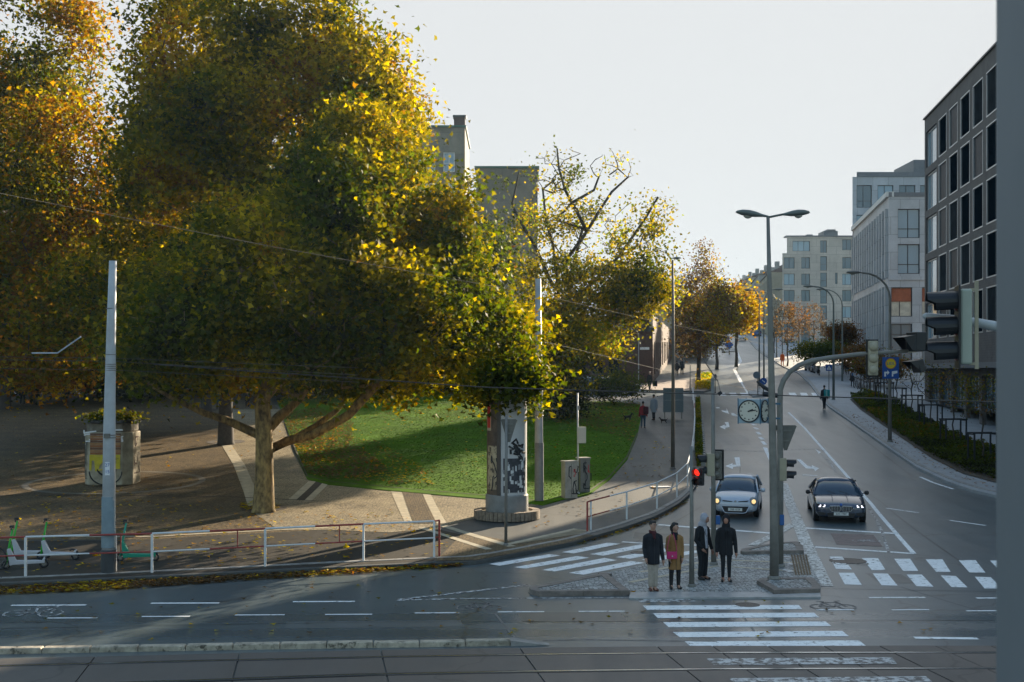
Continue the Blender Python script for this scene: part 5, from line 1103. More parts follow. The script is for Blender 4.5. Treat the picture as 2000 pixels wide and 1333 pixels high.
# big near signal over the tram street
d = 14.0; c = at(1884, 639, d); bb = Vector((7.6, 14.15, 0))
pm = empty('signal_mast', bb, 0, 'grey pole out of view whose level arm carries the big signal head', 'signal mast')
MB().tube([(0, 0, 0), (0, 0, 6.5)], [.1, .08], 12).build('pole_shaft', M_POLE, pm, smooth=True)
MB().tube([at(2100, 655, 14.4)-bb, at(1955, 640, 14.3)-bb, at(1905, 630, 14.25)-bb, at(1850, 622, 14.2)-bb, at(1808, 618, 14.2)-bb, at(1802, 617.5, 14.2)-bb], [.07, .062, .052, .045, .04, .02], 12).build('arm', M_POLEL, pm, smooth=True)
MB().tube([(0, 0, 6.15), at(2100, 655, 14.4)-bb], .07, 10).build('arm_joint', M_POLEL, pm, smooth=True)
sg = empty('traffic_light', c, R(-102), 'big near three-lamp signal with pale green housing and black hoods at upper right', 'traffic light')
signal(sg, 3, M_GREENW, lens=M_REDL, vis=.33, plate=M_DARK, r=.115, pitch=.285, depth=.13)
MB().box((.06, .12, .02), (.035, .04, 1.0)).build('mounting_bar', M_OCHRE, sg); MB().box((.05, .09, .42), (.05, .09, .03)).build('bar_bracket', M_OCHRE, sg); MB().box((.05, .09, -.42), (.05, .09, .03)).build('bar_bracket', M_OCHRE, sg)
# sign post by the poster column
b = P(988, 1066, .134); d = b.y; pole('sign_post', 'grey post of a yield sign standing before the poster column', b, [b, at(989, 812, d)], [.05, .045], M_POLE, 'sign post', 10)
yield_back('yield_sign', 978, 1010, 821, 864, d+.08, 'back of a small triangular yield sign before the poster column', M_BACK)
# shop sign on the lamp pole
b = P(1738, 863, .12); d = b.y-.2; c = at(1739.5, 719, d); sn = empty('shop_sign', c, 0, 'blue square supermarket sign with a yellow disc on the curved lamp pole', 'sign')
w, h = .95, 1.25; MB().box((0, 0, 0), (w, .06, h)).build('panel', M_BSIG, sn, bevel=.01)
MB().lathe([(.31, 0), (.31, .012)], 24).build('yellow_disc', M_YSIG, sn).matrix_local = Matrix.Translation((0, -.032, .25)) @ FRONT
MB().tube([(.29*math.cos(2*math.pi*k/24), -.045, .25+.29*math.sin(2*math.pi*k/24)) for k in range(25)], .012, 4).build('red_ring', M_RSIG, sn)
text('sign_text', 'LIDL', .24, M_BSIG, sn, Matrix.Translation((0, -.05, .25)) @ FRONT)
v = MB(); F_ = FRONT; v.prism([(-.38, -.5), (-.28, -.5), (-.28, -.32), (-.2, -.32), (-.2, -.42), (-.08, -.27), (-.2, -.12), (-.2, -.22), (-.38, -.22)], .034, .04, M=FRONT); v.build('arrow', M_WSIG, sn)
v = MB(); v.prism([(.06, -.5), (.14, -.5), (.14, -.36), (.38, -.3), (.38, -.16), (.06, -.2)], .034, .04, M=FRONT); v.build('white_mark', M_WSIG, sn)
# zebra sign, round signs, mid-island signs
def simple_post(bx, by, ty, lift, label, r=.04, m=M_POLE):
    b = P(bx, by, lift); return pole('sign_post', label, b, [b, at(bx, ty, b.y)], [r, r*.9], m, 'sign post', 8), b
o, b = simple_post(1619, 779, 712, .12, 'thin post of the small blue crossing sign', .035)
s_ = empty('crossing_sign', at(1619, 718.5, b.y-.1), 0, 'small blue pedestrian crossing sign on a thin post', 'road sign'); MB().box((0, 0, 0), (.52, .03, .52)).build('panel', M_BSIG, s_); MB().prism([(-.2, -.17), (.2, -.17), (0, .18)], .018, .024, M=FRONT).build('white_triangle', M_WSIG, s_); MB().box((0, -.027, -.04), (.05, .01, .16)).build('walking_figure', M_DARK, s_)
o, b = simple_post(1480, 771, 728, .1, 'post of the round sign backs on the small refuge island', .04)
s_ = empty('round_sign', at(1478, 733, b.y-.08), 0, 'grey back of a round sign on the refuge island', 'road sign'); MB().lathe([(.32, 0), (.32, .02)], 20).build('disc', mat('blue_grey_sign_back', (.13, .17, .21), .5), s_).matrix_local = FRONT
o, b = simple_post(1491, 772, 738, .1, 'second post on the refuge island with the blue keep-right sign', .05, M_POLEG)
s_ = empty('round_sign', at(1491, 745, b.y-.1), 0, 'round blue keep-right sign on the refuge island', 'road sign'); MB().lathe([(.30, 0), (.30, .02)], 20).build('disc', M_BSIG, s_).matrix_local = FRONT; MB().box((0, -.03, 0), (.32, .01, .07), M=Matrix.Rotation(R(40), 4, 'Y')).build('white_arrow', M_WSIG, s_)
o, b = simple_post(1424, 690, 672, .0, 'post of the blue sign in mid-road far up the street', .05)
s_ = empty('keep_right_sign', at(1424, 674, b.y-.1), 0, 'blue diamond-mounted sign on the far road divider', 'road sign'); MB().box((0, 0, 0), (1.0, .04, 1.0), M=Matrix.Rotation(R(45), 4, 'Y')).build('panel', M_BSIG, s_)
sheet('refuge_island', [(1461, 766), (1466, 762), (1502, 760), (1505, 771), (1470, 774)], .12, M_SNOWY, skirt=.13)
island('far_refuge_island', [(1408, 682), (1438, 681), (1440, 686), (1412, 688)], .12, step=3)
o, b = simple_post(1348, 768, 714, .12, 'thin blue-grey post on the sunny pavement corner', .04, M_POLEG)
o, b = simple_post(1397, 768, 735, .12, 'short post with a small dark lamp at the road corner', .035, M_DARK); MB().lathe([(.12, -.16), (.14, 0), (.1, .14), (.02, .18)], 10, tuple(at(1397, 735, b.y)-b)).build('small_lamp', M_DARK, o, smooth=True)
# billboard back
b = P(1315, 818, .12); d = b.y; bbd = empty('notice_board', b, 0, 'plain grey back of a notice board standing on the asphalt pavement', 'notice board')
x0, x1 = at(1295, 0, d).x-b.x, at(1335, 0, d).x-b.x; zt, zb = at(0, 758, d).z-b.z, at(0, 806, d).z-b.z
for k in range(2):
    for j in range(2): MB().box((x0+(k+.5)*(x1-x0)/2, 0, zb+(j+.5)*(zt-zb)/2), ((x1-x0)/2-.02, .05, (zt-zb)/2-.02)).build('panel', mat('board_grey', (.13, .165, .18), .55, var=.05), bbd)
for x in (x0+.12, x1-.12): MB().box((x, .06, zt/2), (.07, .07, zt)).build('leg', M_POLE, bbd)
# lamp/box post on lawn and cabinets
b = P(1129, 965, .16); d = b.y; o = pole('equipment_post', 'thin pale post with a white box standing at the right end of the lawn', b, [b, at(1128, 768, d)], [.04, .035], M_POLEL, 'post', 8)
MB().box(tuple(at(1136, 850, d)-b), (.36, .26, .68)).build('meter_box', mat('cream_box', (.5, .48, .42), .5, var=.05), o, bevel=.01); MB().box(tuple(at(1131, 797, d)-b), (.08, .1, .16)).build('small_box', M_POLE, o)
M_CAB = mat('cabinet_beige', (.33, .31, .27), .6, var=.2, scale=3)
def squiggle(root, M4, w, h, n, m, seed, r=.012, name='graffiti'):
    rr = random.Random(seed); v = MB()
    for _ in range(n):
        x, z, a = rr.uniform(-w/2, w/2), rr.uniform(-h/2, h/2), rr.uniform(0, 6.3); pts = []
        for k in range(9):
            pts.append((max(-w/2, min(w/2, x)), 0, max(-h/2, min(h/2, z)))); a += rr.uniform(-1.1, 1.1); x += math.cos(a)*w*.16; z += math.sin(a)*h*.12
        v.tube(pts, r, 4)
    for i, q_ in enumerate(v.v): v.v[i] = (q_[0], q_[1]*.2, q_[2])
    o = v.build(name, m, root); o.matrix_local = M4; return o
for i, (bx, by, w, h, lb) in enumerate(((1112, 973, .56, 1.5, 'nearer beige utility cabinet covered in black graffiti'), (1139, 962, .46, 1.45, 'farther utility cabinet with dark graffiti behind the post'))):
    b = P(bx, by, .14); cb = empty('utility_cabinet', b, R(22), lb, 'utility cabinet')
    MB().box((0, 0, h/2), (w, .4, h)).build('cabinet_body', M_CAB if i == 0 else M_POLE, cb, bevel=.01); MB().box((0, 0, h+.02), (w+.06, .46, .05)).build('cabinet_lid', M_CAB, cb)
    MB().box((0, -.205, h/2), (.01, .012, h*.9)).build('door_gap', M_DARK, cb)
    squiggle(cb, Matrix.Translation((.1, -.208, h*.5)), w*.75, h*.75, 6, M_DARK, i+3, .022); squiggle(cb, Matrix.Translation((w/2+.005, 0, h*.5)) @ Matrix.Rotation(R(90), 4, 'Z'), .3, h*.7, 4, M_DARK, i+9, .02)
    squiggle(cb, Matrix.Translation((.2, -.209, h*.75)), w*.3, h*.3, 2, M_RSIG, i+13, .015)
# advertising column
b = P(990, 1012, .134); ac = empty('advertising_column', b, 0, 'round advertising column with torn posters and graffiti on a ring of bricks', 'advertising column')
rb = 1.12
MB().lathe([(rb-.14, 0), (rb-.14, .26), (.01, .27)], 40).build('plinth', M_COB, ac)
for k in range(46):
    t = 2*math.pi*k/46; o = bpy.data.objects.new('brick', bpy.data.meshes.get('ring_brick') or MB().box((0, 0, 0), (.145, .26, .31)).mesh('ring_brick', mat('ring_brick_clay', (.22, .17, .125), .75, var=.35, scale=7))); COL.objects.link(o); reg(ac, o)
    o.location = ((rb-.03)*math.cos(t), (rb-.03)*math.sin(t), .155+random.uniform(-.006, .006)); o.rotation_euler = (0, 0, t+math.pi/2)
H = 4.6; rc = .74
body = MB(); body.lathe([(rc+.05, .26), (rc+.05, .86), (rc+.03, .9)], 40); body.build('grey_foot_band', mat('column_foot', (.22, .22, .215), .6, var=.15), ac, smooth=False)
def arc(r, a0, a1, z0, z1, n=12):
    v = MB()
    for i in range(n+1):
        t = R(a0+(a1-a0)*i/n); v.v += [(r*math.cos(t), r*math.sin(t), z0), (r*math.cos(t), r*math.sin(t), z1)]
    for i in range(n): v.f.append((i*2, i*2+2, i*2+3, i*2+1)); v.mi.append(0)
    return v
arc(rc, -112, 65, .9, H, 20).build('white_shell', mat('column_white', (.50, .49, .49), .55, var=.05), ac, smooth=True)
arc(rc, 65, 248, .9, H, 20).build('poster_shell', mat('column_brown', (.10, .07, .05), .6, var=.4, scale=3), ac, smooth=True)
for a in (-112, 65): MB().box((rc*math.cos(R(a)), rc*math.sin(R(a)), .9+(H-.9)/2), (.12, .12, H-.9), rz=R(a)).build('column_rib', mat('column_rib', (.07, .055, .045), .5), ac)
arc(rc+.006, 196, 216, 3.35, 4.15, 4).build('red_poster', mat('red_poster', (.55, .035, .02), .5), ac); arc(rc+.003, 193, 219, 3.25, 4.2, 4).build('poster_border', mat('cream_paper', (.5, .42, .3), .6), ac)
rr = random.Random(5)
pl_ = arc(rc+.005, 200, 240, 1.1, 2.7, 8); pl_.build('torn_poster', mat('pale_torn_paper', (.42, .34, .22), .7, var=.3, scale=5, wear=((.05, .04, .03), .56, 4)), ac)
arc(rc+.005, -100, -25, 1.0, 2.25, 12).build('poster_block', mat('dark_poster', (.045, .045, .055), .6, var=.4, scale=6), ac)
for k in range(46):
    a = rr.uniform(-102, -22); z = rr.uniform(1.0, 2.25); w = rr.uniform(4, 9); h_ = rr.uniform(.08, .2); q_ = arc(rc+.009+k*.0002, a-w/2, a+w/2, z-h_/2, z+h_/2, 2)
    sk = rr.uniform(-.35, .35); q_.v = [(x, y, zz+sk*(x-rc*math.cos(R(a)))) for x, y, zz in q_.v]; q_.build('poster_scrap', [mat('scrap_white', (.6, .6, .6), .6), mat('scrap_grey', (.25, .25, .26), .6)][k % 3 == 0], ac)
v = MB()
for k in range(10):
    a0 = rr.uniform(-80, -40); z0 = rr.uniform(2.3, 2.75); pts = []
    for j in range(5): pts.append(((rc+.008)*math.cos(R(a0)), (rc+.008)*math.sin(R(a0)), z0)); a0 += rr.uniform(-14, 14); z0 = min(2.95, max(2.2, z0+rr.uniform(-.18, .18)))
    v.tube(pts, .045, 4)
v.build('black_graffiti', M_DARK, ac)
squiggle(ac, Matrix.Translation((-.42, -.62, 1.7)) @ Matrix.Rotation(R(-32), 4, 'Z'), .35, 1.3, 7, M_DARK, 22, .022)
MB().lathe([(rc+.02, H), (rc+.16, H+.04), (rc+.16, H+.16), (rc*.8, H+.22), (rc*.3, H+.34), (.02, H+.38)], 36).build('column_cap', mat('cap_white', (.55, .54, .52), .5), ac, smooth=False)
# kiosk with graffiti
b = P(220, 945, .13); kk = empty('graffiti_kiosk', b, 0, 'squat rounded kiosk with wooden slat front and yellow and white graffiti under the trees', 'kiosk')
kw, kd, kh = 2.15, 1.9, 2.75
pl = [(-kw/2, -.5), (-kw/2+.35, -kd/2), (kw/2-.35, -kd/2), (kw/2, -.5), (kw/2, .6), (kw/2-.4, kd/2), (-kw/2+.4, kd/2), (-kw/2, .6)]
MB().prism(pl, 0, 2.35).build('kiosk_body', mat('kiosk_cream', (.34, .30, .22), .75, var=.3, scale=2), kk, bevel=.05)
MB().prism([(x*.93, y*.93) for x, y in pl], 2.35, kh).build('upper_band', mat('kiosk_white_band', (.16, .14, .11), .75, var=.4, scale=4), kk, bevel=.05)
MB().prism([(x*1.03, y*1.03) for x, y in pl], kh, kh+.12).build('roof_slab', M_DARK, kk)
q = rng.normal(0, 1, (1900, 3))*np.array([.5, .42, .14])+np.array([0, 0, kh+.2]); me = leaf_mesh('roof_plants', q, .16, colours(q, [('dark', 2), ('green', 3), ('olive', 2), ('brown', 1)], 3, rng), simple=True); me.materials.append(M_LEAF); o = bpy.data.objects.new('roof_plants', me); COL.objects.link(o); reg(kk, o); o['kind'] = 'stuff'
M_SLAT = [mat('slat_wood_a', (.30, .12, .045), .7, var=.2, scale=5), mat('slat_wood_b', (.36, .19, .08), .7, var=.2, scale=5), mat('slat_wood_c', (.15, .075, .045), .7, var=.2, scale=5)]
for k in range(9): MB().box((0, -kd/2-.025, 1.42+k*.105), (1.34, .04, .09)).build('slat', M_SLAT[k % 3], kk)
M_YG = mat('yellow_graffiti', (.52, .42, .015), .6, var=.15, scale=4)
MB().box((.32, -kd/2-.03, 1.05), (.66, .03, .62)).build('yellow_notice', M_YG, kk)
text('notice_text', 'MONEY\nFREE', .14, M_DARK, kk, Matrix.Translation((.36, -kd/2-.05, 1.1)) @ FRONT)
MB().prism([(-.7, 1.36), (.0, 1.36), (.0, 1.15), (-.25, .9), (-.3, .72), (-.1, .72), (-.02, .8), (.0, .72), (-.45, .62), (-.5, 1.1), (-.6, 1.1), (-.62, .65), (-.72, .7)], kd/2+.01, kd/2+.03, M=FRONT).build('yellow_letters', M_YG, kk)
for cx, rx in ((0, .72),):
    MB().tube([(cx+rx*math.cos(t), -kd/2-.012, .62+.6*math.sin(t)) for t in [math.pi+math.pi*k/20 for k in range(21)]], .028, 5).build('graffiti_outline', M_DARK, kk)
MB().tube([(.05+.4*math.cos(t), -kd/2-.012, .72+.28*math.sin(t)) for t in [math.pi+math.pi*k/20 for k in range(21)]], .04, 5).build('graffiti_outline', M_DARK, kk)
squiggle(kk, Matrix.Translation((-.92, -.78, 1.1)) @ Matrix.Rotation(R(-52), 4, 'Z'), .3, 1.6, 6, M_DARK, 31, .03)
squiggle(kk, Matrix.Translation((kw/2+.005, .05, 1.3)) @ Matrix.Rotation(R(90), 4, 'Z'), .8, 1.6, 7, M_RBR, 32, .03)
squiggle(kk, Matrix.Translation((-.1, -kd/2-.0, 2.2)), 1.7, .5, 8, M_WSIG, 33, .03)
# ---- railings
def railing(name, label, base, tops, pattern, mids=(), lift=.12, h=1.08, hl=.58, red_posts=()):
    q = [P(x, y, lift) for x, y in base]; o = empty(name, q[0], 0, label, 'railing'); o0 = q[0]
    for i, p in enumerate(q): 
        if i in tops: MB().box((0, 0, h/2), (.06, .06, h)).build('post', M_RP if i in red_posts else M_WP, o, loc=p-o0)
    for z in (h, hl):
        acc = 0; seg = 0; k = 0
        for a, b_ in zip(q, q[1:]):
            L_ = (b_-a).length; n = max(1, round(L_/1.75)); 
            for j in range(n):
                s0, s1 = a+(b_-a)*(j/n), a+(b_-a)*((j+1)/n); m = M_WP if pattern[k % len(pattern)] == 'w' else M_RP; k += 1
                MB().tube([s0-o0+Vector((0, 0, z)), s1-o0+Vector((0, 0, z))], .028 if z == h else .022, 8).build('rail', m, o)
                if z == h and m is M_RP and n > 1 and mids: MB().box(tuple((s0+s1)/2-o0+Vector((0, 0, (h+hl)/2))), (.03, .03, h-hl)).build('red_strut', M_RP, o)
    return o
railing('guard_railing', 'long red and white guard railing along the left kerb', [(-220, 1137), (50, 1127), (297, 1119), (518, 1107), (710, 1096), (848, 1089), (858, 1087)], range(7), 'wrwrwrwr', mids=(1,), red_posts=(6,))
b_ = P(226, 1116, .12); MB().box((0, 0, .52), (.05, .05, 1.04)).build('extra_post', M_WP, None, loc=b_); tag(bpy.data.objects['extra_post'], 'single white post touching the foot of the thick tram wire pole', 'post')
railing('curved_railing', 'curved mostly white railing from the crossing up along the road', [(1147, 1039), (1154, 1036), (1224, 1015), (1283, 994), (1322, 972), (1343, 950), (1351, 915), (1355, 880), (1357, 845), (1356, 812), (1353, 782)], range(11), 'rrwwwwwwwwwwwwwwwwwwwwww', red_posts=(0,), h=1.02, hl=.5)
# white low edging wall beside verge planting
vw = empty('verge_wall', P(1372, 860), 0, 'low pale block wall edging the verge planting by the road', 'low wall'); q = densify([(1379, 920), (1378, 886), (1375, 840), (1370, 797), (1368, 780)], 1.0); o0 = P(1372, 860)
for a, c in zip(q, q[1:]): MB().box((0, 0, 0), (.93, .3, .42)).build('wall_block', M_STONE, vw, bevel=.015, loc=(a+c)/2-o0+Vector((-.18, 0, .2))).rotation_euler = (0, 0, math.atan2(c.y-a.y, c.x-a.x))
# ---- wires
M_WIRE = mat('pale_wire', (.07, .065, .055), .8); M_WIREB = mat('black_wire', (.015, .016, .018), .5)
def wire(label, pts, r, m, sag=0.0):
    q = [Vector(p) for p in pts]; full = []
    for a, b_ in zip(q, q[1:]):
        for k in range(12): 
            t = k/12; full.append(a+(b_-a)*t-Vector((0, 0, sag*4*t*(1-t))))
    full.append(q[-1]); o = MB().tube([p-q[0] for p in full], r, 5).build('wire', m, None, loc=q[0]); return tag(o, label, 'wire')
wire('pale span wire crossing the golden tree down to the street', [at(-150, 355, 24), at(0, 378, 26), at(100, 398, 27.5), at(520, 480, 35), at(1050, 575, 50), at(1200, 610, 56), at(1470, 668, 70), at(1600, 700, 80)], .006, M_WIRE)
wire('pale wire descending from the grey pole past the brick building', [at(1052, 665, pA.y), at(1300, 725, 60), at(1503, 770, 68)], .008, M_WIRE)
wire('black wire crossing level before the clock', [at(300, 712, 36.2), at(950, 757, 35), at(1340, 769, 34.7), at(1500, 772, 34.6), at(1955, 786, 30), at(2200, 795, 28)], .016, M_WIREB)
wire('black wire sloping to the lamp pole hangers', [at(1372, 700, 44), at(1402, 745, 42), at(1408, 770, 38)], .02, M_WIREB)
for i, (ya, yb) in enumerate(((700, 699), (706, 713), (723, 727))): wire(['uppermost', 'middle', 'lowest'][i]+' of the thin contact wires passing the thick left pole', [at(-100, ya-4, 33), at(216, ya, 34.5), at(700, yb+20, 36)], .007, M_WIRE)
wire('short pale bracket wire glinting in the leftmost foliage', [at(62, 690, 30), at(112, 690, 30), at(158, 658, 30)], .018, M_POLEL)
o = MB(); q0 = at(1500, 771, 34.6)
o.tube([at(1478, 745, 34.7)-q0, at(1492, 757, 34.65)-q0, at(1512, 768, 34.6)-q0], [.03, .06, .04], 8); o.tube([at(1490, 770, 34.6)-q0, at(1518, 773, 34.6)-q0], .07, 8); o.tube([at(1404, 766, 34.7)-q0, at(1408, 771, 34.7)-q0], .06, 8)
tag(o.build('wire_insulator', M_DARK, None, loc=q0), 'dark insulators where the black wires meet above the clock', 'insulator')

# ---- scooters and bicycle
def scooter(label, loc, rz, stem, deck, lean=0.0, group=None):
    o = empty('electric_scooter', loc, rz, label, 'scooter', group)
    MB().tube([(0, 0, .13), (.03, 0, .3), (.10, 0, .75), (.17, 0, 1.12)], [.035, .04, .032, .028], 8).build('stem', stem, o, smooth=True)
    MB().tube([(.17, -.27, 1.13), (.15, -.1, 1.17), (.15, .1, 1.17), (.17, .27, 1.13)], .018, 8).build('handlebar', M_DARK, o, smooth=True)
    MB().box((.15, 0, 1.19), (.12, .13, .07)).build('display', M_DARK, o, bevel=.02)
    MB().prism([(.10, -.045), (.02, .42), (.10, .45), (.27, .10), (.95, .08), (1.0, .16), (1.04, .15), (1.02, .0), (.2, -.02)], -.07, .07, M=Matrix.Translation((0, 0, .14)) @ Matrix.Rotation(R(90), 4, 'X')).build('deck', deck, o, bevel=.015)
    for x, n in ((0, 'front_wheel'), (1.0, 'rear_wheel')):
        w = MB().tube([(x+.105*math.cos(t), 0, .125+.105*math.sin(t)) for t in [2*math.pi*k/18 for k in range(19)]], .028, 6).build(n, M_DARK, o, smooth=True); MB().lathe([(.06, -.03), (.06, .03)], 12).build('hub', M_POLE, w).matrix_local = Matrix.Translation((x, 0, .125)) @ FRONT
    MB().tube([(.93+.16*math.cos(t), 0, .14+.16*math.sin(t)) for t in [R(15)+R(110)*k/8 for k in range(9)]], .025, 5).build('mudguard', M_DARK, o)
    return o
M_GR = mat('bright_green_paint', (.02, .42, .03), .35, coat=.3); M_TL = mat('teal_green_paint', (.01, .30, .19), .35, coat=.3); M_WS = mat('white_scooter_frame', (.55, .55, .58), .4, coat=.2)
scooter('teal electric scooter parked right behind the thick pole', P(235, 1097, .12), R(2), M_TL, M_TL, group='parked electric scooters')
scooter('white scooter with green stem left of the thick pole', P(80, 1094, .12), R(2), M_GR, M_WS, group='parked electric scooters')
scooter('white scooter with bright green stem and low front, beside the first railing post', P(12, 1112, .12), R(14), M_GR, M_WS, group='parked electric scooters')
scooter('green-stemmed scooter half hidden behind the leftmost scooter', P(22, 1092, .12), R(10), M_GR, M_WS, group='parked electric scooters')
b = P(-28, 1116, .12); bk = empty('bicycle', b, R(0), 'bicycle cut off by the left edge, its front wheel beside the scooters', 'bicycle')
for x, n in ((.25, 'front_wheel'), (-.8, 'rear_wheel')):
    w = MB().tube([(x+.33*math.cos(t), 0, .35+.33*math.sin(t)) for t in [2*math.pi*k/28 for k in range(29)]], .024, 6).build(n, M_DARK, bk, smooth=True)
    sp_ = MB()
    for k in range(12): t = 2*math.pi*k/12; sp_.tube([(x, 0, .35), (x+.32*math.cos(t), 0, .35+.32*math.sin(t))], .003, 3)
    sp_.build('spokes', M_POLE, w)
v = MB(); 
for a, c in (((.25, 0, .35), (.1, 0, .95)), ((.12, 0, .85), (-.35, 0, .85)), ((.12, 0, .8), (-.3, 0, .35)), ((-.3, 0, .35), (-.42, 0, .95)), ((-.3, 0, .35), (-.8, 0, .35)), ((-.8, 0, .35), (-.4, 0, .88))): v.tube([a, c], .018, 6)
v.build('bicycle_frame', M_DARK, bk); MB().tube([(.08, -.27, 1.02), (.12, 0, 1.0), (.08, .27, 1.02)], .014, 6).build('handlebar', M_DARK, bk); MB().box((-.43, 0, .98), (.24, .13, .05)).build('saddle', M_DARK, bk, bevel=.02)
# ------------------------------------------------------------------ CARS
M_TYRE = mat('tyre_rubber', (.012, .012, .013), .8); M_RIM = mat('alloy_rim', (.32, .32, .33), .35, .7)
M_CGL = mat('car_window_glass', (.02, .045, .075), .12, spec=1); M_CHR = mat('chrome_trim', (.55, .56, .58), .15, .9); M_BLKT = mat('black_car_trim', (.012, .012, .014), .5)
M_PLATE = mat('number_plate', (.6, .6, .58), .5); M_LAMPG = mat('lamp_cluster_glass', (.25, .27, .29), .1)
M_HWARM = mat('lit_warm_headlight', (.9, .7, .4), .2, em=(1, .62, .22), ems=.35); M_HCOOL = mat('lit_white_headlight', (.9, .9, 1), .2, em=(.85, .85, 1), ems=.8); M_TAIL = mat('tail_light', (.25, .01, .01), .3)
def loft(secs, close=False):
    v = MB(); n = len(secs[0][1])
    for y, pts in secs:
        full = [(x, y, z) for x, z in pts]+[(-x, y, z) for x, z in pts[::-1] if x > 1e-6]
        v.v += full
    m = len(v.v)//len(secs)
    for i in range(len(secs)-1):
        for j in range(m):
            if j == m-1 and not close: continue
            a = i*m+j; b = i*m+(j+1) % m; v.f.append((a, a+m, b+m, b)); v.mi.append(0)
    v.f.append(tuple(range(m))); v.f.append(tuple(range((len(secs)-1)*m, len(secs)*m))[::-1]); v.mi += [0, 0]
    return v
def car(label, loc, rz, W, L, H, style, paint, lamp, glow=None, group=None, plate='5SB 1528', detail=True, cat='car'):
    """front at -Y; origin on the ground under the middle"""
    o = empty('car', loc, rz, label, cat, group); w = W/2
    if style == 'hatch':
        nose = [(-L/2, .62, .30, .52, .60), (-L/2+.10, .86, .22, .66, .74), (-L/2+.45, .97, .20, .80, .90), (-L/2+1.0, 1.0, .20, .90, 1.01), (0, 1.0, .20, .94, 1.0), (L/2-.6, 1.0, .22, .95, 1.0), (L/2-.1, .93, .30, .92, .98), (L/2, .80, .42, .80, .86)]
        gh = [(-L/2+.82, .92, .97), (-L/2+1.62, .82, H-.045), (-L/2+2.2, .80, H), (L/2-.85, .79, H-.03), (L/2-.12, .80, 1.02)]
    else:
        nose = [(-L/2, .66, .30, .50, .60), (-L/2+.10, .88, .20, .64, .72), (-L/2+.5, .98, .18, .76, .86), (-L/2+1.35, 1.0, .18, .88, .98), (0, 1.0, .18, .92, .98), (L/2-1.0, 1.0, .20, .94, 1.0), (L/2-.15, .95, .28, .90, 1.0), (L/2, .82, .42, .78, .86)]
        gh = [(-L/2+1.35, .90, .96), (-L/2+2.15, .76, H-.05), (-L/2+2.75, .74, H), (L/2-1.75, .73, H-.04), (L/2-.75, .78, .99)]
    S_ = []
    for y, ws, zb, zs, zt in nose:
        ww = w*ws; S_.append((y, [(0, zb), (ww*.8, zb), (ww*.97, zb+.09), (ww, (zb+zs)*.5), (ww*.985, zs), (ww*.90, zt-.02), (ww*.55, zt+.01), (0, zt+.03)]))
    loft(S_, True).build('body', paint, o, smooth=True, subsurf=2)
    G_ = []
    for i, (y, ws, zt) in enumerate(gh):
        wt = w*ws; wb = w*.93; zb = .92
        if zt < 1.1: G_.append((y, [(wb, zb-.05), (wb*.99, zb), (wb*.96, zt+.0), (wb*.6, zt+.015), (0, zt+.02)]))
        else: G_.append((y, [(wb, zb-.05), (wb*.97, zb+.12), (wt*.98, zt-.09), (wt*.62, zt-.012), (0, zt)]))
    loft(G_).build('windows', M_CGL, o, smooth=True)
    # roof skin and pillars
    Rf = [(y, zt, w*ws) for y, ws, zt in gh if zt > 1.1]
    v = MB(); m = 7
    ys = [Rf[0][0]-.02]+[r[0] for r in Rf[1:-1]]+[Rf[-1][0]+.05]
    for i, (y, zt, ww) in enumerate(Rf):
        for j in range(m):
            t = -1+2*j/(m-1); z = zt+.012-(abs(t)**3)*.085; v.v.append((t*ww*.985, ys[i], z))
    for i in range(len(Rf)-1):
        for j in range(m-1): a = i*m+j; v.f.append((a, a+1, a+m+1, a+m)); v.mi.append(0)
    k0 = len(v.v); v.v += [(x, y, z-.05) for x, y, z in v.v]
    rim_ = [j for j in range(m)]+[i*m+m-1 for i in range(1, len(Rf))]+[(len(Rf)-1)*m+j for j in range(m-2, -1, -1)]+[i*m for i in range(len(Rf)-2, 0, -1)]
    for a, b_ in zip(rim_, rim_[1:]+rim_[:1]): v.f.append((b_, a, a+k0, b_+k0)); v.mi.append(0)
    v.build('roof_panel', paint, o, smooth=True)
    for s in (-1, 1):
        f0, f1, rl = gh[0], gh[1], gh[-1]; r1 = gh[-2]
        MB().tube([(s*w*.945, f0[0]-.02, .93), (s*(w*f1[1]*.985), f1[0], f1[2]-.075)], .034, 6).build('windscreen_pillar', paint, o, smooth=True)
        MB().tube([(s*(w*r1[1]*.985), r1[0], r1[2]-.075), (s*w*.93, rl[0], .97)], .05, 6).build('rear_pillar', paint, o, smooth=True)
        MB().tube([(s*w*.925, .15, .93), (s*(w*.79), .2, H-.09)], .03, 6).build('door_pillar', M_BLKT, o)
        mr = MB(); mr.lathe([(.03, -.09), (.075, -.06), (.085, .03), (.04, .08)], 10, sy=.7)
        mm_ = mr.build('wing_mirror', M_BLKT if style != 'hatch' else paint, o, smooth=True); mm_.matrix_local = Matrix.Translation((s*(w+.13), gh[0][0]+.32, 1.0)) @ Matrix.Rotation(R(90*s), 4, 'Y')
        MB().tube([(s*w*.93, gh[0][0]+.32, .96), (s*(w+.1), gh[0][0]+.32, .99)], .02, 5).build('mirror_stalk', M_BLKT, o)
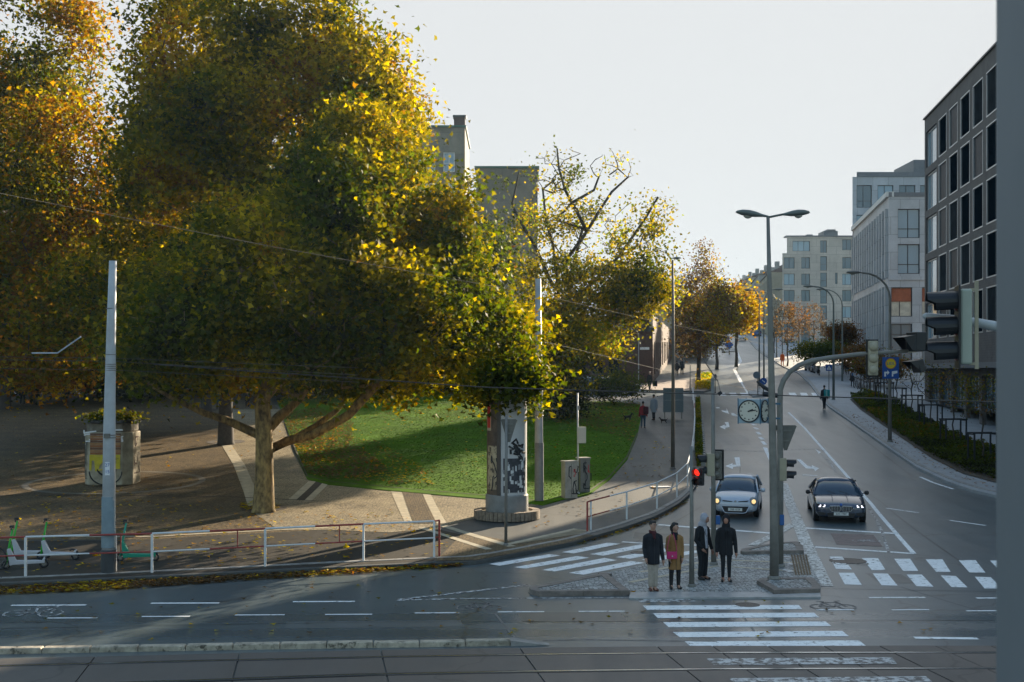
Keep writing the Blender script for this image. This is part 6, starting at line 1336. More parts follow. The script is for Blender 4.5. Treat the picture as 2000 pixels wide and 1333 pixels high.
    for sx in (-1, 1):
        for yy in (-L/2+.82, L/2-.85):
            wh = MB().lathe([(.10, -.10), (.30, -.10), (.325, -.06), (.325, .06), (.30, .10), (.10, .10)], 24).build('wheel', M_TYRE, o, smooth=False); wh.matrix_local = Matrix.Translation((sx*(w-.115), yy, .32)) @ Matrix.Rotation(R(90), 4, 'Y')
            rm = MB().lathe([(.215, .0), (.215, .012), (.05, .02)], 20).build('rim', M_RIM, wh); rm.matrix_local = Matrix.Translation((0, 0, .1 if sx > 0 else -.1)) @ Matrix.Rotation(0 if sx > 0 else math.pi, 4, 'X')
            for k in range(5):
                MB().box((.11*math.cos(k*1.2566), .11*math.sin(k*1.2566), .022), (.17, .035, .015), rz=k*1.2566).build('spoke', M_RIM, wh).matrix_local = rm.matrix_local.copy()
            MB().lathe([(.36, -.02), (.36, .02)], 24).build('wheel_arch', M_BLKT, o).matrix_local = Matrix.Translation((sx*(w-.045), yy, .33)) @ Matrix.Rotation(R(90), 4, 'Y')
    y0 = -L/2
    def plateq(nm, pts, y, m, d=.03):
        return MB().prism(pts, -d, d, M=Matrix.Translation((0, y, 0)) @ FRONT).build(nm, m, o, bevel=.006)
    if style == 'hatch':
        plateq('lower_grille', [(-.50, .47), (.50, .47), (.40, .27), (.30, .24), (-.30, .24), (-.40, .27)], y0+.0, M_BLKT)
        MB().tube([(-.52, y0-.02, .49), (-.41, y0-.035, .255), (-.3, y0-.035, .225), (.3, y0-.035, .225), (.41, y0-.035, .255), (.52, y0-.02, .49)], .018, 6).build('grille_surround', paint, o, smooth=True)
        for s in (-1, 1):
            plateq('upper_slit', [(s*.09, .655), (s*.50, .70), (s*.44, .655), (s*.14, .63)], y0+.035, M_BLKT, .025)
            h = MB(); h.lathe([(.02, 0), (.10, .0), (.13, .05), (.13, .12)], 16, sy=1.3); hh = h.build('headlight', M_LAMPG, o, smooth=True); hh.matrix_local = Matrix.Translation((s*w*.80, y0+.06, .66)) @ Matrix.Rotation(R(s*22), 4, 'Z') @ Matrix.Rotation(R(-90), 4, 'X')
            if glow: MB().lathe([(.085, 0), (.07, -.015), (.01, -.02)], 14).build('lit_bulb', glow, hh, loc=(0, 0, -.003))
            plateq('fog_lamp', [(s*.60, .35), (s*.70, .37), (s*.72, .33), (s*.62, .31)], y0+.05, M_LAMPG, .02)
        MB().lathe([(.055, 0), (.055, .01)], 16, sy=.6).build('badge', M_CHR, o).matrix_local = Matrix.Translation((0, y0+.005, .66)) @ FRONT
        pz = .36
    else:
        for s in (-1, 1):
            kp = [(s*.03, .62), (s*.06, .66), (s*.38, .655), (s*.44, .60), (s*.33, .46), (s*.08, .455), (s*.03, .50)]
            if s < 0: kp = kp[::-1]
            g = plateq('kidney_grille', kp, y0-.005, M_BLKT, .03); MB().tube([(x, y0-.045, z) for x, z in kp+[kp[0]]], .014, 6).build('chrome_surround', M_CHR, g)
            for k in range(6): MB().box((s*(.08+k*.055), y0-.045, .555), (.012, .012, .17)).build('grille_bar', M_CHR, g)
            hp = [(s*.50, .60), (s*.56, .685), (s*.86, .73), (s*.84, .64), (s*.70, .59)]
            if s < 0: hp = hp[::-1]
            hl = plateq('headlight', hp, y0+.075, M_BLKT, .04)
            if glow:
                for cx in (.60, .75): MB().prism([(s*(cx-.045), .70), (s*(cx+.0), .70), (s*(cx-.005), .66), (s*(cx+.045), .645), (s*(cx+.04), .62), (s*(cx-.03), .625)][::s], -.01, .01, M=Matrix.Translation((0, y0+.03, -.01)) @ FRONT).build('lit_strip', glow, hl)
            ip = [(s*.52, .40), (s*.84, .44), (s*.82, .33), (s*.58, .30)]; ip = ip if s > 0 else ip[::-1]
            plateq('side_intake', ip, y0+.05, M_BLKT, .03)
            MB().tube([(s*.25, y0+1.2, .985), (s*.28, y0+.3, .86)], .008, 4).build('bonnet_crease', paint, o)
        plateq('lower_intake', [(-.50, .40), (.50, .40), (.46, .24), (-.46, .24)], y0-.0, M_BLKT)
        MB().lathe([(.045, 0), (.045, .012)], 16).build('round_badge', M_BSIG, o).matrix_local = Matrix.Translation((0, y0+.035, .705)) @ Matrix.Rotation(R(60), 4, 'X')
        MB().lathe([(.3, -.0), (.28, .02)], 4).build('inner_mirror', M_BLKT, o).matrix_local = Matrix.Translation((0, gh[1][0]+.1, H-.2)) @ Matrix.Diagonal((.4, .1, 1, 1))
        pz = .375
    pl = MB().box((0, y0-.045, pz), (.52, .015, .11)).build('number_plate', M_PLATE, o)
    if detail: text('plate_text', plate, .095, M_BLKT, pl, Matrix.Translation((0, y0-.054, pz)) @ FRONT)
    for s in (-1, 1):
        MB().box((s*w*.72, L/2-.01, .78), (.28, .06, .16)).build('tail_light', M_TAIL, o)
        MB().box((s*w*.96, -.05, .78), (.02, .2, .025)).build('door_handle', paint, o)
    for s, x in ((-1, .05), (-1, .5)): MB().tube([(x-.15, gh[0][0]+.0, .985), (x-.45, gh[0][0]+.14, 1.07)], .01, 4).build('wiper', M_BLKT, o)
    if style == 'hatch': MB().tube([(0, .9, H+.0), (0, 1.0, H+.22)], .006, 4).build('aerial', M_BLKT, o)
    return o
M_SILV = mat('silver_car_paint', (.44, .49, .57), .3, .2, coat=.6); M_NAVY = mat('dark_blue_car_paint', (.05, .065, .10), .18, .35, coat=1.0)
M_WCAR = mat('white_car_paint', (.55, .57, .6), .3, coat=.5); M_GCAR = mat('grey_car_paint', (.12, .13, .14), .3, .3, coat=.5)
c = P(1436, 1014); f = Vector((-math.sin(R(14)), -math.cos(R(14)), 0)); car('silver-blue small hatchback waiting at the stop line with warm headlights on', c-f*1.97, R(-14), 1.70, 3.94, 1.49, 'hatch', M_SILV, None, M_HWARM)
c = P(1645, 1024); f = Vector((-math.sin(R(9)), -math.cos(R(9)), 0)); car('dark blue saloon with twin grille and white lights waiting in the right lane', c-f*2.4, R(-10), 1.90, 4.85, 1.48, 'sedan', M_NAVY, None, M_HCOOL, plate='6AS 1984')
c = P(1448, 666); car('small white car driving towards us far up the road', c, R(-8), 1.8, 4.2, 1.5, 'hatch', M_WCAR, None, None, detail=False)
c = P(1415, 671); car('darker car ahead of the white one far up the road', c, R(170), 1.8, 4.2, 1.5, 'hatch', M_GCAR, None, None, detail=False)
c = P(1478, 658); car('blue car parked beside the far end of the road', c, R(172), 1.8, 4.2, 1.5, 'hatch', mat('blue_car_paint', (.03, .10, .3), .3, coat=.5), None, None, detail=False)
c = P(1441, 652, .1); tr = empty('flatbed_truck', c, R(-10), 'pale truck at the top of the street glinting in the haze', 'truck')
MB().box((0, 0, 2.2), (2.4, 5.5, 2.2)).build('load_box', M_WCAR, tr, bevel=.05); MB().box((0, -3.8, 1.6), (2.3, 1.7, 2.2)).build('cab', M_WCAR, tr, bevel=.12); MB().box((0, -4.67, 2.0), (2.0, .04, .8)).build('windscreen', M_CGL, tr)
for sx in (-1, 1):
    for yy in (-3.6, 1.6): MB().lathe([(.45, -.15), (.45, .15)], 18).build('wheel', M_TYRE, tr).matrix_local = Matrix.Translation((sx*1.0, yy, .45)) @ Matrix.Rotation(R(90), 4, 'Y')
for i, (x, y, rz, m, lb) in enumerate(((738, 764, 182, M_WCAR, 'white car parked across the lawn between the low limbs'), (690, 762, 178, M_GCAR, 'dark car parked left of the white one across the lawn'), (640, 762, 184, M_NAVY, 'dark blue car parked behind the plane trunk across the lawn'), (1175, 769, 80, M_WCAR, 'light car parked behind the half-bare tree'), (1150, 768, 76, M_GCAR, 'dark grey car parked left of the light one by the brick building'), (392, 770, 180, M_WCAR, 'white car glimpsed between the park trunks'), (1205, 770, 82, M_SILV, 'silver car nose seen right of the light one by the shrub'))):
    car(lb, P(x, y), R(rz if rz > 100 else rz), 1.78, 4.3, 1.47, 'hatch', m, None, None, detail=False, group='cars parked in the side street')

# ------------------------------------------------------------------ PEOPLE
SKIN = mat('skin', (.42, .24, .17), .55); HAIRD = mat('dark_hair', (.012, .010, .009), .6); M_EYE = mat('eye', (.02, .015, .012), .3); M_LIP = mat('lips', (.30, .10, .09), .5)
def cloth(n, c, var=.12): return mat(n, c, .85, var=var, scale=14, bump=.25, bscale=30)
def blob(parts, name, m, parent, vox, smooth=2):
    v = MB()
    for p in parts:
        if p[0] == 't': 
            pts, rad = [Vector(q) for q in p[1]], list(p[2]); d0 = (pts[0]-pts[1]).normalized(); d1 = (pts[-1]-pts[-2]).normalized()
            pts = [pts[0]+d0*rad[0]*.8, pts[0]+d0*rad[0]*.45]+pts+[pts[-1]+d1*rad[-1]*.45, pts[-1]+d1*rad[-1]*.8]; rad = [rad[0]*.35, rad[0]*.8]+rad+[rad[-1]*.8, rad[-1]*.35]
            v.tube(pts, rad, 12)
        elif p[0] == 'e':
            c, r = p[1], p[2]; k0 = len(v.v); nn = 12
            prof = [(math.sin(math.pi*(i+.5)/9), -math.cos(math.pi*(i+.5)/9)) for i in range(9)]
            for s, z in prof:
                for j in range(nn): t = 2*math.pi*j/nn; v.v.append((c[0]+r[0]*s*math.cos(t), c[1]+r[1]*s*math.sin(t), c[2]+r[2]*z))
            for i in range(8):
                for j in range(nn): a = k0+i*nn+j; b_ = k0+i*nn+(j+1) % nn; v.f.append((a, b_, b_+nn, a+nn)); v.mi.append(0)
            v.f.append(tuple(k0+j for j in range(nn))[::-1]); v.f.append(tuple(k0+8*nn+j for j in range(nn))); v.mi += [0, 0]
        elif p[0] == 'l':   # elliptical loft: list of (z, cx, cy, rx, ry)
            k0 = len(v.v); nn = 20
            for z, cx, cy, rx, ry in p[1]:
                for j in range(nn): t = 2*math.pi*j/nn; v.v.append((cx+rx*math.cos(t), cy+ry*math.sin(t), z))
            for i in range(len(p[1])-1):
                for j in range(nn): a = k0+i*nn+j; b_ = k0+i*nn+(j+1) % nn; v.f.append((a, b_, b_+nn, a+nn)); v.mi.append(0)
            v.f.append(tuple(k0+j for j in range(nn))[::-1]); e = k0+(len(p[1])-1)*nn; v.f.append(tuple(e+j for j in range(nn))); v.mi += [0, 0]
    o = v.build(name, m, parent, smooth=True); r = o.modifiers.new('r', 'REMESH'); r.mode = 'VOXEL'; r.voxel_size = vox; r.use_smooth_shade = True
    if smooth: s = o.modifiers.new('s', 'SMOOTH'); s.iterations = smooth; s.factor = .5
    return o
def person(label, loc, rz, H, coat, trousers, shoes, hair=HAIRD, hem=.42, shoulder=.198, flare=1.0, stance=.10, arms=None, head_turn=0, look=(0, 0), vox=.012, female=False, hood=None, scarf=None, boots=False, skin=SKIN, leg=None, slim=1.0, open_front=None, longhair=False, glasses=False, group=None, step=0.0):
    o = empty('person', loc, rz, label, 'person', group); s = H/1.8; sh = shoulder*s*(.9 if female else 1); zs = 1.46*s; zh = .93*s
    hipx = .095*s; ank = [(-stance*s, 0+step*s, .08*s), (stance*s, -step*s, .08*s)]; kn = [(-(stance*.95)*s, -.03*s+step*.5*s, .50*s), ((stance*.95)*s, -.03*s-step*.5*s, .50*s)]
    A = arms or [((-.05, .02, -.30), (-.02, -.06, -.27)), ((.05, .02, -.30), (.02, -.06, -.27))]
    shp = [(-sh*.93, 0, zs-.095*s), (sh*.93, 0, zs-.095*s)]; el = []; wr = []
    for k in range(2):
        e = tuple(shp[k][i]+A[k][0][i]*s for i in range(3)); el.append(e); wr.append(tuple(e[i]+A[k][1][i]*s for i in range(3)))
    far = vox > .02; hc = (look[0]*s, -.02*s+look[1]*s, 1.66*s)
    ct, st = math.cos(R(head_turn)), math.sin(R(head_turn)); hd = lambda x, y, z: (hc[0]+(x*ct-y*st)*s, hc[1]+(x*st+y*ct)*s, hc[2]+z*s)
    B_ = [('l', [(.86*s, 0, 0, .15*s, .11*s), (.95*s, 0, 0, .155*s, .115*s), (1.1*s, 0, 0, .135*s, .10*s), (1.3*s, 0, 0, .14*s, .10*s), (1.38*s, 0, 0, .12*s, .085*s), (1.44*s, 0, 0, .06*s, .06*s)]),
          ('t', [(0, 0, 1.42*s), (hc[0]*.5, -.005, 1.56*s)], [.062*s, .056*s]), ('e', hc, (.076*s, .095*s, .118*s)), ('e', hd(0, -.03, -.055), (.055*s, .058*s, .06*s)),
          ('t', [hd(0, -.088, .02), hd(0, -.108, -.022)], [.010*s, .016*s]), ('e', hd(-.078, .005, 0), (.012*s, .022*s, .032*s)), ('e', hd(.078, .005, 0), (.012*s, .022*s, .032*s))]
    for k in range(2):
        B_.append(('t', [((-1, 1)[k]*hipx, 0, .90*s), kn[k], ank[k]], [.068*s, .042*s, .028*s])); B_.append(('t', [ank[k], (ank[k][0], ank[k][1]-.13*s, .045*s)], [.04*s, .03*s]))
        B_.append(('t', [shp[k], el[k], wr[k]], [.05*s, .038*s, .027*s]))
        w_ = Vector(wr[k]); d_ = (w_-Vector(el[k])).normalized(); B_.append(('t', [w_, w_+d_*.05*s, w_+d_*.085*s], [.026*s, .038*s, .034*s]))
        if not far:
            sd = (-1, 1)[k]
            for f_, (off, ln) in enumerate(((-.03, .075), (-.01, .085), (.01, .08), (.028, .065))):
                a = w_+d_*.09*s+Vector((0, off*s, 0)); q1 = a+d_*ln*.5*s+Vector((-sd*.006, 0, 0)); q2 = q1+(d_*ln*.45+Vector((-sd*.02, 0, 0)))*s; B_.append(('t', [a, q1, q2], [.0105*s, .0095*s, .008*s]))
            a = w_+d_*.03*s+Vector((0, -.03*s, 0)); B_.append(('t', [a, a+(d_*.04+Vector((-sd*.01, -.025, 0)))*s, a+(d_*.075+Vector((-sd*.015, -.03, 0)))*s], [.013*s, .011*s, .009*s]))
    blob(B_, 'body', skin, o, vox*.75 if not far else vox, 1)
    # trousers
    T_ = [('l', [(.80*s, 0, 0, .155*s, .12*s), (.92*s, 0, 0, .165*s, .125*s), (1.02*s, 0, 0, .15*s, .115*s)])]
    lw = leg or (.098, .070, .058)
    for k in range(2): 
        a = ank[k]; T_.append(('t', [((-1, 1)[k]*hipx, 0, .88*s), kn[k], (a[0], a[1], (.13 if not boots else .32)*s)], [lw[0]*s, lw[1]*s, lw[2]*s]))
    blob(T_, 'trousers', trousers, o, vox, 2)
    for k in range(2):
        a = ank[k]; f = .05 if k else -.05
        sp = [('t', [(a[0], a[1]+.05*s, .045*s), (a[0]+f*.3, a[1]-.06*s, .045*s), (a[0]+f*.6, a[1]-.16*s, .035*s)], [.045*s, .047*s, .036*s])]
        if boots: sp.append(('t', [(a[0], a[1], .08*s), (a[0], a[1], .30*s), tuple(Vector(kn[k])*.85+Vector(a)*.15)], [.048*s, .060*s, .062*s]))
        blob(sp, 'boot' if boots else 'shoe', shoes, o, vox, 1)
    # coat
    sl = slim; zt = hem*1.0*s*2 if hem > 1 else hem*H
    C_ = [('l', [(zt, 0, 0, .175*s*flare*sl, .15*s*flare), (zt+.12*s, 0, 0, .18*s*sl*(flare*.5+.5), .15*s), (.98*s, 0, 0, .178*s*sl, .142*s), (1.12*s, 0, 0, .168*s*sl, .132*s), (1.30*s, 0, 0, sh*.90, .14*s), (1.40*s, 0, 0, sh*.78, .125*s), (1.46*s, 0, 0, sh*.48, .095*s), (1.51*s, 0, 0, .085*s, .08*s)]),
          ('t', [(-sh*.80, 0, 1.375*s), (0, 0, 1.425*s), (sh*.80, 0, 1.375*s)], [.070*s, .08*s, .070*s])]
    for k in range(2):
        w_ = Vector(wr[k]); C_.append(('t', [shp[k], el[k], tuple(w_)], [.070*s, .058*s, .048*s]))
    blob(C_, 'coat', coat, o, vox, 2)
    if not far:
        MB().tube([(0.0, -.152*s, 1.36*s), (0, -.150*s, 1.12*s), (0, -.155*s*max(1, flare), zt+.02)], .0045, 4).build('coat_closure', M_DARK, o)
        for sd in (-1, 1): MB().tube([(sd*.02*s, -.135*s, 1.40*s), (sd*.055*s, -.15*s, 1.30*s), (sd*.01*s, -.155*s, 1.18*s)], .008, 4).build('lapel_fold', coat, o)
        for sd in (-1, 1): MB().box(tuple(hd(sd*.03, -.088, .018)), (.016*s, .008, .009*s), rz=R(head_turn)).build('eye', M_EYE, o); MB().box(tuple(hd(sd*.03, -.092, .036)), (.03*s, .008, .006*s), rz=R(head_turn)).build('eyebrow', hair, o)
        MB().box(tuple(hd(0, -.09, -.055)), (.035*s, .008, .008*s), rz=R(head_turn)).build('mouth', M_LIP, o)
        if glasses:
            for sd in (-1, 1): MB().tube([hd(sd*.03+.02*math.cos(t), -.103, .018+.016*math.sin(t)) for t in [2*math.pi*k/10 for k in range(11)]], .0025, 4).build('glasses_rim', M_DARK, o)
            MB().tube([hd(-.012, -.105, .02), hd(.012, -.105, .02)], .002, 4).build('glasses_bridge', M_DARK, o)
    if hood:
        blob([('e', hd(0, .02, .015), (.112*s, .12*s, .145*s)), ('t', [hd(0, .04, -.1), (0, .02, 1.47*s)], [.10*s, .12*s])], 'hood', hood, o, vox, 2)
        if open_front: blob([('e', hd(0, -.075, -.02), (.062*s, .045*s, .085*s))], 'hood_shadowed_face', skin, o, vox, 1)
    elif hair:
        hp = [('e', hd(0, .022, .038), (.088*s, .098*s, .098*s)), ('e', hd(0, -.03, .085), (.07*s, .062*s, .04*s))]
        if longhair: hp += [('e', hd(0, .10, -.02), (.055*s, .05*s, .07*s)), ('e', hd(0, .07, -.06), (.075*s, .05*s, .08*s))]
        blob(hp, 'hair', hair, o, vox, 1)
    if scarf: blob([('t', [(-.05*s, -.06*s, 1.49*s), (.05*s, -.07*s, 1.48*s), (.07*s, .04*s, 1.5*s), (-.07*s, .04*s, 1.5*s), (-.06*s, -.05*s, 1.49*s)], [.04*s]*5), ('t', [(0, -.1*s, 1.45*s), (.01*s, -.145*s, 1.34*s)], [.05*s, .03*s])], 'scarf', scarf, o, vox, 1)
    return o
C_NAVY = cloth('navy_coat', (.010, .012, .018)); C_BLK = cloth('black_jacket', (.008, .009, .012)); C_BEIGE = cloth('beige_trousers', (.36, .31, .26)); C_CAMEL = cloth('camel_coat', (.27, .145, .05)); C_DTR = cloth('dark_trousers', (.010, .012, .016)); C_GREYH = cloth('pale_grey_hoodie', (.38, .38, .43)); C_WINE = cloth('wine_scarf', (.06, .008, .012))
L_BR = mat('brown_leather', (.10, .03, .02), .45); L_BK = mat('black_leather', (.008, .008, .009), .4)
pk = lambda x, y, l=.03: P(x, y, l)
person('man in navy knee-length coat and beige trousers, leftmost of the four waiting', pk(1275, 1154), R(8), 1.83, C_NAVY, C_BEIGE, L_BR, hem=.375, scarf=C_WINE, glasses=True, head_turn=22, stance=.055, arms=[((-.03, .03, -.29), (.01, -.10, -.22)), ((.045, .02, -.29), (.03, -.05, -.28))], leg=(.10, .075, .068), flare=1.0)
person('woman in camel coat and black boots with dark scarf, second of the four waiting', pk(1318, 1150), R(6), 1.74, C_CAMEL, C_DTR, L_BK, hem=.29, female=True, scarf=C_BLK, head_turn=50, stance=.10, flare=1.12, boots=True, longhair=True, arms=[((-.04, .02, -.28), (.03, -.10, -.22)), ((.035, .02, -.28), (-.01, -.06, -.24))], slim=.9)
person('person in pale grey hood and open dark jacket looking down behind the slim post', pk(1372, 1132), R(38), 1.80, C_BLK, C_DTR, L_BK, hem=.44, hood=C_GREYH, open_front=True, head_turn=8, look=(0, -.07), stance=.08, arms=[((-.07, .0, -.29), (.10, -.12, -.20)), ((.07, .0, -.29), (.0, -.10, -.25))], leg=(.105, .08, .075), skin=mat('tan_skin', (.33, .17, .12), .55))
person('dark-clad person with black hood up and slim trousers, rightmost of the four waiting', pk(1418, 1136), R(-4), 1.80, C_BLK, C_DTR, L_BK, hem=.40, hood=C_BLK, open_front=True, head_turn=-8, stance=.085, arms=[((-.045, .02, -.29), (-.01, -.06, -.27)), ((.055, .02, -.29), (.02, -.05, -.28))], leg=(.085, .06, .045), flare=1.08, shoulder=.205, skin=mat('ruddy_skin', (.38, .18, .12), .55))
# hoodie front panel on the hooded person
hp = [o for o in COL.objects if o.name.startswith('person') and 'grey hood' in o.get('label', '')][0]
blob([('l', [(.86, .01, -.10, .055, .075), (1.1, .01, -.095, .06, .065), (1.3, 0, -.09, .065, .075), (1.45, 0, -.06, .08, .08)])], 'hoodie_front', C_GREYH, hp, .012, 2)
# pink handbag
b = pk(1310, 1150)+Vector((0.0, -.22, .90)); hb = empty('handbag', b, R(4), 'bright pink handbag carried in front of the camel coat', 'handbag'); M_PINK = mat('pink_leather', (.50, .01, .13), .4, coat=.3)
MB().box((0, 0, 0), (.27, .08, .19)).build('bag_body', M_PINK, hb, bevel=.02); MB().box((0, -.045, .035), (.26, .015, .11)).build('bag_flap', M_PINK, hb, bevel=.006); MB().lathe([(.018, 0), (.018, .012)], 10).build('clasp', M_CHR, hb).matrix_local = Matrix.Translation((0, -.055, -.015)) @ FRONT
MB().tube([(-.13, 0, .09), (-.10, .0, .30), (-.02, .06, .55)], .008, 5).build('strap', M_PINK, hb); MB().tube([(.13, 0, .09), (.11, .02, .30), (.06, .08, .55)], .008, 5).build('strap', M_PINK, hb)
# farther people
C_RED = cloth('red_jacket', (.26, .012, .02)); C_JEAN = cloth('blue_jeans', (.025, .06, .10)); C_GREYC = cloth('light_grey_coat', (.27, .30, .34)); C_ORW = cloth('orange_workwear', (.75, .13, .02)); C_TEAL = cloth('teal_bag', (.01, .25, .27))
fp = person('person in red jacket and jeans on the edge of the lawn', P(1256, 837, .14), R(165), 1.75, C_RED, C_JEAN, L_BK, hem=.48, vox=.03)
b = P(1256, 837, .14)+Vector((.16, -.2, 1.15)); bp = empty('backpack', b, R(10), 'dark red backpack on the red-jacketed person', 'backpack'); MB().box((0, 0, 0), (.34, .2, .5)).build('bag_body', cloth('maroon_pack', (.06, .006, .012)), bp, bevel=.07); MB().box((0, -.11, -.08), (.22, .06, .2)).build('front_pocket', cloth('maroon_pack', (.06, .006, .012)), bp, bevel=.03)
person('person in long pale grey coat beside the notice board', P(1277, 821, .12), R(200), 1.78, C_GREYC, C_DTR, L_BK, hem=.30, vox=.03, flare=1.15, stance=.05)
person('person in dark jacket walking past the brick building corner', P(1269, 764, .12), R(-30), 1.78, C_BLK, C_DTR, L_BK, hem=.45, vox=.035, step=.16)
b = P(1275, 764, .12)+Vector((.2, 0, .65)); bg_ = empty('shoulder_bag', b, 0, 'dark bag carried by the walker at the brick corner', 'bag'); MB().box((0, 0, 0), (.4, .25, .5)).build('bag_body', C_BLK, bg_, bevel=.05); MB().tube([(-.12, 0, .25), (0, 0, .5), (.12, 0, .25)], .02, 5).build('strap', C_BLK, bg_)
person('dark figure walking away on the shaded pavement, left one of the pair', P(1322, 736, .12), R(180), 1.72, C_BLK, C_DTR, L_BK, hem=.4, vox=.04, group='pair walking away')
person('taller dark figure walking away, right one of the pair', P(1332, 734, .12), R(176), 1.85, C_NAVY, C_DTR, L_BK, hem=.4, vox=.04, group='pair walking away')
person('distant figure by the shop row wall', P(1299, 709, .12), R(0), 1.8, C_BLK, C_DTR, L_BK, vox=.05)
person('distant small figure farther along the shop row', P(1315, 699, .12), R(0), 1.75, C_NAVY, C_DTR, L_BK, vox=.05)
person('road worker dressed all in bright orange on the right pavement', P(1528, 716, .12), R(180), 1.82, C_ORW, C_ORW, L_BK, hem=.42, vox=.04, stance=.12)
wk = person('person in dark clothes walking up the road edge beside the right kerb', P(1610, 800, .03), R(178), 1.85, C_NAVY, C_DTR, L_BK, hem=.46, vox=.03, stance=.05)
b = P(1611, 800, .03)+Vector((.09, -.27, 1.22)); bp = empty('backpack', b, R(5), 'bright teal box-shaped rucksack on the walker by the right kerb', 'backpack'); MB().box((0, 0, 0), (.42, .28, .55)).build('bag_body', C_TEAL, bp, bevel=.06); MB().box((-.08, -.145, .02), (.12, .02, .42)).build('pale_stripe', cloth('pale_teal', (.25, .5, .48)), bp)
person('dark figure standing by the hedge on the right pavement', P(1656, 733, .12), R(170), 1.85, C_BLK, C_DTR, L_BK, vox=.04)
person('second dark figure close behind the first by the hedge', P(1650, 731, .12), R(190), 1.75, C_NAVY, C_DTR, L_BK, vox=.04)
person('person in blue cap and dark coat crouched at the row of bikes', P(1665, 757, .12), R(150), 1.35, C_BLK, C_DTR, L_BK, vox=.04, hood=cloth('blue_cap', (.02, .08, .2)), stance=.16, step=.1)
for i, (x, y) in enumerate(((1574, 722), (1581, 724), (1588, 726))): person(['leftmost', 'middle', 'rightmost'][i]+' of three dark figures waiting with scooters on the right pavement', P(x, y, .12), R(150+20*i), 1.7, (C_BLK, C_NAVY, C_DTR)[i], (C_GREYH, C_DTR, C_DTR)[i], L_BK, vox=.05, group='group waiting with scooters')
# motorbikes/bikes row
M_MET = mat('dull_metal', (.25, .26, .27), .4, .6)
def bikes(label, loc, rz, group):
    o = empty('parked_bicycle', loc, rz, label, 'bicycle', group)
    for x, n in ((.5, 'front_wheel'), (-.5, 'rear_wheel')): MB().tube([(x+.33*math.cos(t), 0, .35+.33*math.sin(t)) for t in [2*math.pi*k/16 for k in range(17)]], .03, 5).build(n, M_DARK, o)
    v = MB()
    for a, c in (((.5, 0, .35), (.35, 0, .95)), ((.38, 0, .82), (-.15, 0, .85)), ((.38, 0, .78), (-.1, 0, .35)), ((-.1, 0, .35), (-.2, 0, .95)), ((-.1, 0, .35), (-.5, 0, .35)), ((-.5, 0, .35), (-.18, 0, .85))): v.tube([a, c], .022, 5)
    v.build('bicycle_frame', M_MET, o); MB().tube([(.33, -.27, 1.0), (.35, .27, 1.0)], .02, 5).build('handlebar', M_DARK, o); MB().box((-.2, 0, .98), (.24, .13, .05)).build('saddle', M_DARK, o)
    return o
pb_ = bikes('nearest bicycle of the row parked at the hedge end', P(1690, 768, .12), R(70), 'bicycles parked by the hedge')
for i, (x, y) in enumerate(((1683, 764), (1677, 761), (1671, 758))): dup(pb_, P(x, y, .12), R(70-i*4), ['second', 'third', 'farthest'][i]+' bicycle of the row parked at the hedge end')
def moped(label, loc, rz):
    o = empty('parked_moped', loc, rz, label, 'moped', 'mopeds on the right pavement')
    for x, n in ((.6, 'front_wheel'), (-.55, 'rear_wheel')): MB().lathe([(.12, -.06), (.27, -.06), (.27, .06), (.12, .06)], 16).build(n, M_TYRE, o).matrix_local = Matrix.Translation((x, 0, .27)) @ FRONT
    MB().prism([(-.85, .5), (-.6, .75), (-.05, .72), (0, .3), (.3, .3), (.42, .95), (.52, .95), (.5, .25), (-.3, .18), (-.6, .35)], -.14, .14, M=FRONT).build('body_shell', M_MET, o, bevel=.03); MB().box((-.35, 0, .8), (.6, .26, .1)).build('saddle', M_DARK, o, bevel=.03); MB().tube([(.42, -.3, 1.05), (.46, 0, 1.0), (.42, .3, 1.05)], .02, 5).build('handlebar', M_DARK, o)
    return o
m0 = moped('left moped among the waiting figures on the right pavement', P(1578, 725, .12), R(100))
dup(m0, P(1586, 728, .12), R(85), 'middle moped among the waiting figures on the right pavement'); dup(m0, P(1594, 730, .12), R(95), 'right moped beside the waiting figures on the right pavement')
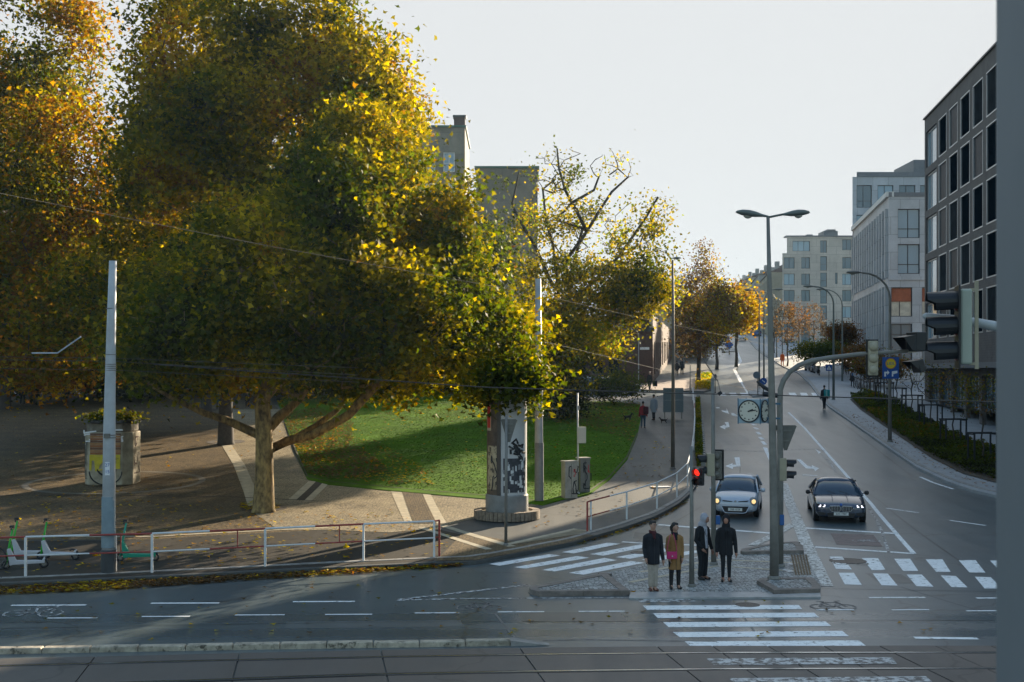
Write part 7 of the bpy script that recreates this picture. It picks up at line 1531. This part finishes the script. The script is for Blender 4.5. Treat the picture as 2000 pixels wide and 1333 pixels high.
# dogs
def dog(label, loc, rz, s):
    o = empty('dog', loc, rz, label, 'dog'); m = mat('black_fur', (.012, .011, .012), .8); P_ = [('t', [(-.28*s, 0, .42*s), (0, 0, .40*s), (.25*s, 0, .42*s)], [.10*s, .10*s, .13*s]), ('t', [(.28*s, 0, .48*s), (.40*s, 0, .62*s)], [.085*s, .065*s]), ('t', [(.40*s, 0, .65*s), (.47*s, 0, .65*s), (.58*s, 0, .61*s)], [.075*s, .06*s, .032*s]), ('t', [(-.33*s, 0, .45*s), (-.48*s, 0, .58*s), (-.52*s, 0, .7*s)], [.035*s, .025*s, .015*s])]
    for sy in (-1, 1):
        P_.append(('t', [(.24*s, sy*.07*s, .38*s), (.22*s, sy*.07*s, .20*s), (.24*s, sy*.07*s, .03*s)], [.06*s, .032*s, .028*s])); P_.append(('t', [(-.25*s, sy*.07*s, .40*s), (-.20*s, sy*.07*s, .26*s), (-.32*s, sy*.07*s, .16*s), (-.29*s, sy*.07*s, .03*s)], [.08*s, .045*s, .028*s, .026*s])); P_.append(('t', [(.40*s, sy*.05*s, .70*s), (.39*s, sy*.06*s, .77*s)], [.025*s, .012*s]))
    blob(P_, 'body', m, o, .02, 1); blob([('e', (.28*s, 0, .36*s), (.07*s, .09*s, .08*s))], 'white_chest_patch', mat('white_fur', (.5, .5, .5), .8), o, .02, 1); return o
dog('black and white dog standing on the lawn near the pavement edge', P(1226, 823, .16), R(20), .75); dog('small dark dog sniffing behind the grey-coated person', P(1296, 828, .12), R(160), .6)
# park visitors in the shade
for i, (x, y, lb) in enumerate(((483, 797, 'dark figure sitting low on the path behind the lit plane'), (44, 792, 'dark figure by the trunk at the far left of the park'))): person(lb, P(x, y, .13), R(20*i), 1.2 if i == 0 else 1.7, C_BLK, C_DTR, L_BK, vox=.04, stance=.14)
b = P(424, 800, .13); lb = empty('litter_bin', b, 0, 'green litter bin on a post between the park trunks', 'litter bin'); MB().lathe([(.2, .5), (.26, .55), (.27, 1.15), (.22, 1.2)], 14).build('bin_body', mat('bin_green', (.015, .09, .07), .5), lb); MB().tube([(0, 0, 0), (0, 0, .6)], .04, 6).build('post', M_DARK, lb)
b = P(1040, 812, .16); 
o, b = simple_post(1058, 830, 804, .16, 'short grey crossbar post on the lawn behind the tram wire pole', .03); MB().tube([(0, 0, 1.0), (1.1, 0, 1.02)], .03, 6).build('crossbar', M_POLE, o)
b = P(1196, 815, .14); 
# paper litter on the pavement by the railing
tag(MB().box((0, 0, 0), (.85, .5, .015), rz=.2).build('white_board', M_WSIG, None, loc=P(1290, 951, .14)), 'flat white board lying on the asphalt behind the curved railing', 'board')
# ------------------------------------------------------------------ HAZE
hz = MB().box((40, 420, 25), (900, 1000, 66)).build('haze', [], None); hz.data.materials.clear()
hm = bpy.data.materials.new('haze_air'); hm.use_nodes = True; nn = hm.node_tree.nodes; nn.clear(); ho = nn.new('ShaderNodeOutputMaterial'); pv = nn.new('ShaderNodeVolumePrincipled')
pv.inputs['Color'].default_value = (.55, .78, 1, 1); pv.inputs['Density'].default_value = HAZE_D; pv.inputs['Anisotropy'].default_value = .3; hm.node_tree.links.new(pv.outputs[0], ho.inputs['Volume']); hz.data.materials.append(hm); hz['kind'] = 'stuff'
